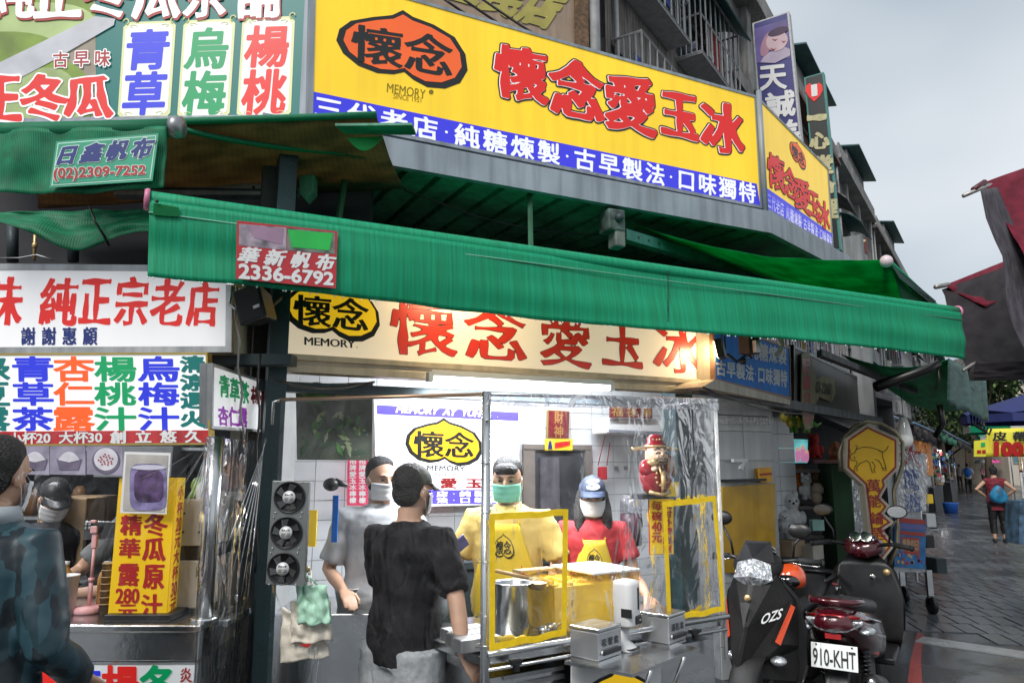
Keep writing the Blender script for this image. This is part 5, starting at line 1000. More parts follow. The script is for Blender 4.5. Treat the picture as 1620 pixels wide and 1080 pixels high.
# kettle and black cups on the back worktop
t = thing('back_worktop', 'dark worktop along the tiled wall holding black cups', 'worktop', hit(PN(4.75), 870, 860)); t.location.z = 0
b = MB(); b.slab([U(ud(600, 4.75), 4.6, .98), U(ud(935, 4.75), 4.6, .98), U(ud(935, 4.75), 4.98, .98), U(ud(600, 4.75), 4.98, .98)], Z * .04); b.slab([U(ud(600, 4.75), 4.62, .02), U(ud(935, 4.75), 4.62, .02), U(ud(935, 4.75), 4.97, .02), U(ud(600, 4.75), 4.97, .02)], Z * .955); b.build('cabinet', DARKM, t)
for i, px in enumerate((868, 876, 884, 893)):
    c = U(ud(px, 4.75), 4.75, 1.02); b = MB(); b.lathe([(0, 0), (.03, 0), (.034, .12), (.03, .13), (0, .13)], c, 14); b.solo('black_cup', BLACK, ['leftmost', 'second', 'third', 'rightmost'][i] + ' black cup on the back worktop', 'cup', 'black cups on the back worktop')
# carrier bags hanging under the fans
hk = at(487, 905, 3.2)
BAGG = mat('mint_plastic_bag', (.42, .68, .52), .4, 0, .1, 8, .3, 25, sub=0); BAGW = mat('cream_plastic_bag', (.68, .62, .52), .4, 0, .1, 8, .3, 25)
for i, (pts, m_, lab, y) in enumerate([([(470, 925), (517, 925), (523, 985), (473, 987)], BAGG, 'folded mint green carrier bag hanging from the knob', 3.17), ([(462, 950), (522, 950), (526, 1012), (460, 1018)], BAGW, 'cream carrier bag hanging behind the green one', 3.21), ([(447, 960), (516, 1000), (521, 1037), (444, 1048)], BAGW, 'lowest cream carrier bag with a red mark', 3.25)]):
    q = [at(x, y_, y) for x, y_ in pts]; t = thing('carrier_bag', lab, 'bag', q[3], 'carrier bags hanging under the fan panel')
    def P(u, v): p = bil(q, u, v); return p + V((.006 * noise.noise(V((u * 4, v * 5, i))), -.014 * math.sin(math.pi * u) - .02 * noise.noise(V((u * 6, v * 4, i * 3))), .012 * noise.noise(V((u * 3, i, 0))) * v))
    b = MB().cloth(P, 20, 20); b.build('bag', m_, t, solid=.01); b = MB(); b.tube([lerp(q[0], q[1], .3), hk + V((0, y - 3.2, 0)), lerp(q[0], q[1], .7)], .009, 6, flat=.4); b.build('handles', m_, t)
b = MB(); b.slab([p - V((0, .03, 0)) for p in [at(475, 1016, 3.22), at(497, 1014, 3.22), at(490, 1021, 3.22)]], V((0, .002, 0))); b.solo('paper_tag', REDDK, 'tiny red tag between the cream bags', 'tag')
b = MB(); b.ball(hk + V((0, -.02, .015)), .014, 0, 12, 8); b.solo('bag_hook', mat('brass_knob', (.5, .35, .12), .3, .6), 'round wooden knob the carrier bags hang on', 'knob')
# hanging cluster: black tongs and blue strip, yellow bits behind the curtain
t = thing('hanging_scoop', 'black scoop with a long blue strap hanging behind the left curtain', 'scoop', at(524, 765, 4.0)); b = MB(); b.ball(at(524, 766, 4.0), (.045, .04, .035), 0, 12, 8); b.tube([at(530, 762, 4.0), at(550, 768, 4.0)], [.022, .01], 8); b.build('head', BLACK, t); b = MB(); b.box(at(530, 820, 4.0), (.03, .01, .24)); b.build('blue_strap', mat('blue_strap', (.02, .16, .6), .5), t)
b = MB(); b.box(at(492, 835, 4.1), (.06, .02, .19)); b.solo('yellow_notice', mat('yellow_card', (.75, .5, .03)), 'narrow yellow notice behind the fan panel', 'notice')
b = MB(); q = [at(540, 1080, 4.3), at(600, 1080, 4.3), at(600, 930, 4.3), at(490, 930, 4.3)]; c = at(560, 960, 4.2); c.z = 0; b.box(c + Z * .45, (.75, .5, .9)); b.solo('steel_cabinet', STEEL, 'low stainless cabinet behind the left curtain', 'cabinet', bevel=.006)
c = at(700, 930, 3.75); c.z = .9; b = MB(); b.lathe([(0, 0), (.1, 0), (.11, .16), (.115, .165), (.105, .16), (.095, .01), (0, .01)], c, 24); b.solo('steel_bowl', STEEL, 'steel container between the customer and the man in yellow', 'bowl')
b = MB(); c = at(553, 925, 4.15); c.z = .9; b.lathe([(0, 0), (.06, 0), (.08, .1), (.085, .1), (.075, .09), (0, .01)], c, 20); b.solo('white_bowl', WHITE, 'white bowl on the low steel cabinet', 'bowl')
# ------------------------------------------------------------ ground and street
def wetmat(name, a, b_, rough_dry, scale=1.2, bump=.25):
    m = bpy.data.materials.new(name); m.use_nodes = True; n = m.node_tree.nodes; L = m.node_tree.links; p = n['Principled BSDF']; tc = n.new('ShaderNodeTexCoord')
    geo = n.new('ShaderNodeNewGeometry'); nz = n.new('ShaderNodeTexNoise'); nz.inputs['Scale'].default_value = scale; nz.inputs['Detail'].default_value = 5; L.new(geo.outputs['Position'], nz.inputs['Vector'])
    r = n.new('ShaderNodeValToRGB'); r.color_ramp.elements[0].position = .5; r.color_ramp.elements[1].position = .6; r.color_ramp.elements[0].color = (.14,) * 3 + (1,); r.color_ramp.elements[1].color = (rough_dry,) * 3 + (1,); L.new(nz.outputs['Fac'], r.inputs[0]); L.new(r.outputs[0], p.inputs['Roughness'])
    n2 = n.new('ShaderNodeTexNoise'); n2.inputs['Scale'].default_value = 14; n2.inputs['Detail'].default_value = 6; L.new(geo.outputs['Position'], n2.inputs['Vector'])
    oi = n.new('ShaderNodeObjectInfo'); ad = n.new('ShaderNodeMath'); ad.operation = 'MULTIPLY_ADD'; ad.inputs[1].default_value = .35; L.new(oi.outputs['Random'], ad.inputs[0]); L.new(n2.outputs['Fac'], ad.inputs[2])
    mx = n.new('ShaderNodeMixRGB'); mx.inputs[1].default_value = tuple(a) + (1,); mx.inputs[2].default_value = tuple(b_) + (1,); L.new(ad.outputs[0], mx.inputs[0]); L.new(mx.outputs[0], p.inputs['Base Color'])
    n3 = n.new('ShaderNodeTexNoise'); n3.inputs['Scale'].default_value = 90; L.new(geo.outputs['Position'], n3.inputs['Vector']); bp = n.new('ShaderNodeBump'); bp.inputs['Distance'].default_value = .01; L.new(r.outputs[0], bp.inputs['Strength']); bp.inputs['Strength'].default_value = bump; L.new(n3.outputs['Fac'], bp.inputs['Height']); L.new(bp.outputs[0], p.inputs['Normal'])
    _M[name] = m; return m
ASPH = wetmat('wet_asphalt', (.018, .019, .021), (.05, .052, .055), .4); PAVE = wetmat('wet_paving_stone', (.045, .05, .058), (.12, .13, .145), .3, 1.0); SLAB = wetmat('wet_pale_kerb', (.2, .21, .22), (.36, .37, .38), .5)
b = MB(); b.add([(-900, -60, 0), (900, -60, 0), (900, 1200, 0), (-900, 1200, 0)], [(0, 1, 2, 3)]); b.build('ground', ASPH, kind='structure')
pvm = thing('pavement', '', '', (5.3, 9, 0)); pvm['kind'] = 'structure'; del pvm['label']; del pvm['category']
ra = V((.982, -.19, 0)); rb = V((.19, .982, 0)); o0 = atz(1462, 1005, 0); tw2, td2 = .2, .46
base_ = V((o0.x - 1.0, 0, 0)); 
tb_ = MB(); tb_.box((0, 0, 0), (tw2 - .018, td2 - .02, .02), ax=(ra, rb, Z)); tme = tb_.mesh('paving_stone', [PAVE]); 
b = MB(); g0 = [atz(1405, 1003, 0), atz(1640, 1022, 0)]
cnt = 0; rest = MB(); 
org = V((4.05, 7.55, 0)); wdir = (atz(1620, 1030, 0) - atz(1462, 1007, 0)).normalized()
for r_ in range(0, 90):
    for c_ in range(-20, 75):
        p = org + rb * (r_ * td2 - 6 * td2) + ra * (c_ * tw2 + (tw2 / 2 if r_ % 2 else 0))
        if (p - org).dot(V((-wdir.y, wdir.x, 0))) < .28: continue
        lx = p.x - (.42 * p.y + .15); rx = p.x - (.72 * p.y + 1.2)
        if lx < 0 or rx > 0: continue
        pj = (p - CAM); 
        if cnt < 300 and p.y < 14:
            vx = pj.x / (pj.y) * FPX * .95 + 810
            if vx > 1400 and vx < 1660:
                o = bpy.data.objects.new('paving_stone', tme); C.objects.link(o); o.parent = pvm; o.location = V((p.x, p.y, -.002 + random.random() * .0035 )) - pvm.location + V((0, 0, 0)); o.rotation_euler = ((random.random() - .5) * .006, (random.random() - .5) * .006, 0); cnt += 1; continue
        rest.box(p + Z * (-.002 + .003 * random.random()), (tw2 - .018, td2 - .02, .02), ax=(ra, rb, Z))
rest.build('remaining_stones', PAVE, pvm, kind='stuff')
WP = V((-wdir.y, wdir.x, 0))
k0 = atz(1461, 1008, 0); b = MB(); b.slab([k0 + Z * .012, k0 + wdir * 5 + Z * .012, k0 + wdir * 5 - WP * .26 + Z * .012, k0 - WP * .26 + Z * .012], Z * -.03); b.build('kerb_strip', SLAB, pvm)
rl = [(1451, 999), (1446, 1020), (1440, 1045), (1436, 1075), (1434, 1110)]; rr_ = [(1462, 1003), (1459, 1024), (1457, 1048), (1459, 1078), (1460, 1112)]
b = MB(); vs = [atz(x, y, .005) for x, y in rl] + [atz(x, y, .005) for x, y in rr_]; b.add(vs, [(i, i + 1, 6 + i, 5 + i) for i in range(4)]); b.build('red_kerb_line', wetmat('worn_red_road_paint', (.2, .03, .03), (.36, .07, .06), .5), kind='structure')

# ------------------------------------------------------------ apartment blocks
O = V((0, 8.05, 0)) + N2 * .9
def SP(s, n, z): return O + D2 * s - N2 * n + Z * z       # n > 0 sticks out over the street
CONC = mat('stained_concrete', (.21, .19, .175), .9, 0, .35, 1.2, .2, 14, streak=.55); CONC2 = mat('pale_stained_render', (.33, .32, .31), .9, 0, .25, 1.2, .1, 14, streak=.45); CONC3 = mat('dark_brick_tile', (.14, .075, .06), .7, 0, .3, 3, .2, 30, streak=.3)
GLA = mat('dark_window_glass', (.04, .055, .06), .08, 0, .3, 2, coat=.5); FRM = mat('window_frame_aluminium', (.4, .42, .43), .4, .6); GRL = mat('white_grille_steel', (.45, .45, .45), .5, .2, .15, 8); GAW = mat('teal_corrugated_sheet', (.03, .12, .12), .5, 0, .3, 3, streak=.3)
def sbox(b, s0, s1, n0, n1, z0, z1, m=0): b.slab([SP(s0, n0, z0), SP(s1, n0, z0), SP(s1, n1, z0), SP(s0, n1, z0)], Z * (z1 - z0), m)
def building(s0, s1, h, wm, lab, seed, sill=.3, step=3.0, cage=.5, zlow=3.6, recess=0.0):
    rnd = random.Random(seed); t = thing('apartment_block', lab, 'building', SP((s0 + s1) / 2, -2, 0), 'apartment blocks along the street')
    bays = max(1, int(round((s1 - s0) / step))); bw = (s1 - s0) / bays; z = zlow; flo = []
    while z + 2.9 < h + .3: flo.append(z); z += 3.05
    w = MB(); sbox(w, s0, s1, -6, -.25, 0, h)
    for k in range(bays + 1): sbox(w, max(s0, s0 + k * bw - .22), min(s1, s0 + k * bw + .22), -.25, 0, 0, h)
    for z in flo: sbox(w, s0, s1, -.252, -.003, z - .05, z + .95); sbox(w, s0, s1, -.251, -.005, z + 2.55, z + 3.0)
    sbox(w, s0, s1, -.252, -.004, 0, zlow - .05)
    w.build('wall', wm, t); r = MB(); sbox(r, s0 - .1, s1 + .1, -6, .35, h, h + .18); r.build('roof', wm, t)
    pr = MB(); sbox(pr, s0, s1, .2, .3, h + .181, h + .75); pr.build('parapet', CONC2, t)
    for z in flo:
        for k in range(bays):
            a, c = s0 + k * bw + .24, s0 + (k + 1) * bw - .24
            f = MB(); m_ = (a + c) / 2
            for (x0, x1, z0, z1) in ((a, c, z + .96, z + 1.02), (a, c, z + 2.48, z + 2.54), (a, a + .06, z + 1.02, z + 2.48), (c - .06, c, z + 1.02, z + 2.48), (m_ - .03, m_ + .03, z + 1.02, z + 2.48)): sbox(f, x0, x1, -.2, -.12, z0, z1)
            fo = f.build('window', FRM, t); g = MB(); sbox(g, a + .06, c - .06, -.17, -.15, z + 1.02, z + 2.48); g.build('pane', GLA, fo)
            x = rnd.random()
            if x < cage:                                   # steel cage round the window
                gb = MB(); n1_ = .45 + .15 * rnd.random(); za, zb_ = z + .8, z + 2.6
                for i in range(9): s_ = a + (c - a) * i / 8; gb.tube([SP(s_, n1_, za), SP(s_, n1_, zb_)], .018, 4, sm=False)
                for i in range(1, 5):
                    for s_ in (a, c): gb.tube([SP(s_, n1_ * i / 5, za), SP(s_, n1_ * i / 5, zb_)], .018, 4, sm=False)
                for zz in (za, (za + zb_) / 2, zb_): gb.tube([SP(a, 0, zz), SP(a, n1_, zz), SP(c, n1_, zz), SP(c, 0, zz)], .028, 4, sm=False)
                sbox(gb, a, c, 0.0, n1_, za - .05, za - .02); gb.build('window_cage', GRL, t)
                if rnd.random() < .6:
                    lb = MB()
                    for i in range(4): s_ = a + .2 + (c - a - .4) * rnd.random(); sbox(lb, s_, s_ + .35, n1_ * .4, n1_ * .4 + .03, zb_ - .9 - rnd.random() * .4, zb_ - .1, rnd.randrange(3))
                    lb.build('laundry', [mat('red_cloth', (.4, .03, .03), .8), mat('white_cloth', (.6, .6, .6), .8), mat('blue_cloth', (.05, .1, .35), .8)], t)
            if rnd.random() < .6:                          # small sheet awning
                ab = MB(); n1_ = .9; nn_ = 8; ab.add([SP(s_, n1_ * j / nn_, z + 2.95 - .55 * (j / nn_) ** 2) for j in range(nn_ + 1) for s_ in (a - .1, c + .1)], [(2 * j, 2 * j + 1, 2 * j + 3, 2 * j + 2) for j in range(nn_)]); ab.build('window_awning', GAW if rnd.random() < .7 else CONC2, t, solid=.03)
            if rnd.random() < .45: ac = MB(); s_ = a + .2; sbox(ac, s_, s_ + .75, .02, .35, z + .15, z + .7); ao = ac.build('air_conditioner_unit', mat('ac_beige', (.5, .49, .45), .5, 0, .1, 4, streak=.4), t); fg = MB(); fg.lathe([(.2, 0), (.18, .02), (0, .02)], SP(s_ + .4, .352, z + .42), 14, 0, (D2, Z, -N2)); fg.build('fan_grille', BLACK, ao)
    for s_ in (s0 + .3, s1 - .35):
        pb = MB(); pb.tube([SP(s_, .08, 1), SP(s_, .08, h)], .05, 6); pb.build('drain_pipe', GRL, t)
    return t
building(-.2, 4.2, 15.6, CONC, 'grey stained apartment block with white window cages directly behind the yellow sign', 11, cage=.9, step=2.2)
building(4.4, 11, 15.4, CONC, 'weathered apartment block behind the blue vertical sign with teal window awnings', 5, cage=.75)
building(11.2, 17.4, 15.2, CONC2, 'narrow apartment block between the blue and the black vertical signs', 8, cage=.6)
building(17.8, 27, 14.6, CONC3, 'brown tiled block with pale balconies right of the black vertical sign', 3, cage=.35)
building(27.4, 38, 15.1, CONC2, 'pale block with projecting floors farther down the street', 21, cage=.4, step=3.5)
building(38.5, 56, 14.9, CONC, 'grey block in the middle of the receding row', 14, cage=.4, step=3.5)
building(56.5, 95, 15.0, CONC2, 'last pale block at the far end of the row', 31, cage=.3, step=4.5)
# stepped balconies on the brown block and rooftop sheds
for i, (s_, z, lab) in enumerate([(19.5, 14.8, 'green roofed rooftop shed on the brown tiled block'), (31, 15.3, 'green roofed rooftop shed on the pale block'), (44, 15.1, 'green roofed rooftop shed on the grey block')]):
    t = thing('rooftop_shed', lab, 'shed', SP(s_ + 2, -1, z), 'rooftop sheds'); b = MB(); sbox(b, s_, s_ + 5, -2.5, .1, z + .02, z + 1.6); b.build('walls', CONC2, t); b = MB(); b.slab([SP(s_ - .3, -2.8, z + 2.2), SP(s_ + 5.3, -2.8, z + 2.2), SP(s_ + 5.3, .7, z + 1.55), SP(s_ - .3, .7, z + 1.55)], Z * .06); b.build('roof', GAW, t)
# beige wall with faded lettering beyond the yellow sign
PW = PN(6.6); a, c = ud(380, 6.6), ud(924, 6.6)
t = thing('beige_building', 'beige side wall with faded yellow lettering rising behind the yellow sign', 'building', U((a + c) / 2, 7, 0)); b = MB(); b.slab([U(a, 6.6, 0), U(c, 6.6, 0), U(c, 6.6, 14), U(a, 6.6, 14)], N1 * .8); b.build('wall', mat('pinkish_render', (.36, .27, .2), .9, 0, .1, 2, .1, 20, streak=.2), t)
b = MB(); text(b, '三民店', pq(PW, [(716, -40), (890, -10), (876, 48), (705, -2)]), 0, N=48, bold=.06, shear=.4, lift=.01); b.build('faded_lettering', mat('faded_yellow_paint', (.42, .37, .1), .8), t)
b = MB(); b.box(U(c + .04, 6.7, 7), (.16, .3, 14), ax=(D1, N1, Z)); b.build('tiled_edge', mat('brown_edge_tile', (.15, .09, .05), .8, 0, .4, 20, .2, 40), t)
b = MB(); b.tube([U(c + .2, 6.55, 3), U(c + .2, 6.55, 14)], .06, 8); b.solo('drain_pipe', GRL, 'white vertical pipe beside the beige wall', 'pipe')
for i in range(3):
    b = MB(); a_ = at(690 + i * 26, -10 - i * 3, 6 + i * .2); c_ = at(1000 + i * 25, 148 - i * 2, 6.4); b.tube([lerp(a_, c_, k / 12) - Z * .12 * math.sin(math.pi * k / 12) for k in range(13)], .012, 5); b.solo('overhead_cable', BLACK, ['lowest', 'middle', 'upper'][i] + ' black cable sagging above the yellow sign', 'cable', 'cables above the yellow sign')
# vertical signs
def vsign(name, lab, xy, px, m, frame, th=.25):
    pl = (V((xy[0], xy[1], 0)), D2); q = pq(pl, px); nn_ = -D2; t = thing(name, lab, 'sign', q[3]); b = MB(); b.slab(q, D2 * th); b.build('case', frame, t); b = MB(); b.slab([p - D2 * .02 for p in inset(q, .05)], D2 * .015); b.build('face_panel', m, t); return t, (pl[0] - D2 * .02, D2)
NAVF = mat('navy_sign_face', (.035, .035, .17), .4, 0, .15, .6, emit=.06)
t, pl = vsign('vertical_sign', 'tall navy vertical sign with a resting face photo and white characters', (7.1, 18.7), [(1190, 37), (1248, 18), (1279, 330), (1212, 330)], NAVF, GRL)
def fp_(pts, m, name, lift): b = MB(); b.slab([hit(off(pl, lift), x, y) for x, y in pts], D2 * .005); return b.build(name, m, t)
fp_([(1193, 46), (1246, 30), (1250, 92), (1197, 100)], mat('violet_photo_print', (.13, .1, .3), .4, 0, .5, .8), 'photo_print', .01)
fp_([(1203, 99), (1210, 86), (1240, 74), (1250, 78), (1250, 88), (1226, 100)], mat('towel_print', (.5, .42, .55), .4, 0, .2, 1), 'towel_print', .02)
fp_(blob(1229, 65, 18, 15, -.6, sq=2), mat('face_print', (.62, .45, .5), .4, 0, .12, .9), 'face_print', .03)
fp_(blob(1213, 70, 8, 21, .35, sq=2), mat('shoulder_print', (.42, .22, .3), .4, 0, .2, 1), 'arm_print', .025); fp_(blob(1231, 50, 17, 6, -.35, sq=2), mat('hair_print', (.05, .02, .06), .5), 'hair_print', .035)
for pts in ([(1221, 61), (1226, 63), (1230, 61), (1226, 64.5)], [(1236, 64), (1240, 66), (1243, 64), (1240, 67.5)], [(1219, 76), (1224, 78), (1228, 76), (1223, 80)]): fp_(pts, REDDK, 'feature_print', .045)
b = MB(); text(b, '天', pq(pl, [(1203, 107), (1242, 103), (1243, 140), (1205, 143)]), 0, N=48, bold=.03, lift=.02); text(b, '誠', pq(pl, [(1212, 150), (1256, 143), (1258, 182), (1216, 187)]), 0, N=48, bold=.03, lift=.02); text(b, '美', pq(pl, [(1218, 196), (1262, 190), (1265, 232), (1222, 238)]), 0, N=48, bold=.03, lift=.02); b.build('lettering', WHTF, t)
t, pl = vsign('vertical_sign', 'tall black vertical sign with a red heart and cream characters', (9.8, 22.7), [(1272, 123), (1303, 114), (1331, 395), (1296, 395)], mat('black_sign_face', (.018, .022, .022), .4, 0, .2, .5), mat('teal_sign_edge', (.05, .25, .22), .5))
b = MB(); b.add([hit(off(pl, .02), 1288 + 14 * x, 146 + 15 * y) for x, y in [(0, 1), (-.6, .5), (-1, -.1), (-.9, -.7), (-.5, -.95), (0, -.6), (.5, -1), (.9, -.8), (1, -.2), (.65, .4)]], [tuple(range(10))], 1); text(b, '1', pq(pl, [(1285.5, 136), (1290, 135), (1291, 152), (1286.5, 153)]), 2, N=40, bold=.03, lift=.04)
for ch, x0, y0, x1, y1 in [('一', 1279, 185, 1306, 189), ('心', 1283, 212, 1311, 236), ('堂', 1288, 248, 1316, 275), ('命', 1294, 284, 1320, 310), ('理', 1298, 318, 1324, 345)]: text(b, ch, pq(pl, [(x0, y0), (x1, y0 - 2), (x1, y1 - 2), (x0, y1)]), 0, N=44, bold=.04, an=.02, wob=.03, lift=.02)
b.build('lettering', [mat('cream_print', (.55, .5, .28), .5), REDP, WHTF], t)
b = MB(); b.tube([SP(16.4, .5, 5), SP(16.4, .5, 15)], .05, 6); b.solo('yellow_pipe', mat('yellow_pipe', (.55, .38, .03), .5), 'thin yellow gas pipe left of the black vertical sign', 'pipe')
q = pq((SP(24, 1.2, 0), D2), [(1336, 380), (1371, 376), (1372, 400), (1337, 404)]); t = thing('small_sign', 'small maroon board with cream brush writing above the upper awning', 'sign', q[3]); b = MB(); b.slab(q, D2 * .1); b.build('board', mat('maroon_board', (.12, .02, .02), .5), t); b = MB(); text(b, '茗', [lerp(p, sum(q, V((0, 0, 0))) / 4, .2) for p in q], 0, N=40, bold=.05, lift=.03); b.build('lettering', mat('cream_print', (.55, .5, .28)), t)

# ------------------------------------------------------------ second awning with ball ended bar on the right
t = thing('upper_awning', 'bright green awning seen from below with a white ball end on its bar', 'awning', (2.2, 5.3, 2.9))
C0, C1, Bb, Ee = at(985, 350, 5.05), at(1345, 478, 7.0), at(1402, 411, 4.8), at(1484, 487, 5.6)
def PU(u, v): p = lerp(lerp(C0, Bb, u), lerp(C1, Ee, u), v); return p - Z * (.10 * math.sin(math.pi * u) * (1 - v * .5) + .05 * math.sin(math.pi * v)) + Z * .012 * noise.noise(V((u * 8, v * 8, 3)))
cloth_obj('sheet', PU, 40, 24, GREENB, t)
b = MB(); b.ball(Bb - Z * .01, .042, 0, 20, 12); b.build('ball_end', mat('pinkish_plastic', (.72, .58, .62), .35), t)
b = MB(); b.tube([Bb, Ee], .02, 8); b.build('front_bar', GREENF, t); t.children[-1].data.uv_layers.new(name='UVMap')
b = MB(); fa, fb_ = at(1400, 440, 5.2), at(1235, 455, 6.0); b.tube([fb_, lerp(fa, fb_, .5) + Z * .01, fa], [.03, .038, .026], 8); b.tube([fa, Bb - Z * .02], .02, 6); b.build('folding_arm', DARKM, t)
b = MB(); ca, cb = at(985, 372, 4.85), at(1330, 474, 6.9); dr = (cb - ca).normalized(); b.box((ca + cb) / 2, ((cb - ca).length, .07, .075), ax=(dr, dr.cross(Z).normalized(), Z)); b.build('cassette', mat('teal_green_metal', (.03, .2, .15), .4, .3, .2, 4, streak=.3), t)
for k in range(3): b = MB(); p = lerp(ca, cb, .04 + .035 * k); b.box(p + dr.cross(Z).normalized() * .037, (.014, .004, .014), ax=(dr, dr.cross(Z).normalized(), Z)); b.build('slot', BLACK, t)
NET = mat('dark_netting', (.03, .08, .07), .7, 0, .4, 30, alpha=.75)
fl0 = [at(1410, 415, 4.85), at(1484, 487, 5.6), at(1430, 484, 5.2)]
b = MB(); b.slab(fl0, N2 * .004); b.build('end_flap', GREENT, t); t.children[-1].data.uv_layers.new(name='UVMap')
b = MB(); b.slab([p - N2 * .004 for p in [at(1408, 416, 4.8), at(1480, 476, 5.5), at(1478, 485, 5.5), at(1422, 440, 4.9)]], N2 * .003); b.build('net_strip', NET, t)
t = thing('motor_box', 'weathered dark green gearbox on the canopy edge at the left end of the upper awning', 'gearbox', at(970, 370, 4.8)); b = MB(); q_ = at(968, 352, 4.8); b.box(q_, (.13, .14, .15), rz=.4); b.build('box', mat('weathered_green_metal', (.07, .1, .09), .6, .2, .6, 14, .2, 30), t, bevel=.012); b = MB(); b.box(q_ + V((.03, 0, -.12)), (.08, .1, .12), rz=.4); b.build('bracket', mat('weathered_grey_metal', (.15, .17, .16), .5, .3, .3, 10), t, bevel=.01); b = MB(); b.ball(q_ + V((.04, -.075, .01)), .03, 0); b.build('hub', DARKM, t)

# ------------------------------------------------------------ maroon stall umbrellas on the right
def pol(name, parent, pts, m, vec): b = MB(); b.slab(pts, vec); o = b.build(name, m, parent); o.data.uv_layers.new(name='UVMap'); return o
def sheet(name, parent, quadpts, m, sag=.05, nu=16, nv=12):
    q = quadpts
    def P(u, v): return bil(q, u, v) - Z * sag * math.sin(math.pi * u) * math.sin(math.pi * min(1, v * 1.0)) + V((.0, .03 * noise.noise(V((u * 5, v * 5, sag * 100))), 0))
    return cloth_obj(name, P, nu, nv, m, parent)
t = thing('stall_umbrella', 'upper maroon stall umbrella with grey border at the right edge', 'umbrella', at(1600, 400, 5.0))
sheet('canopy', t, [at(1556, 289, 5.0), at(1760, 215, 6.2), at(1800, 420, 5.0), at(1640, 440, 4.6)], MAROON, .12)
def PG(u, v):
    ed = [(1551, 300), (1560, 345), (1574, 380), (1586, 405), (1590, 440), (1592, 480), (1604, 520), (1625, 560)]; e2_ = [(1578, 296), (1592, 330), (1608, 365), (1622, 400), (1640, 430), (1655, 470), (1670, 520), (1690, 560)]
    k = u * 7; i = min(6, int(k)); f = k - i; a = lerp(V((*ed[i], 0)), V((*ed[i + 1], 0)), f); c = lerp(V((*e2_[i], 0)), V((*e2_[i + 1], 0)), f); p = lerp(a, c, v); return at(p.x, p.y, 4.75 + .1 * v)
cloth_obj('valance', PG, 28, 6, fabric('grey_canvas', (.06, .055, .065), (.11, .1, .12), 30, trans=.15, vert=False, streak=.02, rough=1), t)
b = MB(); b.tube([at(1524, 310, 4.9), at(1552, 298, 4.95), at(1700, 240, 6)], .014, 8); b.build('rib', mat('worn_steel_rib', (.35, .33, .32), .4, .6), t); b = MB(); b.tube([at(1540, 300, 4.93), at(1558, 288, 4.98)], .02, 8); b.build('rib_cap', mat('maroon_plastic', (.08, .01, .02), .4), t)
t = thing('stall_umbrella', 'lower maroon and black stall umbrella behind the end of the green awning', 'umbrella', at(1570, 520, 6.2))
sheet('canopy', t, [at(1492, 452, 6.2), at(1592, 412, 7.6), at(1640, 440, 7.0), at(1560, 486, 6.2)], MAROON, .02)
sheet('underside', t, [at(1490, 458, 6.2), at(1680, 390, 7.4), at(1700, 600, 5.6), at(1534, 602, 5.4)], GREYCL, .1)
sheet('front_flap', t, [at(1540, 598, 5.3), at(1700, 596, 5.3), at(1700, 570, 5.3), at(1542, 572, 5.3)], GREYCL, 0)
b = MB(); b.tube([at(1480, 454, 6.15), at(1500, 450, 6.25)], .02, 8); b.tube([at(1524, 586, 5.4), at(1620, 520, 6.6), at(1700, 470, 7)], .012, 6); b.build('rib', mat('worn_steel_rib', (.35, .33, .32)), t)

# ------------------------------------------------------------ blue sign, lintels, dark old sign
PBL = PV((1.31, 4.74), (2.23, 5.98)); q = pq(PBL, [(1128, 508), (1250, 548), (1252, 632), (1131, 603)]); 
BLS = mat('blue_enamel_sign', (.012, .12, .4), .6, 0, .2, 2.5, streak=.2, spec=.2, emit=.1)
t, fq, nn = lightbox('blue_sign', 'blue sign with white characters, partly hidden by the green valance', q, .12, BLS, mat('copper_brown_frame', (.3, .16, .09), .5, .3, .2, 6), .02, back=CREAM)
FBL = (fq[0], -nn); b = MB(); text(b, '純糖煉製', pq(FBL, [(1183, 538), (1243, 552), (1243, 577), (1183, 566)]), 0, N=48, bold=.03, gap=.02, lift=.004); text(b, '古早製法·口味獨特', pq(FBL, [(1133, 570), (1244, 587), (1244, 612), (1133, 592)]), 0, N=48, bold=.035, gap=.04, lift=.004); b.build('lettering', WHTF, t)
b = MB(); q = pq(off(PBL, .03), [(1131, 600), (1250, 632), (1250, 640), (1112, 612)]); b.slab(q, nn * -.2); b.solo('sign_ledge', CREAM, 'cream ledge under the blue sign lit by the floodlight', 'ledge')
# lamp clutter in front of the blue sign
b = MB(); c = at(1185, 545, 4.55); b.box(c, (.1, .08, .12), rz=.6); b.solo('junction_box', mat('brown_box', (.05, .02, .015), .5), 'dark brown box in front of the blue sign', 'box', bevel=.004)
b = MB(); c = at(1197, 548, 4.4); b.box(c, (.035, .03, .075), rz=.4); b.box(c - V((0, .017, 0)), (.025, .004, .05), rz=.4); b.solo('switch_box', DULL, 'small grey switch box hanging right of the brown box', 'box', bevel=.003)
b = MB(); b.tube([at(1150, 560, 4.6), at(1166, 572, 4.6), at(1174, 566, 4.6), at(1182, 560, 4.6), at(1190, 566, 4.6)], .01, 6); b.ball(at(1176, 571, 4.6), .022); b.solo('hanging_plug', BLACK, 'black plug and looped lead hanging before the blue sign', 'plug')
b = MB(); b.tube([at(1232, 530, 4.9), at(1238, 545, 4.85), at(1234, 556, 4.85), at(1228, 562, 4.85)], .016, 8); b.solo('bent_pipe', WHITE, 'short bent white pipe over the blue sign', 'pipe')
b = MB(); a_, c_ = at(1100, 612, 4.7), at(1395, 706, 8.4); a_.z = c_.z = 2.13; dr = (c_ - a_).normalized(); b.box((a_ + c_) / 2, ((c_ - a_).length, .06, .07), ax=(dr, V((-dr.y, dr.x, 0)), Z)); b.solo('steel_lintel', mat('rusty_lintel', (.16, .17, .18), .6, .3, .3, 5, streak=.4), 'long grey steel lintel running under the blue and the dark sign', 'beam')
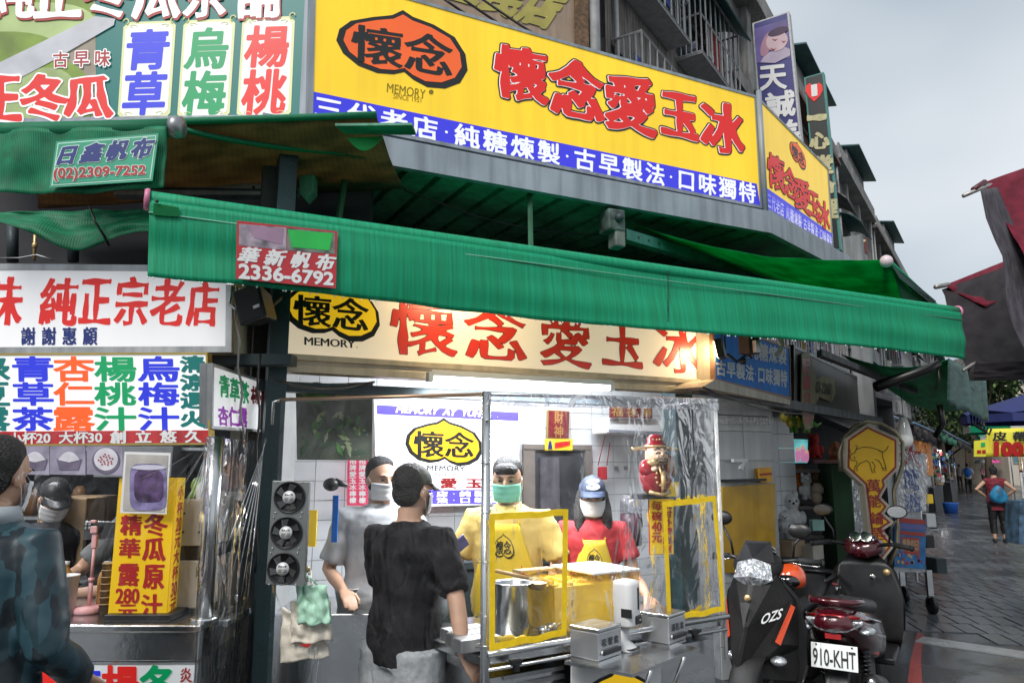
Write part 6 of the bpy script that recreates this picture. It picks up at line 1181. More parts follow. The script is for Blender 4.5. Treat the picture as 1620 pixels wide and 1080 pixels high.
PDS = PV((2.3, 6.1), (4.0, 8.6)); DSM = mat('dirty_brown_board', (.05, .045, .04), .5, 0, .5, 3, streak=.4)
t, fq, nn = lightbox('old_sign', 'dirty dark sign board with a cream key shape, between blue sign and concrete column', pq(PDS, [(1256, 545), (1362, 598), (1360, 684), (1256, 640)]), .15, DSM, BLACK, .03)
FD = (fq[0], -nn); KEYC = mat('faded_cream_paint', (.28, .25, .14), .6, 0, .2, 5, streak=.3)
b = MB(); b.slab([hit(off(FD, .02), x, y) for x, y in [(1266, 560), (1278, 556), (1290, 600), (1302, 595), (1318, 600), (1320, 622), (1314, 636), (1294, 628), (1287, 640), (1284, 676), (1273, 680), (1266, 640)]], -nn * -.012); b.build('key_shape', KEYC, t)
b = MB(); vtext(b, '配鎖打印', pq(off(FD, .032), [(1269, 566), (1280, 566), (1284, 672), (1273, 674)]), 0, N=40, bold=.03); text(b, '03-22607', pq(off(FD, .032), [(1291, 604), (1316, 608), (1315, 624), (1290, 620)]), 1, N=36, bold=.03); b.build('lettering', [REDDK, BLKP], t)
b = MB(); a = at(1371, 650, 8.8); b.box(V((a.x, a.y, 2.2)), (.2, .2, 4.4), rz=.98); b.solo('concrete_column', mat('grey_galvanised', (.24, .25, .26), .6, .3, .15, 3, streak=.3), 'grey column right of the dark sign board above the key shaped sign', 'column')

# side bay right of the counter: big white tiles and yellow board
PSB = PV((1.78, 6.15), (2.4, 6.4)); a, c = hit(PSB, 1128, 735), hit(PSB, 1226, 735); a.z = c.z = 0; du = (c - a).normalized(); dn = V((-du.y, du.x, 0)); Ls = (c - a).length
sbw = thing('tiled_partition', 'partition of large white tiles above the yellow board', 'partition', (a + c) / 2); b = MB(); b.slab([a + dn * .012, c + dn * .012, c + dn * .012 + Z * 2.1, a + dn * .012 + Z * 2.1], dn * .08); b.build('backing', GROUT, sbw)
tz = 1.62; tm = MB(); tm.box((0, 0, 0), (Ls / 2 - .005, .012, .235), ax=(du, dn, Z)); tme2 = tm.mesh('tile', [mat('matt_white_tile', (.55, .56, .56), .3, 0, .1, 2, streak=.15)])
for r_ in range(9):
    for k in range(2): o = bpy.data.objects.new('tile', tme2); C.objects.link(o); o.parent = sbw; o.location = a + du * Ls * (.25 + .5 * k) + Z * (.12 + .24 * r_) + dn * .005 - sbw.location
b = MB(); q = pq(off(PSB, .05), [(1143, 770), (1226, 764), (1228, 908), (1146, 905)]); b.slab(q, dn * .03); b.solo('yellow_board', mat('ochre_board', (.6, .34, .02), .35, 0, .15, 4, streak=.15, coat=.3), 'plain yellow ochre board behind the scooter mirror', 'board')
b = MB(); q = pq(off(PSB, .06), [(1200, 741), (1220, 739), (1222, 762), (1203, 763)]); b.slab(q, dn * .05); b.slab([p - dn * .002 for p in [lerp(q[0], q[3], .35), lerp(q[1], q[2], .35), lerp(q[1], q[2], .5), lerp(q[0], q[3], .5)]], dn * .001, 1); b.solo('small_box', [mat('orange_card', (.8, .4, .03), .5), REDDK], 'small orange box with a red band standing on the yellow board', 'box')
b = MB(); s0_ = pq(off(PSB, .0), [(1140, 762), (1200, 760)]); b.slab([s0_[0], s0_[1], s0_[1] - dn * .1, s0_[0] - dn * .1], Z * .02); b.solo('ledge', BLACK, 'thin black ledge along the top of the yellow board', 'ledge')
b = MB(); 
for x in range(1136, 1224, 5): p = hit(off(PSB, .12), x, 659); b.lathe([(.001, 0), (.008, -.02), (.012, -.05), (.0, -.07)], p, 6)
b.build('x', DULL) if False else None
t = thing('hook_rail', 'thin black rail with a row of small clear hooks before the white tiles', 'rail', hit(off(PSB, .12), 1170, 657)); c0_, c1_ = hit(off(PSB, .12), 1128, 655), hit(off(PSB, .12), 1214, 659); o_ = MB(); o_.tube([c0_, c1_], .005, 6); o_.build('rail', BLACK, t); b.build('hooks', plastic('hook_plastic', .3, (9, 9, 9), (.9, .9, .9), .2, .15), t, kind='stuff')
b = MB(); g0_ = hit(off(PSB, .06), 1170, 728); b.box(g0_, (.14, .03, .025), ax=(du, dn, Z)); b.box(g0_ + du * .02 - Z * .04, (.03, .025, .07), ax=((du - Z * .5).normalized(), dn, (Z + du * .5).normalized())); b.solo('white_bracket', WHITE, 'white angled bracket fixed on the large tiles', 'bracket')

# ------------------------------------------------------------ toy and key shop
sh = thing('toy_shop', 'open fronted toy and key shop between the yellow board and the cart', 'shop', (3.6, 8.4, 0))
def SHP(px, y, z=0): r = ray(px, 735); return V((r.x * y / r.y, y, z))
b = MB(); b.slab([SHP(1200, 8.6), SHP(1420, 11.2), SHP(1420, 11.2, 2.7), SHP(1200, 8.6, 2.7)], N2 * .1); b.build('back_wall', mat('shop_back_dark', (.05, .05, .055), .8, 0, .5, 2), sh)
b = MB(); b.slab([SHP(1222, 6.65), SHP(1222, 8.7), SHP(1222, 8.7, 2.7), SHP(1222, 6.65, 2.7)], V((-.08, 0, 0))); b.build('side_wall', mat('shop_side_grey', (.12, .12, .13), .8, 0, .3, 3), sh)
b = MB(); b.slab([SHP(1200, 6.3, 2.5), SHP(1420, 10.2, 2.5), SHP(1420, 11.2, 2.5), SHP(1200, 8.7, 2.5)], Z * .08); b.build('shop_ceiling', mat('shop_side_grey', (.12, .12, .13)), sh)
batten(at(1285, 652, 7.2), at(1322, 664, 8.0), 'fluorescent_light', 'short fluorescent tube over the toy shop monitor', 'fluorescent tubes', 9, 14, .04)
for i, (x0, y0, x1, y1, y_, lab) in enumerate([(1206, 742, 1300, 750, 7.0, 'upper shelf under the monitor'), (1206, 800, 1304, 806, 7.0, 'middle shelf full of toys'), (1206, 846, 1304, 854, 7.0, 'lower shelf crowded with cartons')]):
    b = MB(); p0, p1 = at(x0, y0, y_), at(x1, y0, y_); b.slab([p0, p1, p1 + V((0, .5, 0)), p0 + V((0, .5, 0))], Z * -.03); b.solo('shelf', mat('grey_brown_shelf', (.2, .18, .16), .6, 0, .2, 4), lab, 'shelf', 'toy shop shelves')
t = thing('monitor', 'flat monitor showing pink figures on the toy shop shelf', 'monitor', at(1254, 740, 7.0)); q = [at(1226, 690, 7.0), at(1281, 692, 7.0), at(1280, 735, 7.0), at(1229, 735, 7.0)]; b = MB(); b.slab(q, V((0, .04, 0))); b.build('bezel', BLACK, t); b = MB(); b.slab([p - V((0, .002, 0)) for p in inset(q, .018)], V((0, .001, 0))); b.build('screen', mat('screen_teal', (.1, .35, .36), .2, 0, .4, 6, emit=.6), t)
b = MB(); random.seed(9)
for px, h in ((1236, 22), (1244, 25), (1262, 24), (1270, 27), (1276, 20)): b.add([at(x, y, 6.99) for x, y in blob(px, 731 - h / 2, 4, h / 2, sq=2.5, n=14)], [tuple(range(14))], 0); b.add([at(x, y, 6.985) for x, y in blob(px, 731 - h + 3, 3, 3.4, sq=2, n=10)], [tuple(range(10))], 1)
b.build('screen_figures', [mat('screen_pink', (.45, .16, .3), .3, emit=.5), mat('screen_skin', (.5, .28, .2), .3, emit=.5)], t)
# striped inflatable toy hanging
t = thing('hanging_toy', 'yellow and green striped toy creature hanging in the toy shop', 'toy', at(1262, 690, 6.6)); b = MB(); p = at(1262, 668, 6.6); YT = mat('toy_yellow', (.7, .6, .08), .35); GT = mat('toy_green', (.12, .35, .05), .35)
for k in range(6): b.ball(p + V((-.07 + .034 * k, 0, .005 * math.sin(k))), (.03, .05, .055 - .004 * abs(k - 2)), k % 2)
b.ball(p + V((-.115, -.01, .05)), (.045, .045, .05), 0); b.ball(p + V((-.13, -.05, .065)), .014, 2); b.ball(p + V((-.135, -.062, .065)), .007, 3)
for x in (-.06, -.02, .05, .09): b.tube([p + V((x, 0, -.04)), p + V((x, 0, -.09))], .018, 8, 1)
b.tube([p + V((.12, 0, 0)), p + V((.17, 0, -.03)), p + V((.21, 0, .0))], [.03, .018, .004], 8, 1); b.build('body', [YT, GT, WHITE, BLACK], t); b = MB(); b.tube([p + V((-.09, 0, .08)), p + V((-.09, 0, .22))], .003, 4); b.build('string', BLACK, t)
# soft toys and clutter
cols = [('orange', (.75, .2, .03)), ('white', (.7, .7, .7)), ('purple', (.25, .05, .3)), ('red', (.5, .03, .03)), ('pink', (.65, .2, .3)), ('brown', (.22, .12, .07)), ('lime', (.3, .45, .05)), ('grey', (.3, .3, .32))]
spots = [(1222, 772, 0, 7.1, 'orange long eared soft toy'), (1262, 765, 0, 7.1, 'orange soft toy under the monitor'), (1276, 776, 1, 7.0, 'white soft toy with a red patch'), (1252, 820, 1, 6.9, 'big white soft toy on the middle shelf'), (1240, 835, 1, 6.85, 'small white dog toy lying on its side'), (1213, 785, 2, 7.1, 'purple soft toy at the left of the shelf'), (1292, 772, 5, 7.1, 'round brown toy at the shelf end'), (1216, 765, 6, 7.0, 'lime green toy under the monitor'), (1288, 712, 3, 7.2, 'red costumed doll right of the monitor'), (1230, 850, 7, 6.8, 'grey toy in front of the cartons')]
for px, py, ci, y_, lab in spots:
    c = at(px, py, y_); t = thing('soft_toy', lab, 'toy', c - Z * .07); m_ = mat('plush_' + cols[ci][0], cols[ci][1], .9, 0, .15, 20, .3, 80); s_ = .065 if 'big' not in lab else .1
    b = MB(); b.ball(c, (s_, s_ * .8, s_ * 1.05)); b.ball(c + Z * s_ * 1.5, (s_ * .8, s_ * .75, s_ * .75))
    for k in (-1, 1): b.ball(c + V((k * s_ * .5, 0, s_ * 2.15)), (s_ * .25, s_ * .2, s_ * .4)); b.ball(c + V((k * s_ * .95, -.02, .1 * s_)), (s_ * .35, s_ * .3, s_ * .6)); b.ball(c + V((k * s_ * .5, -.03, -s_ * .95)), (s_ * .4, s_ * .5, s_ * .3))
    b.build('body', m_, t); b = MB()
    for k in (-1, 1): b.ball(c + V((k * s_ * .3, -s_ * .7, s_ * 1.6)), s_ * .1, 0, 6, 4)
    b.ball(c + V((0, -s_ * .78, s_ * 1.4)), s_ * .12, 0, 6, 4); b.build('face', BLACK, t)
random.seed(12)
for i, (px, py, w, h, m_, lab) in enumerate([(1222, 870, .16, .1, (.3, .2, .12), 'brown carton below the shelves at left'), (1250, 866, .2, .13, (.35, .25, .16), 'open tan carton in the middle of the shop floor clutter'), (1283, 872, .17, .12, (.45, .42, .36), 'pale carton right of the tan one'), (1262, 838, .12, .08, (.5, .45, .4), 'cream carton on the lower shelf'), (1292, 830, .1, .09, (.3, .5, .45), 'mint coloured carton at the shelf end')]):
    b = MB(); c = at(px, py, 6.6); b.box(c, (w, w * .8, h), rz=random.random()); b.box(c + Z * (h / 2 + .002), (w * .2, w * .81, .003), rz=0); b.solo('carton', mat('carton_%d' % i if False else 'cardboard_' + 'abcde'[i], m_, .8, 0, .15, 6), lab, 'carton', 'cartons in the toy shop', bevel=.003)
b = MB(); b.ball(at(1292, 786, 6.9), (.05, .05, .06)); b.lathe([(.05, 0), (.055, .05), (.03, .09)], at(1294, 780, 6.9), 12); b.solo('lamp_shade_hat', mat('beige_straw', (.4, .32, .25), .8), 'beige round hat hanging at the shelf end', 'hat')
b = MB(); a = at(1319, 735, 6.9); a.z = 0; zt_ = at(1319, 733, 6.9).z; w_ = .175; b.box(a + Z * zt_ / 2, (w_, .3, zt_)); b.solo('green_cabinet', mat('dark_green_cabinet', (.015, .06, .02), .5, 0, .25, 4, streak=.3), 'tall narrow dark green cabinet behind the scooter handlebar', 'cabinet', bevel=.006)
b = MB(); b.box(a + Z * (zt_ + .02), (.3, .35, .03)); b.solo('counter_top', mat('pinkish_wood', (.25, .13, .11), .6), 'pinkish wooden top on the dark green cabinet', 'board')
b = MB(); c = at(1322, 715, 6.9); b.lathe([(0, -.09), (.06, -.08), (.07, 0), (.05, .06), (.03, .09), (0, .1)], c, 14); b.solo('ornament', mat('red_gold_ornament', (.35, .12, .06), .35, .2, .6, 25), 'red and gold ornament standing on the green cabinet', 'ornament')
c = at(1345, 800, 6.9); t = thing('glass_showcase', 'glass sided showcase of hanging keys behind the key shaped sign', 'showcase', V((c.x, 7.2, 0))); b = MB(); b.slab([at(1336, 740, 7.0), at(1372, 742, 7.3), at(1372, 900, 7.3), at(1336, 896, 7.0)], V((0, .3, 0))); b.build('glass', mat('showcase_glass', (.07, .08, .085), .1, 0, .6, 9, coat=1), t)
random.seed(2); b = MB()
for i in range(60): p = at(1340 + random.random() * 28, 748 + random.random() * 130, 6.97 + .01 * random.random()); b.box(p, (.012, .005, .03)); b.lathe([(.01, 0), (.009, .003), (0, .003)], p + Z * .02, 6, 0, (V((1, 0, 0)), Z, V((0, -1, 0))))
b.build('hanging_keys', STEEL, t, kind='stuff'); b = MB(); b.box(at(1355, 827, 6.95), (.2, .02, .02)); b.build('rail', DULL, t)
# key shaped sign
ky = 6.4; PK = PY(ky); outl = [(1372, 670), (1422, 693), (1422, 741), (1402, 761), (1404, 768), (1394, 786), (1408, 800), (1399, 812), (1416, 826), (1397, 838), (1416, 862), (1396, 888), (1380, 882), (1366, 768), (1337, 741), (1338, 693)]
t = thing('key_sign', 'yellow key shaped sign with a bull drawing and dark red characters', 'sign', hit(PK, 1390, 885))
def ins(pts, k): cx_ = sum(p[0] for p in pts) / len(pts); out = []; n_ = len(pts)
def inpoly(pts, d):
    n_ = len(pts); out = []
    for i in range(n_):
        p0, p1, p2 = V((*pts[i - 1], 0)), V((*pts[i], 0)), V((*pts[(i + 1) % n_], 0)); e1 = (p1 - p0).normalized(); e2 = (p2 - p1).normalized(); n1_ = V((-e1.y, e1.x, 0)); n2_ = V((-e2.y, e2.x, 0)); bi = (n1_ + n2_); bi = bi / max(.35, bi.length_squared) * 2; out.append((p1.x + bi.x * d, p1.y + bi.y * d))
    return out
CRD = mat('cream_sign_edge', (.55, .48, .36), .5, 0, .15, 5, streak=.2); 
def tri(b, pts3, m=0, depth=None):
    b.add(pts3, [tuple(range(len(pts3)))], m)
b = MB(); b.slab([hit(PK, *p) for p in outl], V((0, .09, 0))); b.build('body', CRD, t)
b = MB(); b.slab([hit(off(PK, .004), *p) for p in inpoly(outl, 4)], V((0, .003, 0))); b.build('red_border', mat('brick_red_paint', (.32, .03, .03), .5, 0, .15, 5), t)
b = MB(); b.slab([hit(off(PK, .008), *p) for p in inpoly(outl, 7)], V((0, .003, 0))); b.build('yellow_face', mat('deep_yellow_paint', (.72, .42, .01), .4, 0, .12, 3, emit=.04), t)
b = MB(); PKt = off(PK, .011)
for ch, x0, y0, x1, y1 in [('萬', 1372, 758, 1391, 778), ('能', 1374, 783, 1392, 802), ('鑰', 1377, 810, 1396, 829), ('匙', 1381, 834, 1400, 853)]: text(b, ch, pq(PKt, [(x0, y0), (x1, y0), (x1 + 1, y1), (x0 + 1, y1)]), 0, N=48, bold=.01, an=.015)
b.build('lettering', mat('brick_red_paint', (.32, .03, .03)), t)
bull = [[(0, 38), (10, 33), (14, 25), (30, 20), (48, 22), (60, 26), (70, 30), (72, 44), (76, 56), (79, 68)], [(72, 66), (79, 68), (80, 72), (73, 72), (68, 58), (62, 50), (54, 47)], [(48, 52), (55, 62), (52, 72), (56, 76), (49, 77), (47, 70), (42, 54), (36, 50)], [(36, 50), (22, 56), (14, 66), (16, 72), (8, 73), (10, 66), (16, 54), (12, 50), (4, 50), (0, 44), (0, 38)], [(62, 28), (72, 32), (80, 26), (84, 18)], [(12, 28), (16, 20), (12, 16)], [(2, 34), (-3, 28), (2, 26)], [(8, 42), (11, 44), (8, 46)]]
b = MB()
for pl_ in bull: b.tube([hit(off(PKt, .001), 1345 + x * .72, 692 + y * .72) for x, y in pl_], .0028, 4)
b.build('bull_drawing', BLKP, t)
b = MB(); b.tube([hit(off(PK, -.05), x, y) for x, y in [(1330, 745), (1328, 715), (1336, 690), (1352, 674), (1372, 667), (1396, 671), (1416, 682), (1428, 700), (1428, 735), (1420, 760), (1414, 775), (1416, 800), (1420, 830), (1420, 865), (1408, 892)]], .016, 6); b.build('metal_hoop', mat('old_brass_tube', (.28, .24, .16), .4, .7, .3, 8), t)
# cart with battery sign
ct = thing('key_cart', 'stainless street cart on black castors with battery sign and blue poster', 'cart', (4.7, 8.6, 0)); cy = 8.6
x0_, x1_ = at(1416, 900, cy).x, at(1466, 900, cy).x; zb0 = at(1440, 905, cy).z
b = MB(); b.box(((x0_ + x1_) / 2, cy + .45, (zb0 + at(1440, 702, cy).z) / 2), (x1_ - x0_, .85, at(1440, 702, cy).z - zb0)); b.build('body', DULL, ct)
q = [at(1418, 712, cy - .02), at(1465, 718, cy - .02), at(1465, 808, cy - .02), at(1418, 808, cy - .02)]; b = MB(); b.slab(q, V((0, .03, 0))); b.build('sign_panel', WHTF, ct)
b = MB(); Pq = PY(cy - .03)
for ch, x0, y0, x1, y1, mi in [('大', 1426, 704, 1456, 738, 1), ('電', 1431, 744, 1453, 773, 0), ('池', 1431, 780, 1457, 807, 0)]: text(b, ch, pq(Pq, [(x0, y0), (x1, y0), (x1, y1), (x0, y1)]), mi, N=44, bold=.035, wob=.02)
b.build('sign_lettering', [mat('dull_blue_print', (.04, .1, .35), .5), REDDK], ct)
b = MB(); b.cloth(lambda u, v: bil([p - V((0, .05, 0)) for p in q], u, v) + V((0, .01 * noise.noise(V((u * 6, v * 6, 0))), 0)), 14, 20); b.build('plastic_cover', plastic('cart_plastic', .6, (6, 6, 3), (.96, .96, .97), .08, .1), ct)
q = [at(1416, 818, cy - .02), at(1465, 822, cy - .02), at(1464, 900, cy - .02), at(1415, 896, cy - .02)]; b = MB(); b.slab(q, V((0, .03, 0)), 0)
for k, (v0, v1, m_) in enumerate([(.0, .1, 1), (.12, .22, 2), (.26, .34, 1)]): b.slab([bil(q, .02, v0) - V((0, .003, 0)), bil(q, .98, v0) - V((0, .003, 0)), bil(q, .98, v1) - V((0, .003, 0)), bil(q, .02, v1) - V((0, .003, 0))], V((0, .002, 0)), m_)
b.slab([bil(q, .2, .38) - V((0, .003, 0)), bil(q, .8, .38) - V((0, .003, 0)), bil(q, .8, .72) - V((0, .003, 0)), bil(q, .2, .72) - V((0, .003, 0))], V((0, .002, 0)), 1)
random.seed(4)
for i in range(26): u, v = random.random() * .9 + .02, .45 + random.random() * .45; b.slab([bil(q, u + a_, v + c_) - V((0, .005, 0)) for a_, c_ in ((0, 0), (.08, 0), (.08, .06), (0, .06))], V((0, .001, 0)), random.choice([1, 2, 3]))
text(b, '鎖匙刻印', [bil(q, .24, .42) - V((0, .005, 0)), bil(q, .76, .42) - V((0, .005, 0)), bil(q, .76, .66) - V((0, .005, 0)), bil(q, .24, .66) - V((0, .005, 0))], 3, N=36, bold=.03, lift=.002)
b.build('poster_panel', [mat('poster_blue', (.03, .17, .4), .5, 0, .3, 6), mat('poster_red', (.4, .06, .05), .5), mat('poster_violet', (.15, .15, .4), .5), mat('poster_tan', (.5, .35, .2), .5)], ct)
for x, y in ((x0_ + .05, cy + .1), (x1_ + .05, cy + .05), (x1_ + .1, cy + .75)):
    b = MB(); rr2 = .1; b.lathe([(0, -.03), (.07, -.03), (.1, -.02), (.1, .02), (.07, .03), (0, .03)], (x, y, rr2), 18, 0, (V((0, 1, 0)), Z, V((1, 0, 0)))); w_ = b.build('castor', BLACK, ct); b = MB(); b.slab([V((x - .03, y - .01, rr2)), V((x + .03, y - .01, rr2)), V((x + .03, y - .01, zb0 + .02)), V((x - .03, y - .01, zb0 + .02))], V((0, .04, 0))); b.build('fork', STEEL, w_)
b = MB(); c = V((x1_ + .15, cy + .3, .0)); b.tube([c + Z * .25, c + Z * 1.75, c + V((.1, .4, 1.8)), c + V((.1, .4, .25)), c + Z * .25], .015, 6); b.tube([c + Z * .9, c + V((.2, -.1, .9)), c + V((.25, .3, .9))], .012, 6); b.tube([c + Z * .6, c + V((.1, .4, .6))], .01, 6); b.build('side_frame', STEEL, ct)
random.seed(8)
for i, (dx, dy, z, s_, m_, lab) in enumerate([(.1, .1, 1.0, .13, WHITE, 'white box hung on the cart side'), (.12, .2, .75, .12, BLACK, 'black box hung low on the cart side'), (.08, .05, 1.25, .09, mat('yellow_card', (.75, .5, .03)), 'yellow packet hung on the cart side'), (.1, .1, 1.45, .1, DULL, 'grey packet near the top of the cart side'), (.12, .0, .5, .14, DARKM, 'dark crate strapped low on the cart')]):
    b = MB(); b.box(c + V((dx, dy, z)), (s_, .2, s_ * 1.2), rz=.2); b.solo('cart_goods', m_, lab, 'goods', bevel=.01)
# bell shaped lamp
c = at(1431, 685, 7.4); t = thing('pendant_lamp', 'clear bell shaped lamp hanging above the cart', 'lamp', c); b = MB(); b.lathe([(.03, .16), (.04, .15), (.065, 0), (.075, -.07), (.06, -.12), (.02, -.15), (0, -.15)], c + Z * .0, 20); b.build('shade', mat('clear_lamp_glass', (.6, .62, .62), .15, 0, .1, 3, alpha=.75, coat=1), t); b = MB(); b.ball(c - Z * .07, (.068, .068, .06)); b.build('bulb', mat('milky_bulb', (.75, .76, .75), .3, emit=.25), t); b = MB(); b.tube([c + Z * .16, c + Z * .6], .004, 4); b.build('cord', BLACK, t)
# ------------------------------------------------------------ drinks stall interior and the dark space over it
b = MB(); b.slab([V((-4.2, 5.6, 0)), V((-1.5, 5.6, 0)), V((-1.5, 5.6, 4.3)), V((-4.2, 5.6, 4.3))], V((0, .1, 0))); b.build('shop_back_wall', mat('shade_dark_wall', (.035, .035, .04), .8, 0, .5, 2, .1, 10), kind='structure')  # near-black colour paints in the shade of the interior and the cavity above
b = MB(); b.slab([V((-4.2, 3.5, 2.42)), V((-1.3, 3.5, 2.42)), V((-1.5, 5.6, 2.42)), V((-4.2, 5.6, 2.42))], Z * .05); b.build('shop_ceiling', mat('shade_dark_wall', (.035, .035, .04)), kind='structure')
b = MB(); b.slab([V((-4.2, 4.5, 2.5)), V((-.9, 4.5, 2.5)), V((-.9, 4.5, 5.2)), V((-4.2, 4.5, 5.2))], V((0, .1, 0))); b.build('wall_above_shop', mat('shade_dark_wall', (.035, .035, .04)), kind='structure')
b = MB(); b.slab([V((-1.46, 4.0, 0)), V((-1.42, 5.6, 0)), V((-1.42, 5.6, 2.4)), V((-1.46, 4.0, 2.4))], V((-.05, 0, 0))); b.build('partition_wall', mat('white_brick_paint', (.5, .51, .5), .6, 0, .1, 3, .15, 12), kind='structure')
for i, (px, py, w, h, col, lab) in enumerate([(372, 760, .2, .26, (.35, .28, .33), 'poster of a smiling face pinned on the partition behind the posts'), (366, 820, .19, .22, (.2, .28, .3), 'lower pale blue poster pinned on the partition behind the posts')]):
    c = at(px, py, 3.97); t = thing('wall_poster', lab, 'poster', c - Z * h / 2); b = MB(); b.box(c, (w, .006, h)); b.build('sheet', mat('poster_sheet_%s' % 'ab'[i], col, .4, 0, .5, 9), t); b = MB(); b.box(c - V((0, .004, h * .3)), (w * .8, .002, h * .18)); b.build('caption_block', WHTF, t)
    b = MB(); b.add([c + V((.05 * math.cos(a), -.005, .07 * math.sin(a) + .03)) for a in [k * .4 for k in range(16)]], [tuple(range(16))]); b.build('face_print', mat('pale_skin_print', (.5, .36, .32), .4, 0, .2, 9), t)
random.seed(6)
for i, (px, py, y, w, h, col, lab) in enumerate([(112, 845, 4.4, .26, .42, (.3, .2, .11), 'tall brown carton in the dark of the drinks stall'), (140, 830, 4.6, .2, .35, (.24, .16, .09), 'second brown carton behind the first in the drinks stall'), (60, 900, 4.5, .3, .3, (.12, .12, .14), 'dark tub at the back of the drinks stall'), (225, 730, 5.0, .5, .2, (.25, .25, .26), 'grey metal shelf box high in the drinks stall'), (330, 880, 4.2, .12, .22, (.02, .02, .02), 'black canister behind the steel posts')]):
    b = MB(); c = at(px, py, y); b.box(c, (w, .25, h), rz=.1 * random.random()); b.solo('storage_box', mat('storage_%s' % 'abcde'[i], col, .7, 0, .2, 6, .1), lab, 'box', bevel=.006)
t = thing('storage_rack', 'steel storage rack in the dark back of the drinks stall', 'rack', (-2.6, 5.1, 0)); b = MB()
for z in (.9, 1.3, 1.75, 2.1): b.box((-2.6, 5.2, z), (1.9, .4, .02))
b.build('shelves', DULL, t); b = MB()
for x in (-3.5, -2.6, -1.7): b.box((x, 5.02, 1.2), (.03, .03, 2.3))
b.build('uprights', DARKM, t)
for i in range(16): 
    x = -3.4 + i * .11 + random.random() * .03; z = [.91, 1.31, 1.76][i % 3]; b = MB(); h = .1 + random.random() * .12; b.lathe([(0, 0), (.04, 0), (.042, h), (.02, h + .03), (0, h + .03)], (x, 5.15, z), 10); b.solo('storage_jar', mat('jar_%s' % 'abc'[i % 3], [(.4, .38, .35), (.25, .12, .05), (.1, .15, .12)][i % 3], .3), '%s jar on the %s shelf of the dark rack' % (['first', 'second', 'third', 'fourth', 'fifth', 'last'][i // 3], ['low', 'middle', 'top'][i % 3]), 'jar', 'jars on the dark rack')
b = MB(); b.tube([V((-3.4, 4.4, 2.36)), V((-2.6, 4.4, 2.36))], .014, 8); batten(V((-3.3, 4.1, 2.36)), V((-2.4, 4.1, 2.36)), 'fluorescent_light', 'fluorescent tube on the dark ceiling of the drinks stall', 'fluorescent tubes', 6, 9)
b = MB(); b.tube([at(-20, 408, 3.9), at(30, 408, 3.9), at(58, 403, 3.9), at(85, 411, 3.9)], .004, 5); b.solo('thin_wire', DULL, 'thin pale wire lying above the white sign', 'wire')
b = MB(); b.tube([at(56, 365, 4.0), at(54, 412, 4.0)], .009, 8); b.ball(at(55, 388, 3.98), (.014, .014, .02)); b.solo('gas_valve', GOLD, 'brass valve on a short pipe above the white sign', 'valve')
for px in (20, 116): b = MB(); b.tube([at(px, 350, 4.1), at(px, 414, 4.1)], .03, 8); b.solo('hanging_rod', DARKM, ('left' if px == 20 else 'right') + ' dark rod in the gap above the white sign', 'rod')
# plastic strips over the drinks stall front and corner
curtain(at(60, 700, 3.0) * 1, at(330, 700, 3.0) * 1, 1.78, 1.8, 1.05, 1.05, 'clear plastic sheet in front of the drinks stall counter', .012)
curtain(V((-1.27, 3.08, 0)), V((-1.2, 3.75, 0)), 1.76, 1.76, .3, .3, 'clear plastic sheet folded round the side of the drinks counter', .03, freq=26)
random.seed(15)
t = thing('tied_plastic', 'taut bunched clear plastic strands tied to the corner of the menu board', 'plastic', at(330, 700, 3.0)); b = MB()
for k in range(14): e_ = at(205 + k * 9 + random.random() * 8, 760 + random.random() * 60 + k * 2, 3.02); s0_ = at(326 + random.random() * 6, 700, 3.0); m0 = lerp(s0_, e_, .5) - Z * .012; b.add([s0_, m0 + V((.004, 0, .002)), e_, m0 - V((.003, 0, .004))], [(0, 1, 2, 3)])
for k in range(6): e_ = at(345 + k * 9, 900 + k * 12, 3.1); s0_ = at(424 - k, 690, 3.3); m0 = lerp(s0_, e_, .5); b.add([s0_, m0 + V((.003, 0, .002)), e_, m0 - V((.003, 0, .002))], [(0, 1, 2, 3)])
b.build('strands', plastic('strand_plastic', .2, (2, 2, 2), (.8, .8, .82), .3, .35), t)
b = MB(); b.box(at(345, 975, 3.5), (.2, .3, .03)); b.solo('steel_tray', STEEL, 'steel tray at the right end of the drinks counter', 'tray', bevel=.004)

# ------------------------------------------------------------ market lane beyond: lean-to awnings, stalls, goods
def Q(s, n, z): return SP(s, n + 1.4, z)
def qbox(b, s0, s1, n0, n1, z0, z1, m=0): sbox(b, s0, s1, n0 + 1.4, n1 + 1.4, z0, z1, m)
aw_mats = [GREYCL, GREENT, fabric('blue_grey_tarpaulin', (.05, .08, .11), (.1, .15, .2), 20, vert=False, streak=.1), fabric('brown_tarpaulin', (.06, .04, .03), (.12, .08, .06), 20, vert=False, streak=.1)]
random.seed(20)
lanes = [(1.5, 5.8, 1.9, 2.75, 2.35, 1, 'dark green lean-to awning right behind the key sign'), (6.2, 11, 2.2, 3.0, 2.5, 2, 'blue grey lean-to awning above the lane stalls'), (11.5, 17, 2.3, 3.0, 2.5, 3, 'brown lean-to awning over the middle of the lane'), (17.5, 25, 2.4, 3.1, 2.6, 0, 'dark grey lean-to awning farther down the lane'), (26, 38, 2.4, 3.1, 2.6, 3, 'brown lean-to awning near the lane end'), (39, 60, 2.6, 3.2, 2.7, 2, 'blue grey lean-to awning at the far end of the lane')]
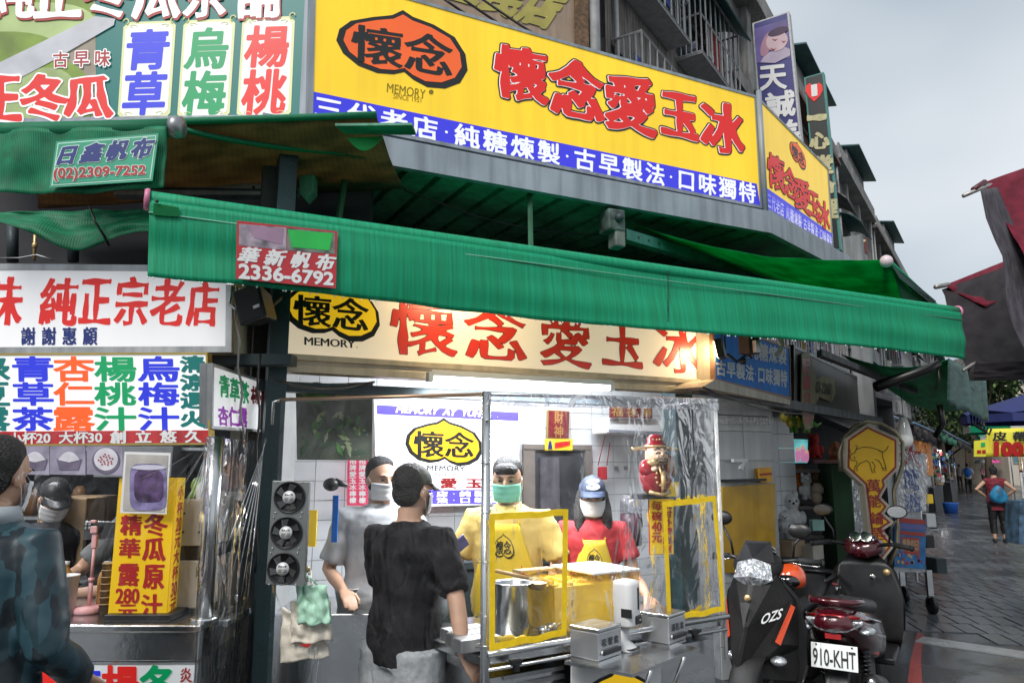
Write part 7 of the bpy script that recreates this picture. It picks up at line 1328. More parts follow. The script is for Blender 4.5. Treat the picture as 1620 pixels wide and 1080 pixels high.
for s0, s1, n1_, za, zb_, mi, lab in lanes:
    t = thing('lean_to_awning', lab, 'awning', Q((s0 + s1) / 2, 1, 2.4)); 
    if s0 > 2:
        cloth_obj('sheet', lambda u, v: Q(s0 + (s1 - s0) * u, n1_ * v, za + (zb_ - za) * v - .12 * abs(math.sin(u * 9)) * v + .04 * noise.noise(V((u * 9, v * 3, s0)))), 30, 6, aw_mats[mi], t)
        cloth_obj('front_flap', lambda u, v: Q(s0 + (s1 - s0) * u, n1_ + .03 * math.sin(u * 40), zb_ - .12 * abs(math.sin(u * 9)) - .22 * v), 40, 2, aw_mats[(mi + 1) % 4], t)
        b = MB(); b.tube([Q(s0, n1_, zb_ + .03), Q(s1, n1_, zb_ + .03)], .03, 6); b.build('front_bar', mat('blue_painted_pipe', (.12, .2, .32), .4, .2), t)
    for k in (0, 1): b = MB(); s_ = s0 if k == 0 else s1; b.tube([Q(s_, 0, za), Q(s_, n1_, zb_)], .03, 6); b.build('arm', DARKM, t)
# long green side tarpaulin with hooks hanging at the corner of the lane
t = thing('side_tarpaulin', 'faded green tarpaulin flap with hooks hanging under the end of the long awning', 'tarpaulin', at(1530, 640, 8))
tq = [at(1500, 566, 7.2), at(1560, 600, 11.5), at(1562, 668, 11.5), at(1498, 640, 7.2)]
cloth_obj('flap', lambda u, v: bil(tq, u, v) + V((.03 * math.sin(u * 20) * v, 0, .02 * abs(math.sin(u * 14)) * v)), 30, 8, fabric('faded_green_canvas', (.03, .12, .09), (.08, .22, .18), 25, vert=False, streak=.2), t)
cloth_obj('underside', lambda u, v: bil([at(1330, 560, 6.6), at(1500, 568, 7.2), at(1560, 640, 11.5), at(1440, 640, 11.5)], u, v) - Z * .1 * math.sin(math.pi * u), 16, 12, GREENT, t)
b = MB(); b.tube([at(1385, 612, 7.0), at(1470, 583, 7.0), at(1486, 573, 7.0)], [.05, .045, .03], 8); b.build('folding_arm', BLACK, t); b = MB(); b.tube([at(1484, 580, 7), at(1486, 600, 7.0), at(1480, 615, 7.0)], .012, 5); b.build('loose_strap', BLACK, t); b = MB(); b.tube([at(1486, 640, 7.6), at(1492, 670, 7.6), at(1480, 690, 7.7)], .03, 6)
b.build('hook_arm', BLACK, t)
for k in range(5): b = MB(); p = at(1536 + k * 5, 655 + k * 3, 10.5); b.tube([p, p - Z * .12, p + V((.06, 0, -.18)), p + V((.1, 0, -.1))], .014, 5); b.build('hook', BLACK, t)
b = MB(); b.slab([at(1300, 552, 5.9), at(1452, 615, 8.5), at(1452, 622, 8.5), at(1300, 562, 5.9)], V((0, .1, 0))); b.solo('awning_cassette', mat('rusty_lintel', (.16, .17, .18)), 'long grey awning case running away under the green valance', 'awning case')
# stalls along the lane (ground level)
gm = [mat('goods_%s' % k, c_, .6, 0, .3, 8) for k, c_ in (('white', (.55, .55, .55)), ('red', (.4, .06, .05)), ('blue', (.05, .12, .35)), ('tan', (.4, .3, .18)), ('green', (.08, .2, .1)), ('dark', (.03, .03, .035)))]
for i, (s_, lab) in enumerate([(5.5, 'stall of small goods just beyond the key cart'), (8.5, 'crowded lane stall with hanging packets'), (12.5, 'lane stall with pale shelves'), (17, 'lane stall under the brown awning'), (23, 'far lane stall with mixed goods'), (32, 'farthest lane stall in grey distance')]):
    t = thing('market_stall', lab, 'stall', Q(s_, 1.2, 0), 'market stalls along the lane'); b = MB(); L_s = 2.2 + i * .4; qbox(b, s_, s_ + L_s, .3, 1.7, 0, .85); b.build('table', gm[5], t)
    b = MB(); 
    for k in range(110): a = s_ + random.random() * L_s; z = .85 + random.random() * 1.3; n_ = .5 + random.random() * 1.2; qbox(b, a, a + .12 + .15 * random.random(), n_, n_ + .12, z, z + .08 + .2 * random.random(), random.randrange(6))
    b.build('goods', gm, t, kind='stuff'); b = MB()
    for k in (0, 1): b.tube([Q(s_ + k * L_s, 1.7, 0), Q(s_ + k * L_s, 1.7, 2.3)], .02, 6)
    b.tube([Q(s_, 1.7, 2.25), Q(s_ + L_s, 1.7, 2.25)], .02, 6); b.build('frame', STEEL, t)
    batten(Q(s_ + .3, 1.2, 2.3), Q(s_ + L_s - .3, 1.2, 2.3), 'fluorescent_light', ['first', 'second', 'third', 'fourth', 'fifth', 'sixth'][i] + ' fluorescent tube down the lane counted from the key cart', 'fluorescent tubes', 14, 16, .05)
for i, s_ in enumerate((15.6, 17.4, 19.6)):
    t = thing('roller_shutter', ['nearest', 'middle', 'farthest'][i] + ' orange shutter panel in the lane', 'shutter', Q(s_, 1.8, 1), 'orange shutters'); b = MB()
    for k in range(10): z = 1.3 + k * .1; qbox(b, s_, s_ + 1.5, 1.85, 1.88 + .02 * (k % 2), z, z + .098)
    b.build('slats', mat('orange_shutter', (.75, .25, .02), .5, 0, .1, 3, emit=.05), t)
# goods, blue bin, far parked scooters are simple pushed together masses with seat, wheels
b = MB(); c = atz(1505, 812, 0); b.lathe([(0, 0), (.2, 0), (.24, .34), (.25, .36), (.22, .35), (.19, .02), (0, .02)], c, 16); b.solo('blue_bin', mat('blue_bin_plastic', (.02, .12, .5), .4), 'round blue plastic bin standing in the lane', 'bin')
# far end: pale building, trees, umbrellas, right hand stall row
for i, (px0, px1, top, y, m_, lab) in enumerate([(1566, 1608, 560, 75, CONC2, 'pale tall building closing the lane behind the trees'), (1596, 1680, 575, 60, mat('beige_far_wall', (.5, .45, .38), .8, 0, .1, 1), 'beige building at the right edge beyond the umbrellas'), (1440, 1570, 640, 110, CONC, 'grey building far behind the trees')]):
    a, c = at(px0, 735, y), at(px1, 735, y); zt_ = at(px0, top, y).z; t = thing('building', lab, 'building', V(((a.x + c.x) / 2, y, 0))); b = MB(); b.slab([V((a.x, y, 0)), V((c.x, y, 0)), V((c.x, y + 12, 0)), V((a.x, y + 12, 0))], Z * zt_); b.build('wall', m_, t)
    W_ = c.x - a.x
    for r_ in range(int(zt_ / 3.2)):
        for k in range(3): f = MB(); x = a.x + W_ * (.08 + .31 * k); f.box((x + W_ * .11, y - .03, 1.8 + 3.2 * r_ + .8), (W_ * .22, .1, 1.8)); fo = f.build('window', FRM, t); g = MB(); g.box((x + W_ * .11, y - .09, 1.8 + 3.2 * r_ + .8), (W_ * .2, .03, 1.6)); g.build('pane', mat('teal_window_glass', (.08, .2, .22), .1, 0, .3, 1), fo)
LEAFM = [mat('leaf_green', (.05, .1, .025), .6, 0, .4, 1.5), mat('leaf_dark', (.025, .055, .02), .6, 0, .3, 1.5), mat('leaf_light', (.1, .16, .04), .6, 0, .3, 1.5)]
def tree(c, h, r_, lab, seed, n_=1500):
    rnd = random.Random(seed); t = thing('tree', lab, 'tree', c, 'trees at the end of the lane'); b = MB(); b.tube([c, c + Z * h * .35 + V((.1, 0, 0)), c + Z * h * .7], [.22, .16, .08], 8)
    cl = []
    for k in range(9):
        a = rnd.random() * 6.28; e_ = c + V((math.cos(a) * r_ * .7 * rnd.random(), math.sin(a) * r_ * .7, h * (.55 + .4 * rnd.random()))); b.tube([c + Z * h * (.3 + .2 * rnd.random()), e_], [.07, .02], 5); cl.append((e_, r_ * (.35 + .25 * rnd.random())))
    b.build('trunk', mat('bark', (.09, .065, .045), .9), t); b = MB()
    for k in range(n_):
        e_, rr2 = cl[rnd.randrange(len(cl))]; d = V((rnd.gauss(0, 1), rnd.gauss(0, 1), rnd.gauss(0, .8))).normalized() * rr2 * (rnd.random() ** .4); p = e_ + d; s_ = .1 + .12 * rnd.random(); u_ = V((rnd.gauss(0, 1), rnd.gauss(0, 1), rnd.gauss(0, 1))).normalized(); v_ = u_.cross(V((rnd.random(), rnd.random(), 1))).normalized()
        b.add([p - u_ * s_, p + v_ * s_ * .5, p + u_ * s_, p - v_ * s_ * .5], [(0, 1, 2, 3)], rnd.choice((0, 0, 1, 2)))
    b.build('crown', LEAFM, t)
def gat(px, y): p = at(px, 735, y); return V((p.x, p.y, 0))
tree(gat(1562, 40), 7.2, 2.4, 'leafy tree whose crown shows beside the pale building', 1, 2600); tree(gat(1500, 48), 6.5, 3.4, 'wide leafy tree seen under the lane awnings', 2, 2600); tree(gat(1530, 62), 8, 3.5, 'darker tree behind the wide one', 3, 2200); tree(gat(1595, 70), 7, 3, 'small tree beside the farthest umbrellas', 4, 1500)
def umb(px, y, z, r_, m1, m2, lab, grp='street umbrellas'):
    c = gat(px, y); t = thing('street_umbrella', lab, 'umbrella', c, grp); b = MB(); n_ = 8; 
    top = c + Z * (z + r_ * .35); rim = [c + V((r_ * math.cos(a), r_ * math.sin(a), z)) for a in [k * 2 * math.pi / n_ for k in range(n_)]]
    for k in range(n_): b.add([top, rim[k], lerp(rim[k], rim[(k + 1) % n_], .5) + Z * .08, rim[(k + 1) % n_]], [(0, 1, 2, 3)], k % 2)
    for k in range(n_): b.add([rim[k], rim[(k + 1) % n_], rim[(k + 1) % n_] - Z * .18, rim[k] - Z * .18], [(0, 1, 2, 3)], k % 2)
    b.build('canopy', [m1, m2], t, solid=.01); b = MB(); b.tube([c, c + Z * z * 1.1], .025, 6); b.build('pole', STEEL, t)
NVY = mat('navy_canvas', (.02, .03, .14), .7); GRN2 = mat('green_canvas', (.0, .25, .12), .6); GRYC = mat('pale_grey_canvas', (.5, .5, .5), .7); PNK = mat('pink_canvas', (.65, .08, .3), .6)
umb(1632, 17, 2.75, 1.35, NVY, NVY, 'navy street umbrella above the belt banner'); umb(1625, 21, 2.7, 1.5, GRN2, GRYC, 'green and grey striped street umbrella behind the banner'); umb(1600, 32, 2.8, 1.2, GRYC, GRN2, 'small pale umbrella beyond the green one')
# banners and right row of stalls
for (pts, y, s1_, s2_, lab, m1) in [([(1562, 678), (1650, 676), (1650, 722), (1562, 722)], 12.5, '皮帶', '100', 'yellow banner with black characters and a red hundred', 0)]:
    q = [at(x, yy, y) for x, yy in pts]; t = thing('price_banner', lab, 'banner', q[3]); b = MB(); b.cloth(lambda u, v: bil(q, u, v) + V((0, .04 * math.sin(u * 8 + v * 2), 0)), 20, 6); b.build('sheet', mat('banner_yellow', (.75, .68, .05), .6, 0, .06, 2), t, solid=.004)
    b = MB(); P_ = PY(y - .06); text(b, s1_, pq(P_, [(1571, 683), (1624, 683), (1624, 697), (1571, 697)]), 0, N=48, bold=.035, gap=.35); text(b, s2_, pq(P_, [(1575, 700), (1617, 701), (1617, 720), (1575, 719)]), 1, N=44, bold=.08); b.build('lettering', [BLKP, REDDK], t)
q = [at(x, yy, 13.5) for x, yy in [(1541, 697), (1562, 695), (1562, 722), (1541, 722)]]; t = thing('price_banner', 'small yellow banner with green and brown marks left of the big one', 'banner', q[3]); b = MB(); b.slab(q, V((0, .01, 0))); b.build('sheet', mat('banner_yellow', (.75, .68, .05)), t); b = MB(); b.slab([p - V((0, .01, 0)) for p in [bil(q, .5, .15), bil(q, .8, .15), bil(q, .8, .4), bil(q, .5, .4)]], V((0, .002, 0)), 0); b.slab([p - V((0, .01, 0)) for p in [bil(q, .2, .6), bil(q, .5, .6), bil(q, .5, .8), bil(q, .2, .8)]], V((0, .002, 0)), 1); b.slab([p - V((0, .01, 0)) for p in [bil(q, .58, .6), bil(q, .85, .6), bil(q, .85, .8), bil(q, .58, .8)]], V((0, .002, 0)), 1); b.build('marks', [GRNP, REDDK], t)
random.seed(30)
for i, (px, y, lab) in enumerate([(1650, 11.5, 'stall with hanging clothes at the right edge of the lane'), (1640, 15.5, 'second stall on the right side of the lane'), (1625, 21, 'third stall on the right side of the lane'), (1612, 28, 'fourth stall on the right side of the lane')]):
    c = gat(px, y); t = thing('clothes_stall', lab, 'stall', c, 'stalls on the right of the lane'); b = MB()
    for k in range(4): a = c + D2 * (.4 * k); b.tube([a - N2 * .1, a + Z * 2.2 - N2 * .1], .018, 5)
    b.tube([c + Z * 2.1 - N2 * .1, c + D2 * 1.8 + Z * 2.1 - N2 * .1], .018, 5); b.build('frame', STEEL, t); b = MB()
    for k in range(26): a = c + D2 * (.07 * k); h = .5 + .6 * random.random(); z = 2.05 - .7 * (k % 2) - h; b.slab([a + Z * z, a + D2 * .05 + Z * z, a + D2 * .05 + Z * (z + h), a + Z * (z + h)], -N2 * .35, random.randrange(6))
    b.build('clothes', gm, t, kind='stuff')
q = [at(x, yy, 10.8) for x, yy in [(1613, 792), (1660, 790), (1660, 868), (1612, 860)]]; b = MB(); b.slab(q, V((0, .3, 0))); b.solo('display_box', mat('poster_dim', (.05, .1, .16), .6, 0, .6, 9), 'blue printed display box at the right edge of the lane', 'display')
# tangled cables along the facades and round the stall
random.seed(77)
for i in range(14):
    s0 = random.random() * 30; z = 4.2 + random.random() * 8; b = MB(); L_c = 6 + random.random() * 10; b.tube([SP(s0 + L_c * k / 14, .12 + .04 * math.sin(k * 2 + i), z + .3 * math.sin(k * .9 + i) - .5 * math.sin(math.pi * k / 14)) for k in range(15)], .016, 4)
    b.solo('facade_cable', BLACK, '%s black cable drooping along the apartment fronts, counted in order of hanging' % 'first second third fourth fifth sixth seventh eighth ninth tenth eleventh twelfth thirteenth fourteenth'.split()[i], 'cable', 'cables on the apartment fronts')
for i, (p0, p1, sg, lab) in enumerate([((430, 600, 3.35), (590, 604, 3.9), .04, 'thin black lead slung under the cream sign at its left end'), ((372, 455, 3.2), (385, 700, 3.5), .0, 'grey cable running down beside the dark column'), ((410, 560, 3.4), (404, 905, 3.5), .0, 'black cable hanging down the dark wall strip'), ((1112, 612, 4.4), (1290, 655, 6.4), .05, 'black cable looping under the steel lintel'), ((640, 300, 4.4), (960, 372, 5.2), .08, 'dark cable sagging under the ribbed canopy')]):
    a_, c_ = at(*p0), at(*p1); b = MB(); b.tube([lerp(a_, c_, k / 12) - Z * sg * math.sin(math.pi * k / 12) + V((.008 * math.sin(k * 1.7 + i), 0, 0)) for k in range(13)], .006, 5); b.solo('cable', BLACK if i != 1 else DULL, lab, 'cable')
# ------------------------------------------------------------ motor scooters
RUB = mat('tyre_rubber', (.015, .015, .016), .75, 0, .2, 30, .2, 90); CHR = mat('chrome', (.6, .6, .6), .08, 1, .02)
LENS = mat('clear_lamp_lens', (.45, .47, .5), .06, .55, .5, 40, .6, 55, coat=1); SEAT = mat('black_vinyl_seat', (.02, .02, .022), .45, 0, .2, 20, .15, 120)
def scooter(origin, f, paint, label, num, kind):
    f = V((f[0], f[1], 0)).normalized(); r = V((f.y, -f.x, 0)); o = V((origin[0], origin[1], 0)); t = thing('motor_scooter', label, 'scooter', o)
    P = lambda x, y, z: o + r * x + f * y + Z * z
    AX = (r, f, Z)
    def ring(y, z, w, h, n=16, p=.75, ty=0):          # superellipse section across the scooter
        out = []
        for i in range(n):
            a = 2 * math.pi * i / n; c, s = math.cos(a), math.sin(a); out.append(P(w * math.copysign(abs(c) ** p, c), y + ty * math.copysign(abs(s) ** p, s), z + h * math.copysign(abs(s) ** p, s)))
        return out
    def body(name, secs, m, par=t, p=.75): b = MB(); b.rings([ring(*s[:4], p=p, ty=(s[4] if len(s) > 4 else 0)) for s in secs]); return b.build(name, m, par)
    for y, nm in ((.66, 'front_wheel'), (-.6, 'rear_wheel')):
        b = MB(); c = P(0, y, .245); ax = (f, Z, r); b.lathe([(.155, -.05), (.2, -.055), (.235, -.035), (.245, 0), (.235, .035), (.2, .055), (.155, .05)], c, 36, 0, ax); w = b.build(nm, RUB, t)
        b = MB()
        for k in range(30): a = k * 2 * math.pi / 30; q = c + f * .244 * math.cos(a) + Z * .244 * math.sin(a); b.box(q, (.07, .014, .006), ax=((r + f * .3 * math.cos(a)).normalized(), Z, f))
        b.build('tread', RUB, w, kind='stuff')
        b = MB(); b.lathe([(.02, -.06), (.03, -.055), (.04, -.02), (.15, -.04), (.16, -.04), (.16, .04), (.15, .04), (.04, .02), (.03, .055), (.02, .06)], c, 20, 0, ax)
        b.build('rim', mat('grey_alloy', (.2, .2, .21), .35, .8), w)
    b = MB()
    for s_ in (-1, 1): b.tube([P(.07 * s_, .66, .245), P(.07 * s_, .58, .5), P(.05 * s_, .52, .72)], [.022, .026, .03], 10)
    b.build('fork', mat('dark_fork', (.05, .05, .05), .35, .6), t); b = MB(); b.lathe([(.11, 0), (.1, .004), (.04, .004)], P(-.075, .66, .245), 24, 0, (f, Z, r)); b.build('brake_disc', CHR, t)
    # front mudguard: curved shell over the tyre
    b = MB(); sec = []
    for k in range(13): a = R(-5 + k * 13); q = P(0, .66, .245) + f * .285 * math.cos(a) + Z * .285 * math.sin(a); sec.append([q + r * .085 * math.cos(u) + (f * math.cos(a) + Z * math.sin(a)) * .03 * math.sin(u) for u in [i * math.pi / 6 for i in range(12)]])
    b.rings(sec); b.build('front_mudguard', paint, t)
    if kind == 'front':      # sharp faceted apron seen from the front
        V_ = [(.05, .86, .44), (-.15, .62, .60), (.15, .62, .60), (-.19, .50, .84), (.19, .50, .84), (-.12, .56, .98), (.12, .56, .98), (0, .66, .93), (0, .80, .70), (-.2, .38, .55), (.2, .38, .55), (-.17, .46, .36), (.17, .46, .36), (.05, .76, .34)]
        F = [(0, 8, 3, 1), (0, 2, 4, 8), (8, 7, 5, 3), (8, 4, 6, 7), (1, 3, 9), (2, 10, 4), (0, 1, 9, 11), (0, 12, 10, 2), (0, 11, 13), (0, 13, 12)]
        b = MB(); b.add([P(*v) for v in V_], F); sh_ = b.build('front_apron', paint, t, bevel=.012); md = sh_.modifiers.new('k', 'SOLIDIFY'); md.thickness = .012
        ORG = mat('orange_red_decal', (.75, .08, .02), .3)
        for s_ in (-1, 1):
            b = MB(); b.slab([P(s_ * .158, .668, .60), P(s_ * .215, .525, .80), P(s_ * .200, .545, .815), P(s_ * .135, .69, .62)], f * .004 + r * s_ * .003); b.build('stripe', ORG, t)
            b = MB(); b.ball(P(s_ * .13, .63, .5), (.05, .05, .03), 0, 14, 8, AX); b.build('indicator_lamp', LENS, t)
        b = MB(); q = [P(-.085, .745, .775), P(-.165, .635, .80), P(-.16, .66, .75), P(-.078, .775, .725)]; text(b, 'OZS', q, 0, N=36, bold=.02, lift=.012, shear=.2); b.build('lettering', WHTF, t)
        b = MB(); b.lathe([(.022, 0), (.02, .006), (0, .008)], P(0, .735, .86), 6, 0, (r, Z, f)); b.build('badge', GOLD, t)
        b = MB(); b.slab([P(-.03, .78, .84), P(.03, .78, .84), P(0, .83, .70)], f * .006); b.build('grille', BLACK, t)
    else:
        body('front_apron', [(.60, .84, .08, .05), (.62, .74, .17, .12), (.58, .6, .19, .16), (.52, .45, .15, .1), (.5, .36, .08, .03)], paint)
    # leg shield, floor, handlebar cowl
    b = MB(); b.rings([ring(.44, .30, .20, .02), ring(.42, .45, .25, .03), ring(.44, .65, .26, .03), ring(.46, .85, .22, .04), ring(.47, .95, .12, .03)]); b.build('leg_shield', BLACK, t)
    b = MB(); b.slab([P(-.2, .44, .30), P(.2, .44, .30), P(.22, -.05, .30), P(-.22, -.05, .30)], Z * .05); b.build('floorboard', BLACK, t, bevel=.015)
    body('steering_cowl', [(.38, 1.0, .06, .05), (.44, 1.03, .14, .07), (.53, 1.02, .15, .08), (.60, .98, .11, .06), (.64, .95, .05, .03)], paint)
    if kind == 'front': b = MB(); b.add([P(0, .66, .90), P(-.12, .62, .955), P(-.10, .585, 1.045), P(0, .60, 1.075), P(.10, .585, 1.045), P(.12, .62, .955), P(0, .70, .98)], [(0, 1, 6), (1, 2, 6), (2, 3, 6), (3, 4, 6), (4, 5, 6), (5, 0, 6)]); b.build('headlight', LENS, t, solid=.006)
    if kind == 'front': b = MB(); b.add([P(-.12, .56, 1.05), P(0, .60, 1.07), P(.12, .56, 1.05), P(.08, .48, 1.17), P(-.08, .48, 1.17)], [(0, 1, 2, 3, 4)]); b.build('windscreen', mat('smoked_fly_screen', (.01, .01, .012), .35, spec=.3), t, solid=.004)
    b = MB(); b.rings([ring(.42, 1.075, .09, .01), ring(.44, 1.10, .1, .02), ring(.50, 1.12, .07, .012)]); b.build('instrument_panel', mat('instrument_glass', (.02, .02, .025), .05, coat=1), t)
    b = MB(); b.lathe([(.04, 0), (.045, .006), (.036, .008)], P(.035, .405, 1.105), 20, 0, (r, (Z + f * .5).normalized(), (Z * .5 - f).normalized())); b.lathe([(.04, 0), (.045, .006), (.036, .008)], P(-.04, .405, 1.105), 20, 0, (r, (Z + f * .5).normalized(), (Z * .5 - f).normalized())); b.build('dial_rings', CHR, t)
    for s_ in (-1, 1):
        b = MB(); b.tube([P(s_ * .08, .45, 1.04), P(s_ * .2, .42, 1.06), P(s_ * .3, .36, 1.05)], .014, 8); hb = b.build('handlebar', BLACK, t)
        b = MB(); b.tube([P(s_ * .22, .41, 1.058), P(s_ * .34, .34, 1.045)], [.02, .019], 10); b.tube([P(s_ * .34, .34, 1.045), P(s_ * .352, .333, 1.043)], [.023, .02], 10); b.build('grip', RUB, hb)
        b = MB(); b.tube([P(s_ * .19, .46, 1.05), P(s_ * .25, .45, 1.04), P(s_ * .33, .41, 1.03), P(s_ * .345, .405, 1.035)], [.009, .007, .006, .009], 6, flat=.7); b.build('brake_lever', CHR, hb)
        b = MB(); mc = P(s_ * .26, .40, 1.30) if not (kind == 'front' and s_ == -1) else P(s_ * .24, .42, 1.24); b.tube([P(s_ * .19, .41, 1.07), P(s_ * .20, .41, 1.15), mc - Z * .04], .008, 8); b.ball(mc, (.072, .022, .048), 0, 20, 10, AX, lambda p: p); mr_ = b.build('mirror', BLACK, hb)
        b = MB(); gg = mc - f * .0225; b.add([gg + r * .064 * math.cos(a) + Z * .041 * math.sin(a) for a in [k * .35 for k in range(18)]], [tuple(range(18))]); b.build('mirror_glass', CHR if kind == 'rear' and s_ == 1 else mat('dark_mirror', (.1, .1, .11), .05, 1), mr_)
    # body, seat, tail
    body('body_side', [(.05, .36, .15, .04), (-.1, .48, .19, .15), (-.35, .55, .21, .17), (-.65, .62, .2, .14, .03), (-.85, .70, .15, .085, .04), (-.96, .74, .09, .04, .04)], paint if kind == 'rear' else BLACK)
    body('seat', [(.02, .64, .08, .02), (-.02, .68, .13, .05), (-.25, .71, .16, .05), (-.5, .75, .15, .055), (-.72, .79, .12, .045), (-.8, .80, .07, .02)], SEAT)
    b = MB(); b.tube([P(.12, -.62, .80), P(.15, -.8, .82), P(.11, -.93, .83), P(-.11, -.93, .83), P(-.15, -.8, .82), P(-.12, -.62, .80)], [.014, .018, .02, .02, .018, .014], 10); b.build('grab_rail', paint if kind == 'rear' else BLACK, t)
    b = MB(); b.rings([[P(x * w_, -.90 - .075 * (1 - x * x) * k2, .70 + dz) for x, dz in [(-1, .028), (-.5, .034), (0, .034), (.5, .034), (1, .028), (.96, 0), (.5, -.034), (0, -.042), (-.5, -.034), (-.96, 0)]] for w_, k2 in ((.15, .1), (.165, .8), (.16, 1.0))]); tl = b.build('tail_light', LENS, t)
    b = MB(); b.rings([[P(x * w_, -.905 - .075 * (1 - x * x) * k2, .745 + dz) for x, dz in [(-1, .005), (0, .014), (1, .005), (.9, -.01), (0, -.012), (-.9, -.01)]] for w_, k2 in ((.15, .1), (.155, 1.0))]); b.build('red_strip', mat('red_lens', (.35, .01, .01), .12, coat=1), tl)
    body('rear_mudguard', [(-.72, .50, .08, .06), (-.84, .50, .075, .05, .05), (-.93, .36, .07, .05, .05), (-.98, .26, .06, .02, .02)], BLACK)
    b = MB(); pc = P(0, -.965, .52); pn = (f * -1 + Z * .22).normalized(); pu = r; pw = pn.cross(pu).normalized(); pw = pw if pw.z > 0 else -pw; b.box(pc, (.26, .003, .14), ax=(pu, pn, pw)); pt_ = b.build('number_plate', mat('plate_white', (.72, .75, .74), .35, 0, .05, 12), t, bevel=.0014)
    b = MB(); L4 = lambda a, c: pc + pu * a + pw * c + pn * .003; text(b, num.replace('-', '·') if 0 else num, [L4(-.118, .036), L4(.118, .036), L4(.118, -.055), L4(-.118, -.055)], 0, N=48, bold=.012)
    for s_ in (-1, 1): b.lathe([(.006, 0), (.005, .004), (0, .004)], L4(s_ * .1, .06), 8, 0, (pu, pw, pn))
    b.build('plate_number', BLKP, pt_)
    b = MB(); b.box(P(0, -.95, .635), (.09, .02, .03), ax=AX); b.build('reflector', mat('red_lens', (.35, .01, .01)), t)
    b = MB(); b.tube([P(.13, -.1, .22), P(.15, -.3, .2), P(.16, -.42, .26)], .02, 8); b.lathe([(.02, 0), (.055, .03), (.06, .12), (.06, .36), (.045, .42), (.02, .43)], P(.17, -.42, .26), 18, 0, (r, (Z + f * .25).normalized(), (-f + Z * .25).normalized())); b.build('exhaust', mat('exhaust_dark', (.06, .06, .06), .35, .8), t)
    b = MB(); b.lathe([(.03, 0), (.032, .01), (.03, .015), (.0, .01)], P(.17, -.83, .36), 14, 0, (r, Z, -f)); b.build('exhaust_tip', CHR, t)
    for s_ in (-1, 1):
        b = MB(); p0, p1 = P(s_ * .12, -.62, .28), P(s_ * .13, -.7, .58); b.tube([p0, p1], .014, 8)
        for k in range(8): q = lerp(p0, p1, .2 + .09 * k); b.tube([q, q + Z * .012], .03, 10)
        b.build('shock_absorber', BLACK, t)
        b = MB(); b.ball(P(s_ * .17, -.82, .66), (.05, .09, .028), 0, 14, 8, AX); b.build('rear_indicator', LENS, t)
        b = MB(); b.rings([ring(-.55, .6, .001, .001), ring(-.56, .6, .001, .001)]) if False else b.tube([P(s_ * .2, -.4, .66), P(s_ * .205, -.6, .68), P(s_ * .17, -.84, .74)], [.008, .02, .006], 8, flat=.5); b.build('side_trim', CHR if kind == 'rear' else BLACK, t)
    b = MB(); b.box(P(0, -.3, .3), (.2, .45, .2), ax=AX); b.build('engine', mat('engine_grey', (.1, .1, .1), .5, .6, .3, 20), t, bevel=.02)
    b = MB(); b.tube([P(-.05, -.1, .2), P(-.16, -.12, .02), P(-.2, -.1, .01)], .01, 6); b.build('stand', DARKM, t)
    b = MB(); b.lathe([(.022, 0), (.022, .008), (.012, .01), (0, .01)], P(.06, .385, .82), 16, 0, (r, Z, -f)); b.build('ignition_lock', CHR, t); b = MB(); b.lathe([(.024, 0), (.024, .006), (0, .007)], P(.16, .39, .86), 12, 0, (r, Z, -f)); b.build('fuel_cap', GOLD, t)
    return t, P
PB1 = mat('satin_black_paint', (.016, .015, .015), .5, 0, .3, 5, .1, 60, streak=.25, spec=.3); PB2 = mat('maroon_gloss_paint', (.06, .003, .008), .16, .2, .15, 4, coat=1)
s1_, PS1 = scooter((1.84, 5.23), (-.58, -.81), PB1, 'black motor scooter facing the viewer with orange stripes, beside the counter', '650-MKE', 'front')
s2_, PS2 = scooter((2.44, 5.47), (.54, .84), PB2, 'maroon and black motor scooter seen from behind with plate 910-KHT', '910-KHT', 'rear')
# orange helmet and pink object on the black scooter
c = PS1(.02, -.18, .87); t = thing('helmet', 'shiny orange open helmet lying on the seat of the black scooter', 'helmet', c); b = MB(); OH = mat('orange_helmet_paint', (.75, .09, .02), .12, 0, .04, coat=1)
b.ball(c, (.125, .14, .115), 0, 24, 14, None, lambda p: V((p.x, p.y, p.z if p.z > -.55 else -.55 - (p.z + .55) * .1))); b.build('shell', OH, t); b = MB(); b.ball(c + V((-.02, -.035, -.01)), (.10, .12, .07), 0, 20, 12); b.build('visor', mat('smoked_screen', (.01, .01, .012), .05, coat=1), t)
b = MB(); b.tube([c + V((-.1, -.08, -.06)), c + V((-.06, -.13, -.12)), c + V((0, -.14, -.12))], .008, 5); b.build('strap', BLACK, t)
# ------------------------------------------------------------ people: one continuous skinned body each, clothes as remeshed layers
SKIN = mat('skin', (.52, .31, .21), .5, 0, .08, 9); SKIN.node_tree.nodes['Principled BSDF'].inputs['Subsurface Weight'].default_value = .06
HAIR = mat('black_hair', (.012, .010, .010), .6, 0, .4, 30, .8, 120)
_tx = bpy.data.textures.new('folds', 'CLOUDS'); _tx.noise_scale = .11; _tx.noise_depth = 2
def rem(ob, vox, sm=4, disp=0, size=.11):
    md = ob.modifiers.new('r', 'REMESH'); md.mode = 'VOXEL'; md.voxel_size = vox; md.use_smooth_shade = True
    if sm: m2 = ob.modifiers.new('s', 'SMOOTH'); m2.iterations = sm; m2.factor = .5
    if disp: m3 = ob.modifiers.new('d', 'DISPLACE'); m3.texture = _tx; m3.strength = disp; m3.mid_level = .5; m3.texture_coords = 'LOCAL'
    return ob
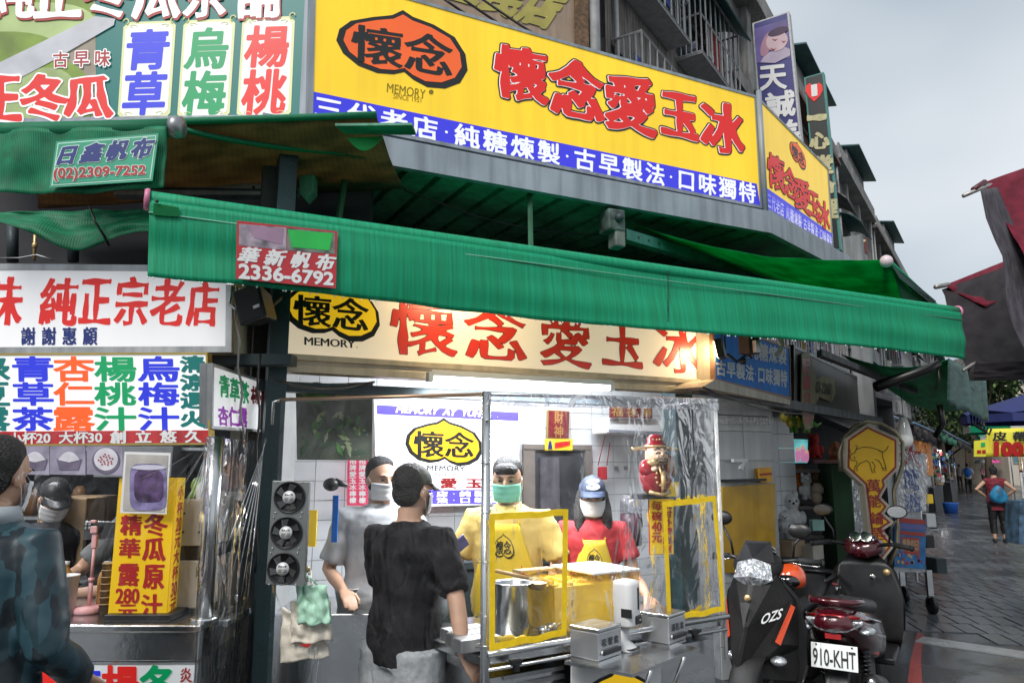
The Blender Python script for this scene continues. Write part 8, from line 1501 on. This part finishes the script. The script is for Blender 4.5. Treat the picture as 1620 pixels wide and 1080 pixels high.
def person(label, loc, head_dir, H, J, look, group=None, fine=True):
    """J: joints in body space (x right, y forward, z up, metres for a 1.7 m body)"""
    f = V((head_dir[0], head_dir[1], 0)).normalized(); r = V((f.y, -f.x, 0)); k = H / 1.7; o = V(loc)
    P = lambda p: o + (r * p[0] + f * p[1] + Z * p[2]) * k
    t = thing('person', label, 'person', o, group)
    lean = J.get('lean', 0); hd = J.get('head', (0, .03 + lean * .9, 1.585)); hf = V((*J.get('face', (0, 1)), 0)).normalized()     # face direction in body space
    hF = (r * hf.x + f * hf.y + Z * J.get('nod', 0)).normalized(); hR = hF.cross(Z).normalized(); hU = hR.cross(hF).normalized(); hc = P(hd); HX = (hR, hF, hU)
    def hp(x, y, z): return hc + (hR * x + hF * y + hU * z) * k
    fem = look.get('fem', 0); sw = .17 if fem else .195; b = MB()
    sk = lambda p0, p1: b.tube([P(p0), P(p1)], .01)
    def sec(z, rx, ry, y=0, n=18): return [P((rx * math.cos(a), y + ry * math.sin(a), z)) for a in [2 * math.pi * i / n for i in range(n)]]
    L = lean
    tors = [(.84, .10, .08, 0), (.90, .155, .11, 0), (.97, .16, .115, L * .1), (1.08, .135, .10, L * .3), (1.2, .15, .105, L * .5), (1.32, .165, .11, L * .75), (1.40, .14, .09, L * .9), (1.445, .075, .07, L)]
    b.rings([sec(z, rx * (.92 if fem else 1), ry, y) for z, rx, ry, y in tors])
    b.tube([P((0, L, 1.40)), P((0, L + .0, 1.47)), hp(0, -.01, -.08)], [.066 * k, .056 * k, .058 * k], 14)
    # head: cranium, jaw, nose, lips, ears
    b.ball(hp(0, -.012, .028), (.075 * k, .094 * k, .088 * k), 0, 22, 14, HX); b.ball(hp(0, .018, -.045), (.058 * k, .068 * k, .072 * k), 0, 18, 12, HX); b.ball(hp(0, .05, -.095), (.03 * k, .026 * k, .022 * k), 0, 12, 8, HX)
    b.tube([hp(0, .08, .02), hp(0, .102, -.02)], [.009 * k, .015 * k], 8); b.ball(hp(0, .085, -.062), (.025 * k, .012 * k, .011 * k), 0, 10, 6, HX); b.ball(hp(0, .078, .026), (.05 * k, .015 * k, .012 * k), 0, 12, 6, HX)
    for s_ in (-1, 1): b.ball(hp(s_ * .077, -.01, -.012), (.010 * k, .02 * k, .032 * k), 0, 10, 8, HX)
    sh = {}
    for s_, a in ((-1, 'L'), (1, 'R')):
        S_ = (s_ * sw, L * .9, 1.375); E_, W_ = J[a + 'e'], J[a + 'w']
        b.tube([P((s_ * .09, L * .9, 1.36)), P(S_), P(tuple((V(S_) * .5 + V(E_) * .5))), P(E_), P(tuple(V(E_) * .6 + V(W_) * .4)), P(W_)], [.055 * k, .052 * k, .045 * k, .038 * k, .037 * k, .024 * k], 14)
        # hand
        w = P(W_); d = (w - P(E_)).normalized(); hd_ = J.get(a + 'h'); d = (r * hd_[0] + f * hd_[1] + Z * hd_[2]).normalized() if hd_ else d
        pn = J.get(a + 'n', (0, 0, -1)); pn = r * pn[0] + f * pn[1] + Z * pn[2]; sd = d.cross(pn).normalized(); pn = sd.cross(d).normalized(); cu = J.get(a + 'c', .5)
        pc = w + d * .048 * k
        b.rings([[w + d * q * k + sd * .5 * wd * k * math.cos(an) + pn * .5 * th * k * math.sin(an) for an in [i * .5236 for i in range(12)]] for q, wd, th in ((-.01, .046, .034), (.02, .062, .032), (.06, .078, .030), (.088, .076, .024))])
        if fine:
            for i, ln in enumerate((.072, .08, .075, .058)):
                b0 = w + d * .08 * k + sd * (.03 - .02 * i) * k; v = d.copy(); pts = [b0 - d * .02 * k, b0]
                for q in range(3): v = (v * math.cos(cu * .6) + pn * math.sin(cu * .6)).normalized(); pts.append(pts[-1] + v * ln * (.45, .32, .26)[q] * k)
                b.tube(pts, [.009 * k, .0095 * k, .009 * k, .0083 * k, .007 * k], 8)
            tb = w + d * .02 * k + sd * .028 * k; b.tube([tb, tb + (sd * .75 + d * .6 + pn * .3).normalized() * .035 * k, tb + (sd * .6 + d * .9 + pn * .4).normalized() * .066 * k, tb + (sd * .5 + d * 1.1 + pn * .6).normalized() * .085 * k], [.014 * k, .0115 * k, .010 * k, .008 * k], 8)
        sh[a] = (S_, E_, W_)
    for s_, a in ((-1, 'L'), (1, 'R')):
        hp_ = (s_ * .085, 0, .90); kn = J.get(a + 'k', (s_ * .10, .02, .49)); an = J.get(a + 'a', (s_ * .10, -.02, .08))
        b.tube([P(hp_), P(tuple(V(hp_) * .5 + V(kn) * .5)), P(kn), P(tuple(V(kn) * .6 + V(an) * .4 - V((0, .01, 0)))), P(an)], [.088 * k, .073 * k, .053 * k, .052 * k, .035 * k], 14)
        if not look.get('shoe'): b.tube([P(an) - Z * .03 * k, P((an[0], an[1] + .09, an[2] - .045))  , P((an[0], an[1] + .16, an[2] - .055))], [.036 * k, .034 * k, .02 * k], 10)
    body = rem(b.build('body', SKIN, t), (.0065 if fine else .014) * k, 4)
    # eyes, brows
    if look.get('eyes', 1):
        b = MB()
        for s_ in (-1, 1): b.ball(hp(s_ * .03, .079, .004), (.012 * k, .006 * k, .0045 * k), 0, 10, 6, HX); b.tube([hp(s_ * .014, .092, .024), hp(s_ * .032, .092, .031), hp(s_ * .05, .082, .024)], [.002 * k, .0035 * k, .0015 * k], 5)
        b.build('eyes', HAIR, t)
    # mask
    if look.get('mask'):
        b = MB(); n_, m_ = 16, 10
        def MP(u, v): a = R(-80 + 160 * u); z = -.012 - .095 * v; rr3 = 1.0 + .16 * math.exp(-((u - .5) / .16) ** 2) * (1 - .5 * v) ; q = 1 - .25 * max(0, v - .5); return hp(.079 * q * math.sin(a) * 1.0, (.022 + .08 * math.cos(a) * rr3 * (1 - .12 * v)), z) + hF * .002 * math.sin(v * 19) * k
        b.cloth(MP, n_, m_); b.build('face_mask', look['mask'], t, solid=.002); b = MB()
        for s_ in (0, 1):
            for v in (0, 1): b.tube([MP(s_, v), hp((-1, 1)[s_] * .083, .0, .012 if v == 0 else -.04), hp((-1, 1)[s_] * .084, -.022, -.005)], .0015 * k, 4)
        b.build('ear_loops', WHTF, t)
    if look.get('hair'):
        b = MB(); hl = look['hair']; b.ball(hp(0, -.024, .04), (.086 * k, .098 * k, .092 * k), 0, 22, 14, HX, lambda p: p if not (p.y > .25 and p.z < .45) else V((p.x * .9, min(p.y, .3 + .9 * max(0, p.z + .1)), max(p.z, .15))))
        b.ball(hp(0, -.05, -.01), (.076 * k, .06 * k, .07 * k), 0, 16, 10, HX)
        if hl == 'long':
            for s_ in (-1, 1): b.tube([hp(s_ * .07, -.01, .03), hp(s_ * .085, .01, -.05), hp(s_ * .085, .05, -.13), hp(s_ * .08, .075, -.21), hp(s_ * .075, .08, -.26)], [.025 * k, .032 * k, .036 * k, .03 * k, .01 * k], 10)
            b.tube([hp(0, -.06, 0), hp(0, -.085, -.1)], [.07 * k, .04 * k], 12)
        if hl == 'fringe': b.ball(hp(0, .055, .062), (.07 * k, .04 * k, .035 * k), 0, 16, 8, HX)
        ho = rem(b.build('hair', HAIR, t), .008 * k, 2, .011)
    if look.get('cap'):
        cm, bm = look['cap']; b = MB(); b.ball(hp(0, -.012, .042), (.086 * k, .104 * k, .088 * k), 0, 26, 14, HX, lambda p: V((p.x, p.y, max(p.z, -.12)))); b.tube([hp(0, -.012, .131), hp(0, -.012, .135)], .008 * k, 8); c_ = b.build('cap', cm, t); rem(c_, .007 * k, 2)
        b = MB(); n_ = 12
        def BP(u, v): a = R(-62 + 124 * u); return hp(.084 * math.sin(a) * (1 + .05 * v), -.012 + .102 * math.cos(a) + .075 * v * math.cos(a * 1.15), .045 - .022 * v - .02 * v * math.sin(a) ** 2)
        b.cloth(BP, n_, 5); b.build('brim', bm, c_, solid=.004)
        if look.get('capmark'): b = MB(); text(b, look['capmark'], [hp(.03, .085, .12), hp(-.03, .085, .12), hp(-.03, .098, .065), hp(.03, .098, .065)], 0, N=40, bold=.07, lift=.012); b.build('cap_letter', WHTF, c_)
    # clothes
    T_ = look['top']; b = MB(); g = look.get('girth', .018); hem = look.get('hem', .84)
    ts = [(hem, .175, .135, 0)] + [(z, rx + g + (.012 if z < 1.1 else 0), ry + g + .008, y) for z, rx, ry, y in tors if z > hem + .03 and z < 1.43] + [(1.45, .082, .078, L)]
    b.rings([sec(z, rx * (.94 if fem else 1), ry, y, 24) for z, rx, ry, y in ts])
    for a in 'LR':
        S_, E_, W_ = sh[a]; s_ = -1 if a == 'L' else 1; sl = look.get('sleeve', .75); S_v, E_v, W_v = V(S_), V(E_), V(W_); pts = [P((s_ * .08, L * .9, 1.37)), P(tuple(S_v))]
        rad = [.068 * k, .07 * k]
        if sl <= 1: pts += [P(tuple(lerp(S_v, E_v, sl * .5))), P(tuple(lerp(S_v, E_v, sl)))]; rad += [.068 * k, .07 * k]
        else: pts += [P(tuple(lerp(S_v, E_v, .5))), P(tuple(E_v)), P(tuple(lerp(E_v, W_v, .5))), P(tuple(lerp(E_v, W_v, .95)))]; rad += [.07 * k, .062 * k, .055 * k, .045 * k]
        b.tube(pts, rad, 16)
    rem(b.build('shirt' if not look.get('jacket') else 'jacket', T_, t), .010 * k, 5, look.get('folds', .03))
    if look.get('bottom'):
        b = MB(); leg = look.get('leg', 1.0); b.rings([sec(z, rx + .018, ry + .02, 0, 20) for z, rx, ry, y in ((.82, .15, .11, 0), (.9, .165, .115, 0), (1.0, .155, .112, 0))])
        for s_, a in ((-1, 'L'), (1, 'R')):
            kn = V(J.get(a + 'k', (s_ * .10, .02, .49))); an = V(J.get(a + 'a', (s_ * .10, -.02, .08))); hp_ = V((s_ * .085, 0, .90)); e = look.get('bag', .018)
            pts = [P(tuple(hp_)), P(tuple(lerp(hp_, kn, .5))), P(tuple(kn))]; rad = [(.092 + e) * k, (.08 + e) * k, (.062 + e) * k]
            if leg >= .95: pts.append(P(tuple(lerp(kn, an, .95)))); rad.append((.045 + e) * k)
            elif leg > .5: pts.append(P(tuple(lerp(kn, an, (leg - .5) * 2)))); rad.append((.052 + e) * k)
            b.tube(pts, rad, 14)
        rem(b.build('trousers' if leg > .5 else 'shorts', look['bottom'], t), .011 * k, 4, .025)
    if look.get('shoe'):
        for s_, a in ((-1, 'L'), (1, 'R')):
            an = J.get(a + 'a', (s_ * .10, -.02, .08)); b = MB(); b.rings([[P((an[0] + w_ * math.cos(q), an[1] + y, .045 + h_ * math.sin(q))) for q in [i * .6283 for i in range(10)]] for y, w_, h_ in ((-.07, .03, .035), (-.04, .042, .045), (.06, .048, .04), (.14, .045, .03), (.18, .02, .02))]); b.build('shoe', look['shoe'], t)
    return t, P, hp, sec
MW = mat('white_mask', (.75, .77, .8), .7, 0, .04, 8); MG = mat('mint_mask', (.2, .62, .5), .7, 0, .05, 8)
BT = mat('black_tee_print', (.012, .011, .013), .85, 0, .9, 9, .2, 150, spec=.2); 
# customer in black
sgrey = mat('heather_grey_shorts', (.36, .38, .4), .85, 0, .12, 60, .2, 200)
t, P, hp, sec = person('man in black tee, dark cap and grey shorts seen from behind, hand on the counter', (-.48, 3.42, 0), (.5, .86), 1.64,
    dict(Re=(.33, -.05, 1.12), Rw=(.40, -.10, .93), Rh=(.35, .3, -.6), Rn=(-.5, .3, -.3), Rc=.5, Le=(-.24, .14, 1.10), Lw=(-.09, .27, 1.2), Lh=(.6, .6, .35), Ln=(.3, .1, 1), Lc=1.0, face=(.12, 1), nod=-.12, lean=.03),
    dict(top=BT, bottom=sgrey, leg=.42, bag=.04, sleeve=.85, girth=.02, hem=.83, folds=.028, mask=MW, hair='short', cap=(mat('camo_cap', (.05, .055, .04), .7, 0, .8, 22), BLACK), shoe=BLACK))
ph = P((.03, .36, 1.29)); b = MB(); b.box(ph, (.15, .009, .075), ax=(V((.75, .2, .6)).normalized(), V((.5, -.7, -.4)).normalized(), V((.75, .2, .6)).normalized().cross(V((.5, -.7, -.4)).normalized()).normalized())); b.solo('mobile_phone', mat('blue_phone', (.12, .12, .3), .15, .2, .05, emit=.1), 'phone held up by the man in black', 'phone', bevel=.003)
# grey tee man
GT_ = mat('light_grey_tee', (.42, .43, .45), .85, 0, .05, 5, .1, 150)
person('masked man in a light grey tee standing behind the customer in black', (-.74, 4.25, 0), (.35, -.93), 1.68, dict(Re=(-.0 + .27, -.02, 1.1), Rw=(.22, .22, 1.02), Le=(-.3, .02, 1.09), Lw=(-.16, .26, 1.08), face=(-.25, 1), nod=-.1), dict(top=GT_, bottom=mat('black_trousers', (.02, .02, .022), .8), mask=MW, hair='short', sleeve=.85, girth=.035, shoe=BLACK))
# yellow shirt man with apron
YT_ = mat('pale_yellow_tee', (.74, .55, .18), .8, 0, .04, 6, .1, 150); YA = mat('yellow_apron', (.82, .60, .05), .7, 0, .04, 5)
def apron(t, P, z0, z1, w, y0, fs, ty=.0):
    def AP(u, v): x = -w * (u - .5) * 2; z = z1 + (z0 - z1) * v; wd = (.45 + .55 * min(1, v * 2.6)) ; return P((x * wd, y0 + ty * v - .06 * (abs(x) * wd / w) ** 2 * 1.4, z)) + Z * 0
    b = MB(); b.cloth(AP, 16, 20); b.build('apron', YA, t, solid=.004)
    b = MB(); e = .004; q = lambda u, v: AP(u, v) + (AP(.5, v) - P((0, 0, z1 + (z0 - z1) * v))).normalized() * .008
    logo(b, [q(.27, .06), q(.73, .06), q(.73, .23), q(.27, .23)], 0, 1, 0, .045, N=44, lift=.006) if fs else None
    text(b, '懷念愛玉冰', [q(.14, .28), q(.86, .28), q(.86, .37), q(.14, .37)], 2, N=40, bold=.03, lift=.006, gap=.1); b.build('apron_print', [BLKP, YA, REDP], t)
    b = MB()
    for s_ in (0, 1): b.tube([AP(s_, .0), P(((1, -1)[s_] * .075, .05, 1.44)), P(((1, -1)[s_] * .06, -.06, 1.46))], .006, 5)
    b.build('apron_straps', YA, t)
t, P, hp, sec = person('man in pale yellow tee and logo apron with a mint green mask', (-.02, 4.12, 0), (-.12, -1), 1.68, dict(Re=(.30, .06, 1.10), Rw=(.33, .26, .97), Rh=(-.2, .8, -.4), Le=(-.31, .05, 1.09), Lw=(-.32, .26, .95), Lh=(.2, .8, -.4), Rn=(0, 0, -1), nod=-.12, lean=.02), dict(top=YT_, bottom=mat('dark_trousers', (.03, .03, .035), .8), mask=MG, hair='fringe', sleeve=.7, girth=.04, shoe=BLACK))
apron(t, P, .6, 1.36, .17, .185, True)
# woman with cap
t, P, hp, sec = person('woman in navy cap, white mask, red tee and yellow apron with dark pigtails', (.47, 4.45, 0), (-.05, -1), 1.57, dict(Re=(.25, .08, 1.10), Rw=(.16, .3, 1.03), Le=(-.26, .06, 1.09), Lw=(-.30, .27, 1.02), Lh=(-.1, .8, -.5), nod=-.14, lean=.03), dict(fem=1, top=mat('red_tee', (.45, .03, .04), .8, 0, .06, 5), bottom=mat('dark_trousers', (.03, .03, .035), .8), mask=MW, hair='long', sleeve=.6, girth=.025, shoe=BLACK, cap=(mat('navy_cap', (.03, .045, .09), .7, 0, .3, 12), mat('navy_cap_brim', (.03, .05, .11), .7, 0, .5, 14)), capmark='S'))
apron(t, P, .6, 1.33, .15, .165, True)
# foreground man in teal jacket
def camo(name):
    m = bpy.data.materials.new(name); m.use_nodes = True; n = m.node_tree.nodes; L = m.node_tree.links; p = n['Principled BSDF']; p.inputs['Roughness'].default_value = .5; tc = n.new('ShaderNodeTexCoord'); mp = n.new('ShaderNodeMapping'); mp.inputs['Rotation'].default_value = (.5, .6, .4); mp.inputs['Scale'].default_value = (1, 1, .42); v = n.new('ShaderNodeTexVoronoi'); v.inputs['Scale'].default_value = 22; v.distance = 'MANHATTAN'; L.new(tc.outputs['Object'], mp.inputs[0]); L.new(mp.outputs[0], v.inputs['Vector'])
    r_ = n.new('ShaderNodeValToRGB'); r_.color_ramp.interpolation = 'CONSTANT'; e = r_.color_ramp.elements; e[0].color = (.006, .014, .02, 1); e[1].position = .4; e[1].color = (.01, .033, .045, 1); x = e.new(.7); x.color = (.02, .06, .08, 1); s_ = n.new('ShaderNodeSeparateColor'); L.new(v.outputs['Color'], s_.inputs[0]); L.new(s_.outputs[0], r_.inputs[0]); L.new(r_.outputs[0], p.inputs['Base Color']); return m
t, P, hp, sec = person('man in teal patterned jacket seen from behind at the left edge', (-1.68, 2.42, 0), (.2, .98), 1.73, dict(Re=(.27, .0, 1.08), Rw=(.24, .2, .95), Le=(-.28, .05, 1.1), Lw=(-.2, .3, 1.08), face=(-.08, 1), nod=-.12, lean=.01), dict(jacket=1, top=camo('teal_camouflage'), bottom=mat('black_trousers', (.02, .02, .022), .8), mask=MW, hair='short', sleeve=1.5, girth=.045, hem=.75, folds=.022, shoe=BLACK))
b = MB(); b.rings([sec(z, rx, ry, y, 24) for z, rx, ry, y in ((1.44, .10, .1, .01), (1.49, .085, .085, .01), (1.492, .075, .075, .01), (1.45, .085, .085, .01))]); b.build('collar', mat('grey_collar', (.3, .33, .35), .8), t)
# drinks stall staff
person('vendor in a grey tee half hidden behind the yellow light box', (-1.93, 4.05, 0), (-.5, -.86), 1.66, dict(Re=(.34, .16, 1.12), Rw=(.14, .42, 1.08), Rh=(-.8, .5, 0), Le=(-.24, .18, 1.08), Lw=(0, .4, 1.06), nod=-.4), dict(top=mat('dull_grey_tee', (.16, .165, .17), .85), bottom=mat('black_trousers', (.02, .02, .022)), mask=MW, hair='short', sleeve=.8, girth=.035, shoe=BLACK))
person('person in black with a black cap bending inside the dark drinks stall', (-2.62, 4.3, 0), (.7, -.7), 1.56, dict(Re=(.28, .16, 1.1), Rw=(.1, .38, 1.06), Le=(-.28, .16, 1.08), Lw=(-.1, .38, 1.04), nod=-.5, lean=.06), dict(top=mat('black_cloth', (.014, .014, .018), .8), bottom=mat('black_trousers', (.02, .02, .022)), hair='short', sleeve=1.5, girth=.04, shoe=BLACK, mask=MW, cap=(BLACK, BLACK)))
# lane pedestrians
def gp(px, py): p = atz(px, py, 0); return (p.x, p.y, 0)
t, P, hp, sec = person('woman in a dark red patterned vest with hands on hips and a blue green bag', gp(1583, 858), (.45, .9), 1.6, dict(Re=(.38, -.08, 1.18), Rw=(.19, .06, 1.02), Le=(-.38, -.08, 1.18), Lw=(-.19, .06, 1.02)), dict(fem=1, top=mat('dark_red_vest', (.18, .015, .03), .8, 0, .6, 40), bottom=BLACK, leg=.85, hair='short', sleeve=.12, girth=.035, hem=.72, shoe=BLACK), fine=False)
b = MB(); c = P((.03, -.2, 1.08)); b.ball(c, (.15, .08, .19), 0, 16, 10, (V((.89, -.45, 0)), V((.45, .89, 0)), Z), lambda p: V((p.x * (1.1 - .45 * p.z), p.y, p.z))); b.solo('drawstring_bag', mat('blue_green_bag', (.02, .22, .42), .5, 0, .6, 5), 'blue and green drawstring bag on the back of the woman in red', 'bag'); b = MB(); b.tube([c + Z * .17, P((-.1, -.05, 1.42))], .01, 5); b.tube([c + Z * .17, P((.12, -.05, 1.42))], .01, 5); b.build('straps', BLACK, bpy.data.objects['drawstring_bag'])
t, P, hp, sec = person('man with a bright blue backpack walking away down the lane', gp(1534, 781), (.5, .86), 1.7, dict(Re=(.27, -.02, 1.1), Rw=(.28, .08, .86), Le=(-.27, 0, 1.1), Lw=(-.28, -.04, .86), Rk=(.1, .12, .5), Ra=(.1, .1, .08), La=(-.1, -.15, .1)), dict(top=mat('white_tee', (.6, .6, .6), .8), bottom=BLACK, hair='short', shoe=BLACK), fine=False)
b = MB(); c = P((0, -.22, 1.2)); b.ball(c, (.19, .13, .26), 0, 14, 10, (V((.86, -.5, 0)), V((.5, .86, 0)), Z)); b.solo('backpack', mat('bright_blue_pack', (.02, .17, .6), .6), 'bright blue backpack on the man walking away', 'backpack')
for i, (px, py, H_, top, lab) in enumerate([(1520, 772, 1.65, (.35, .3, .3), 'pedestrian in a pale top left of the backpack man'), (1558, 770, 1.6, (.3, .12, .16), 'pedestrian in dull pink under the white umbrella'), (1574, 767, 1.62, (.1, .1, .13), 'pedestrian in dark clothes under the pink umbrella'), (1546, 764, 1.7, (.2, .22, .25), 'distant pedestrian between the backpack man and the umbrellas')]):
    t, P, hp, sec = person(lab, gp(px, py), (.3, -.95 if i % 2 else .95), H_, dict(Re=(.27, .05, 1.1), Rw=(.22, .2, .98), Le=(-.27, 0, 1.1), Lw=(-.28, .04, .86)), dict(top=mat('ped_top_%s' % 'abcd'[i], top, .8), bottom=BLACK, hair='short', shoe=BLACK), 'distant pedestrians', fine=False)
    if i in (1, 2):
        c = P((.1, .1, 1.9)); u_ = thing('hand_umbrella', ['white hand umbrella of the pedestrian in dull pink', 'pink hand umbrella of the pedestrian in dark clothes'][i - 1], 'umbrella', c - Z * .9); b = MB(); b.lathe([(.02, .22), (.3, .16), (.5, .04), (.55, -.06)], c, 8); b.build('canopy', (GRYC, PNK)[i - 1], u_, solid=.01); b = MB(); b.tube([c + Z * .25, c - Z * .8], .012, 5); b.build('shaft', STEEL, u_)
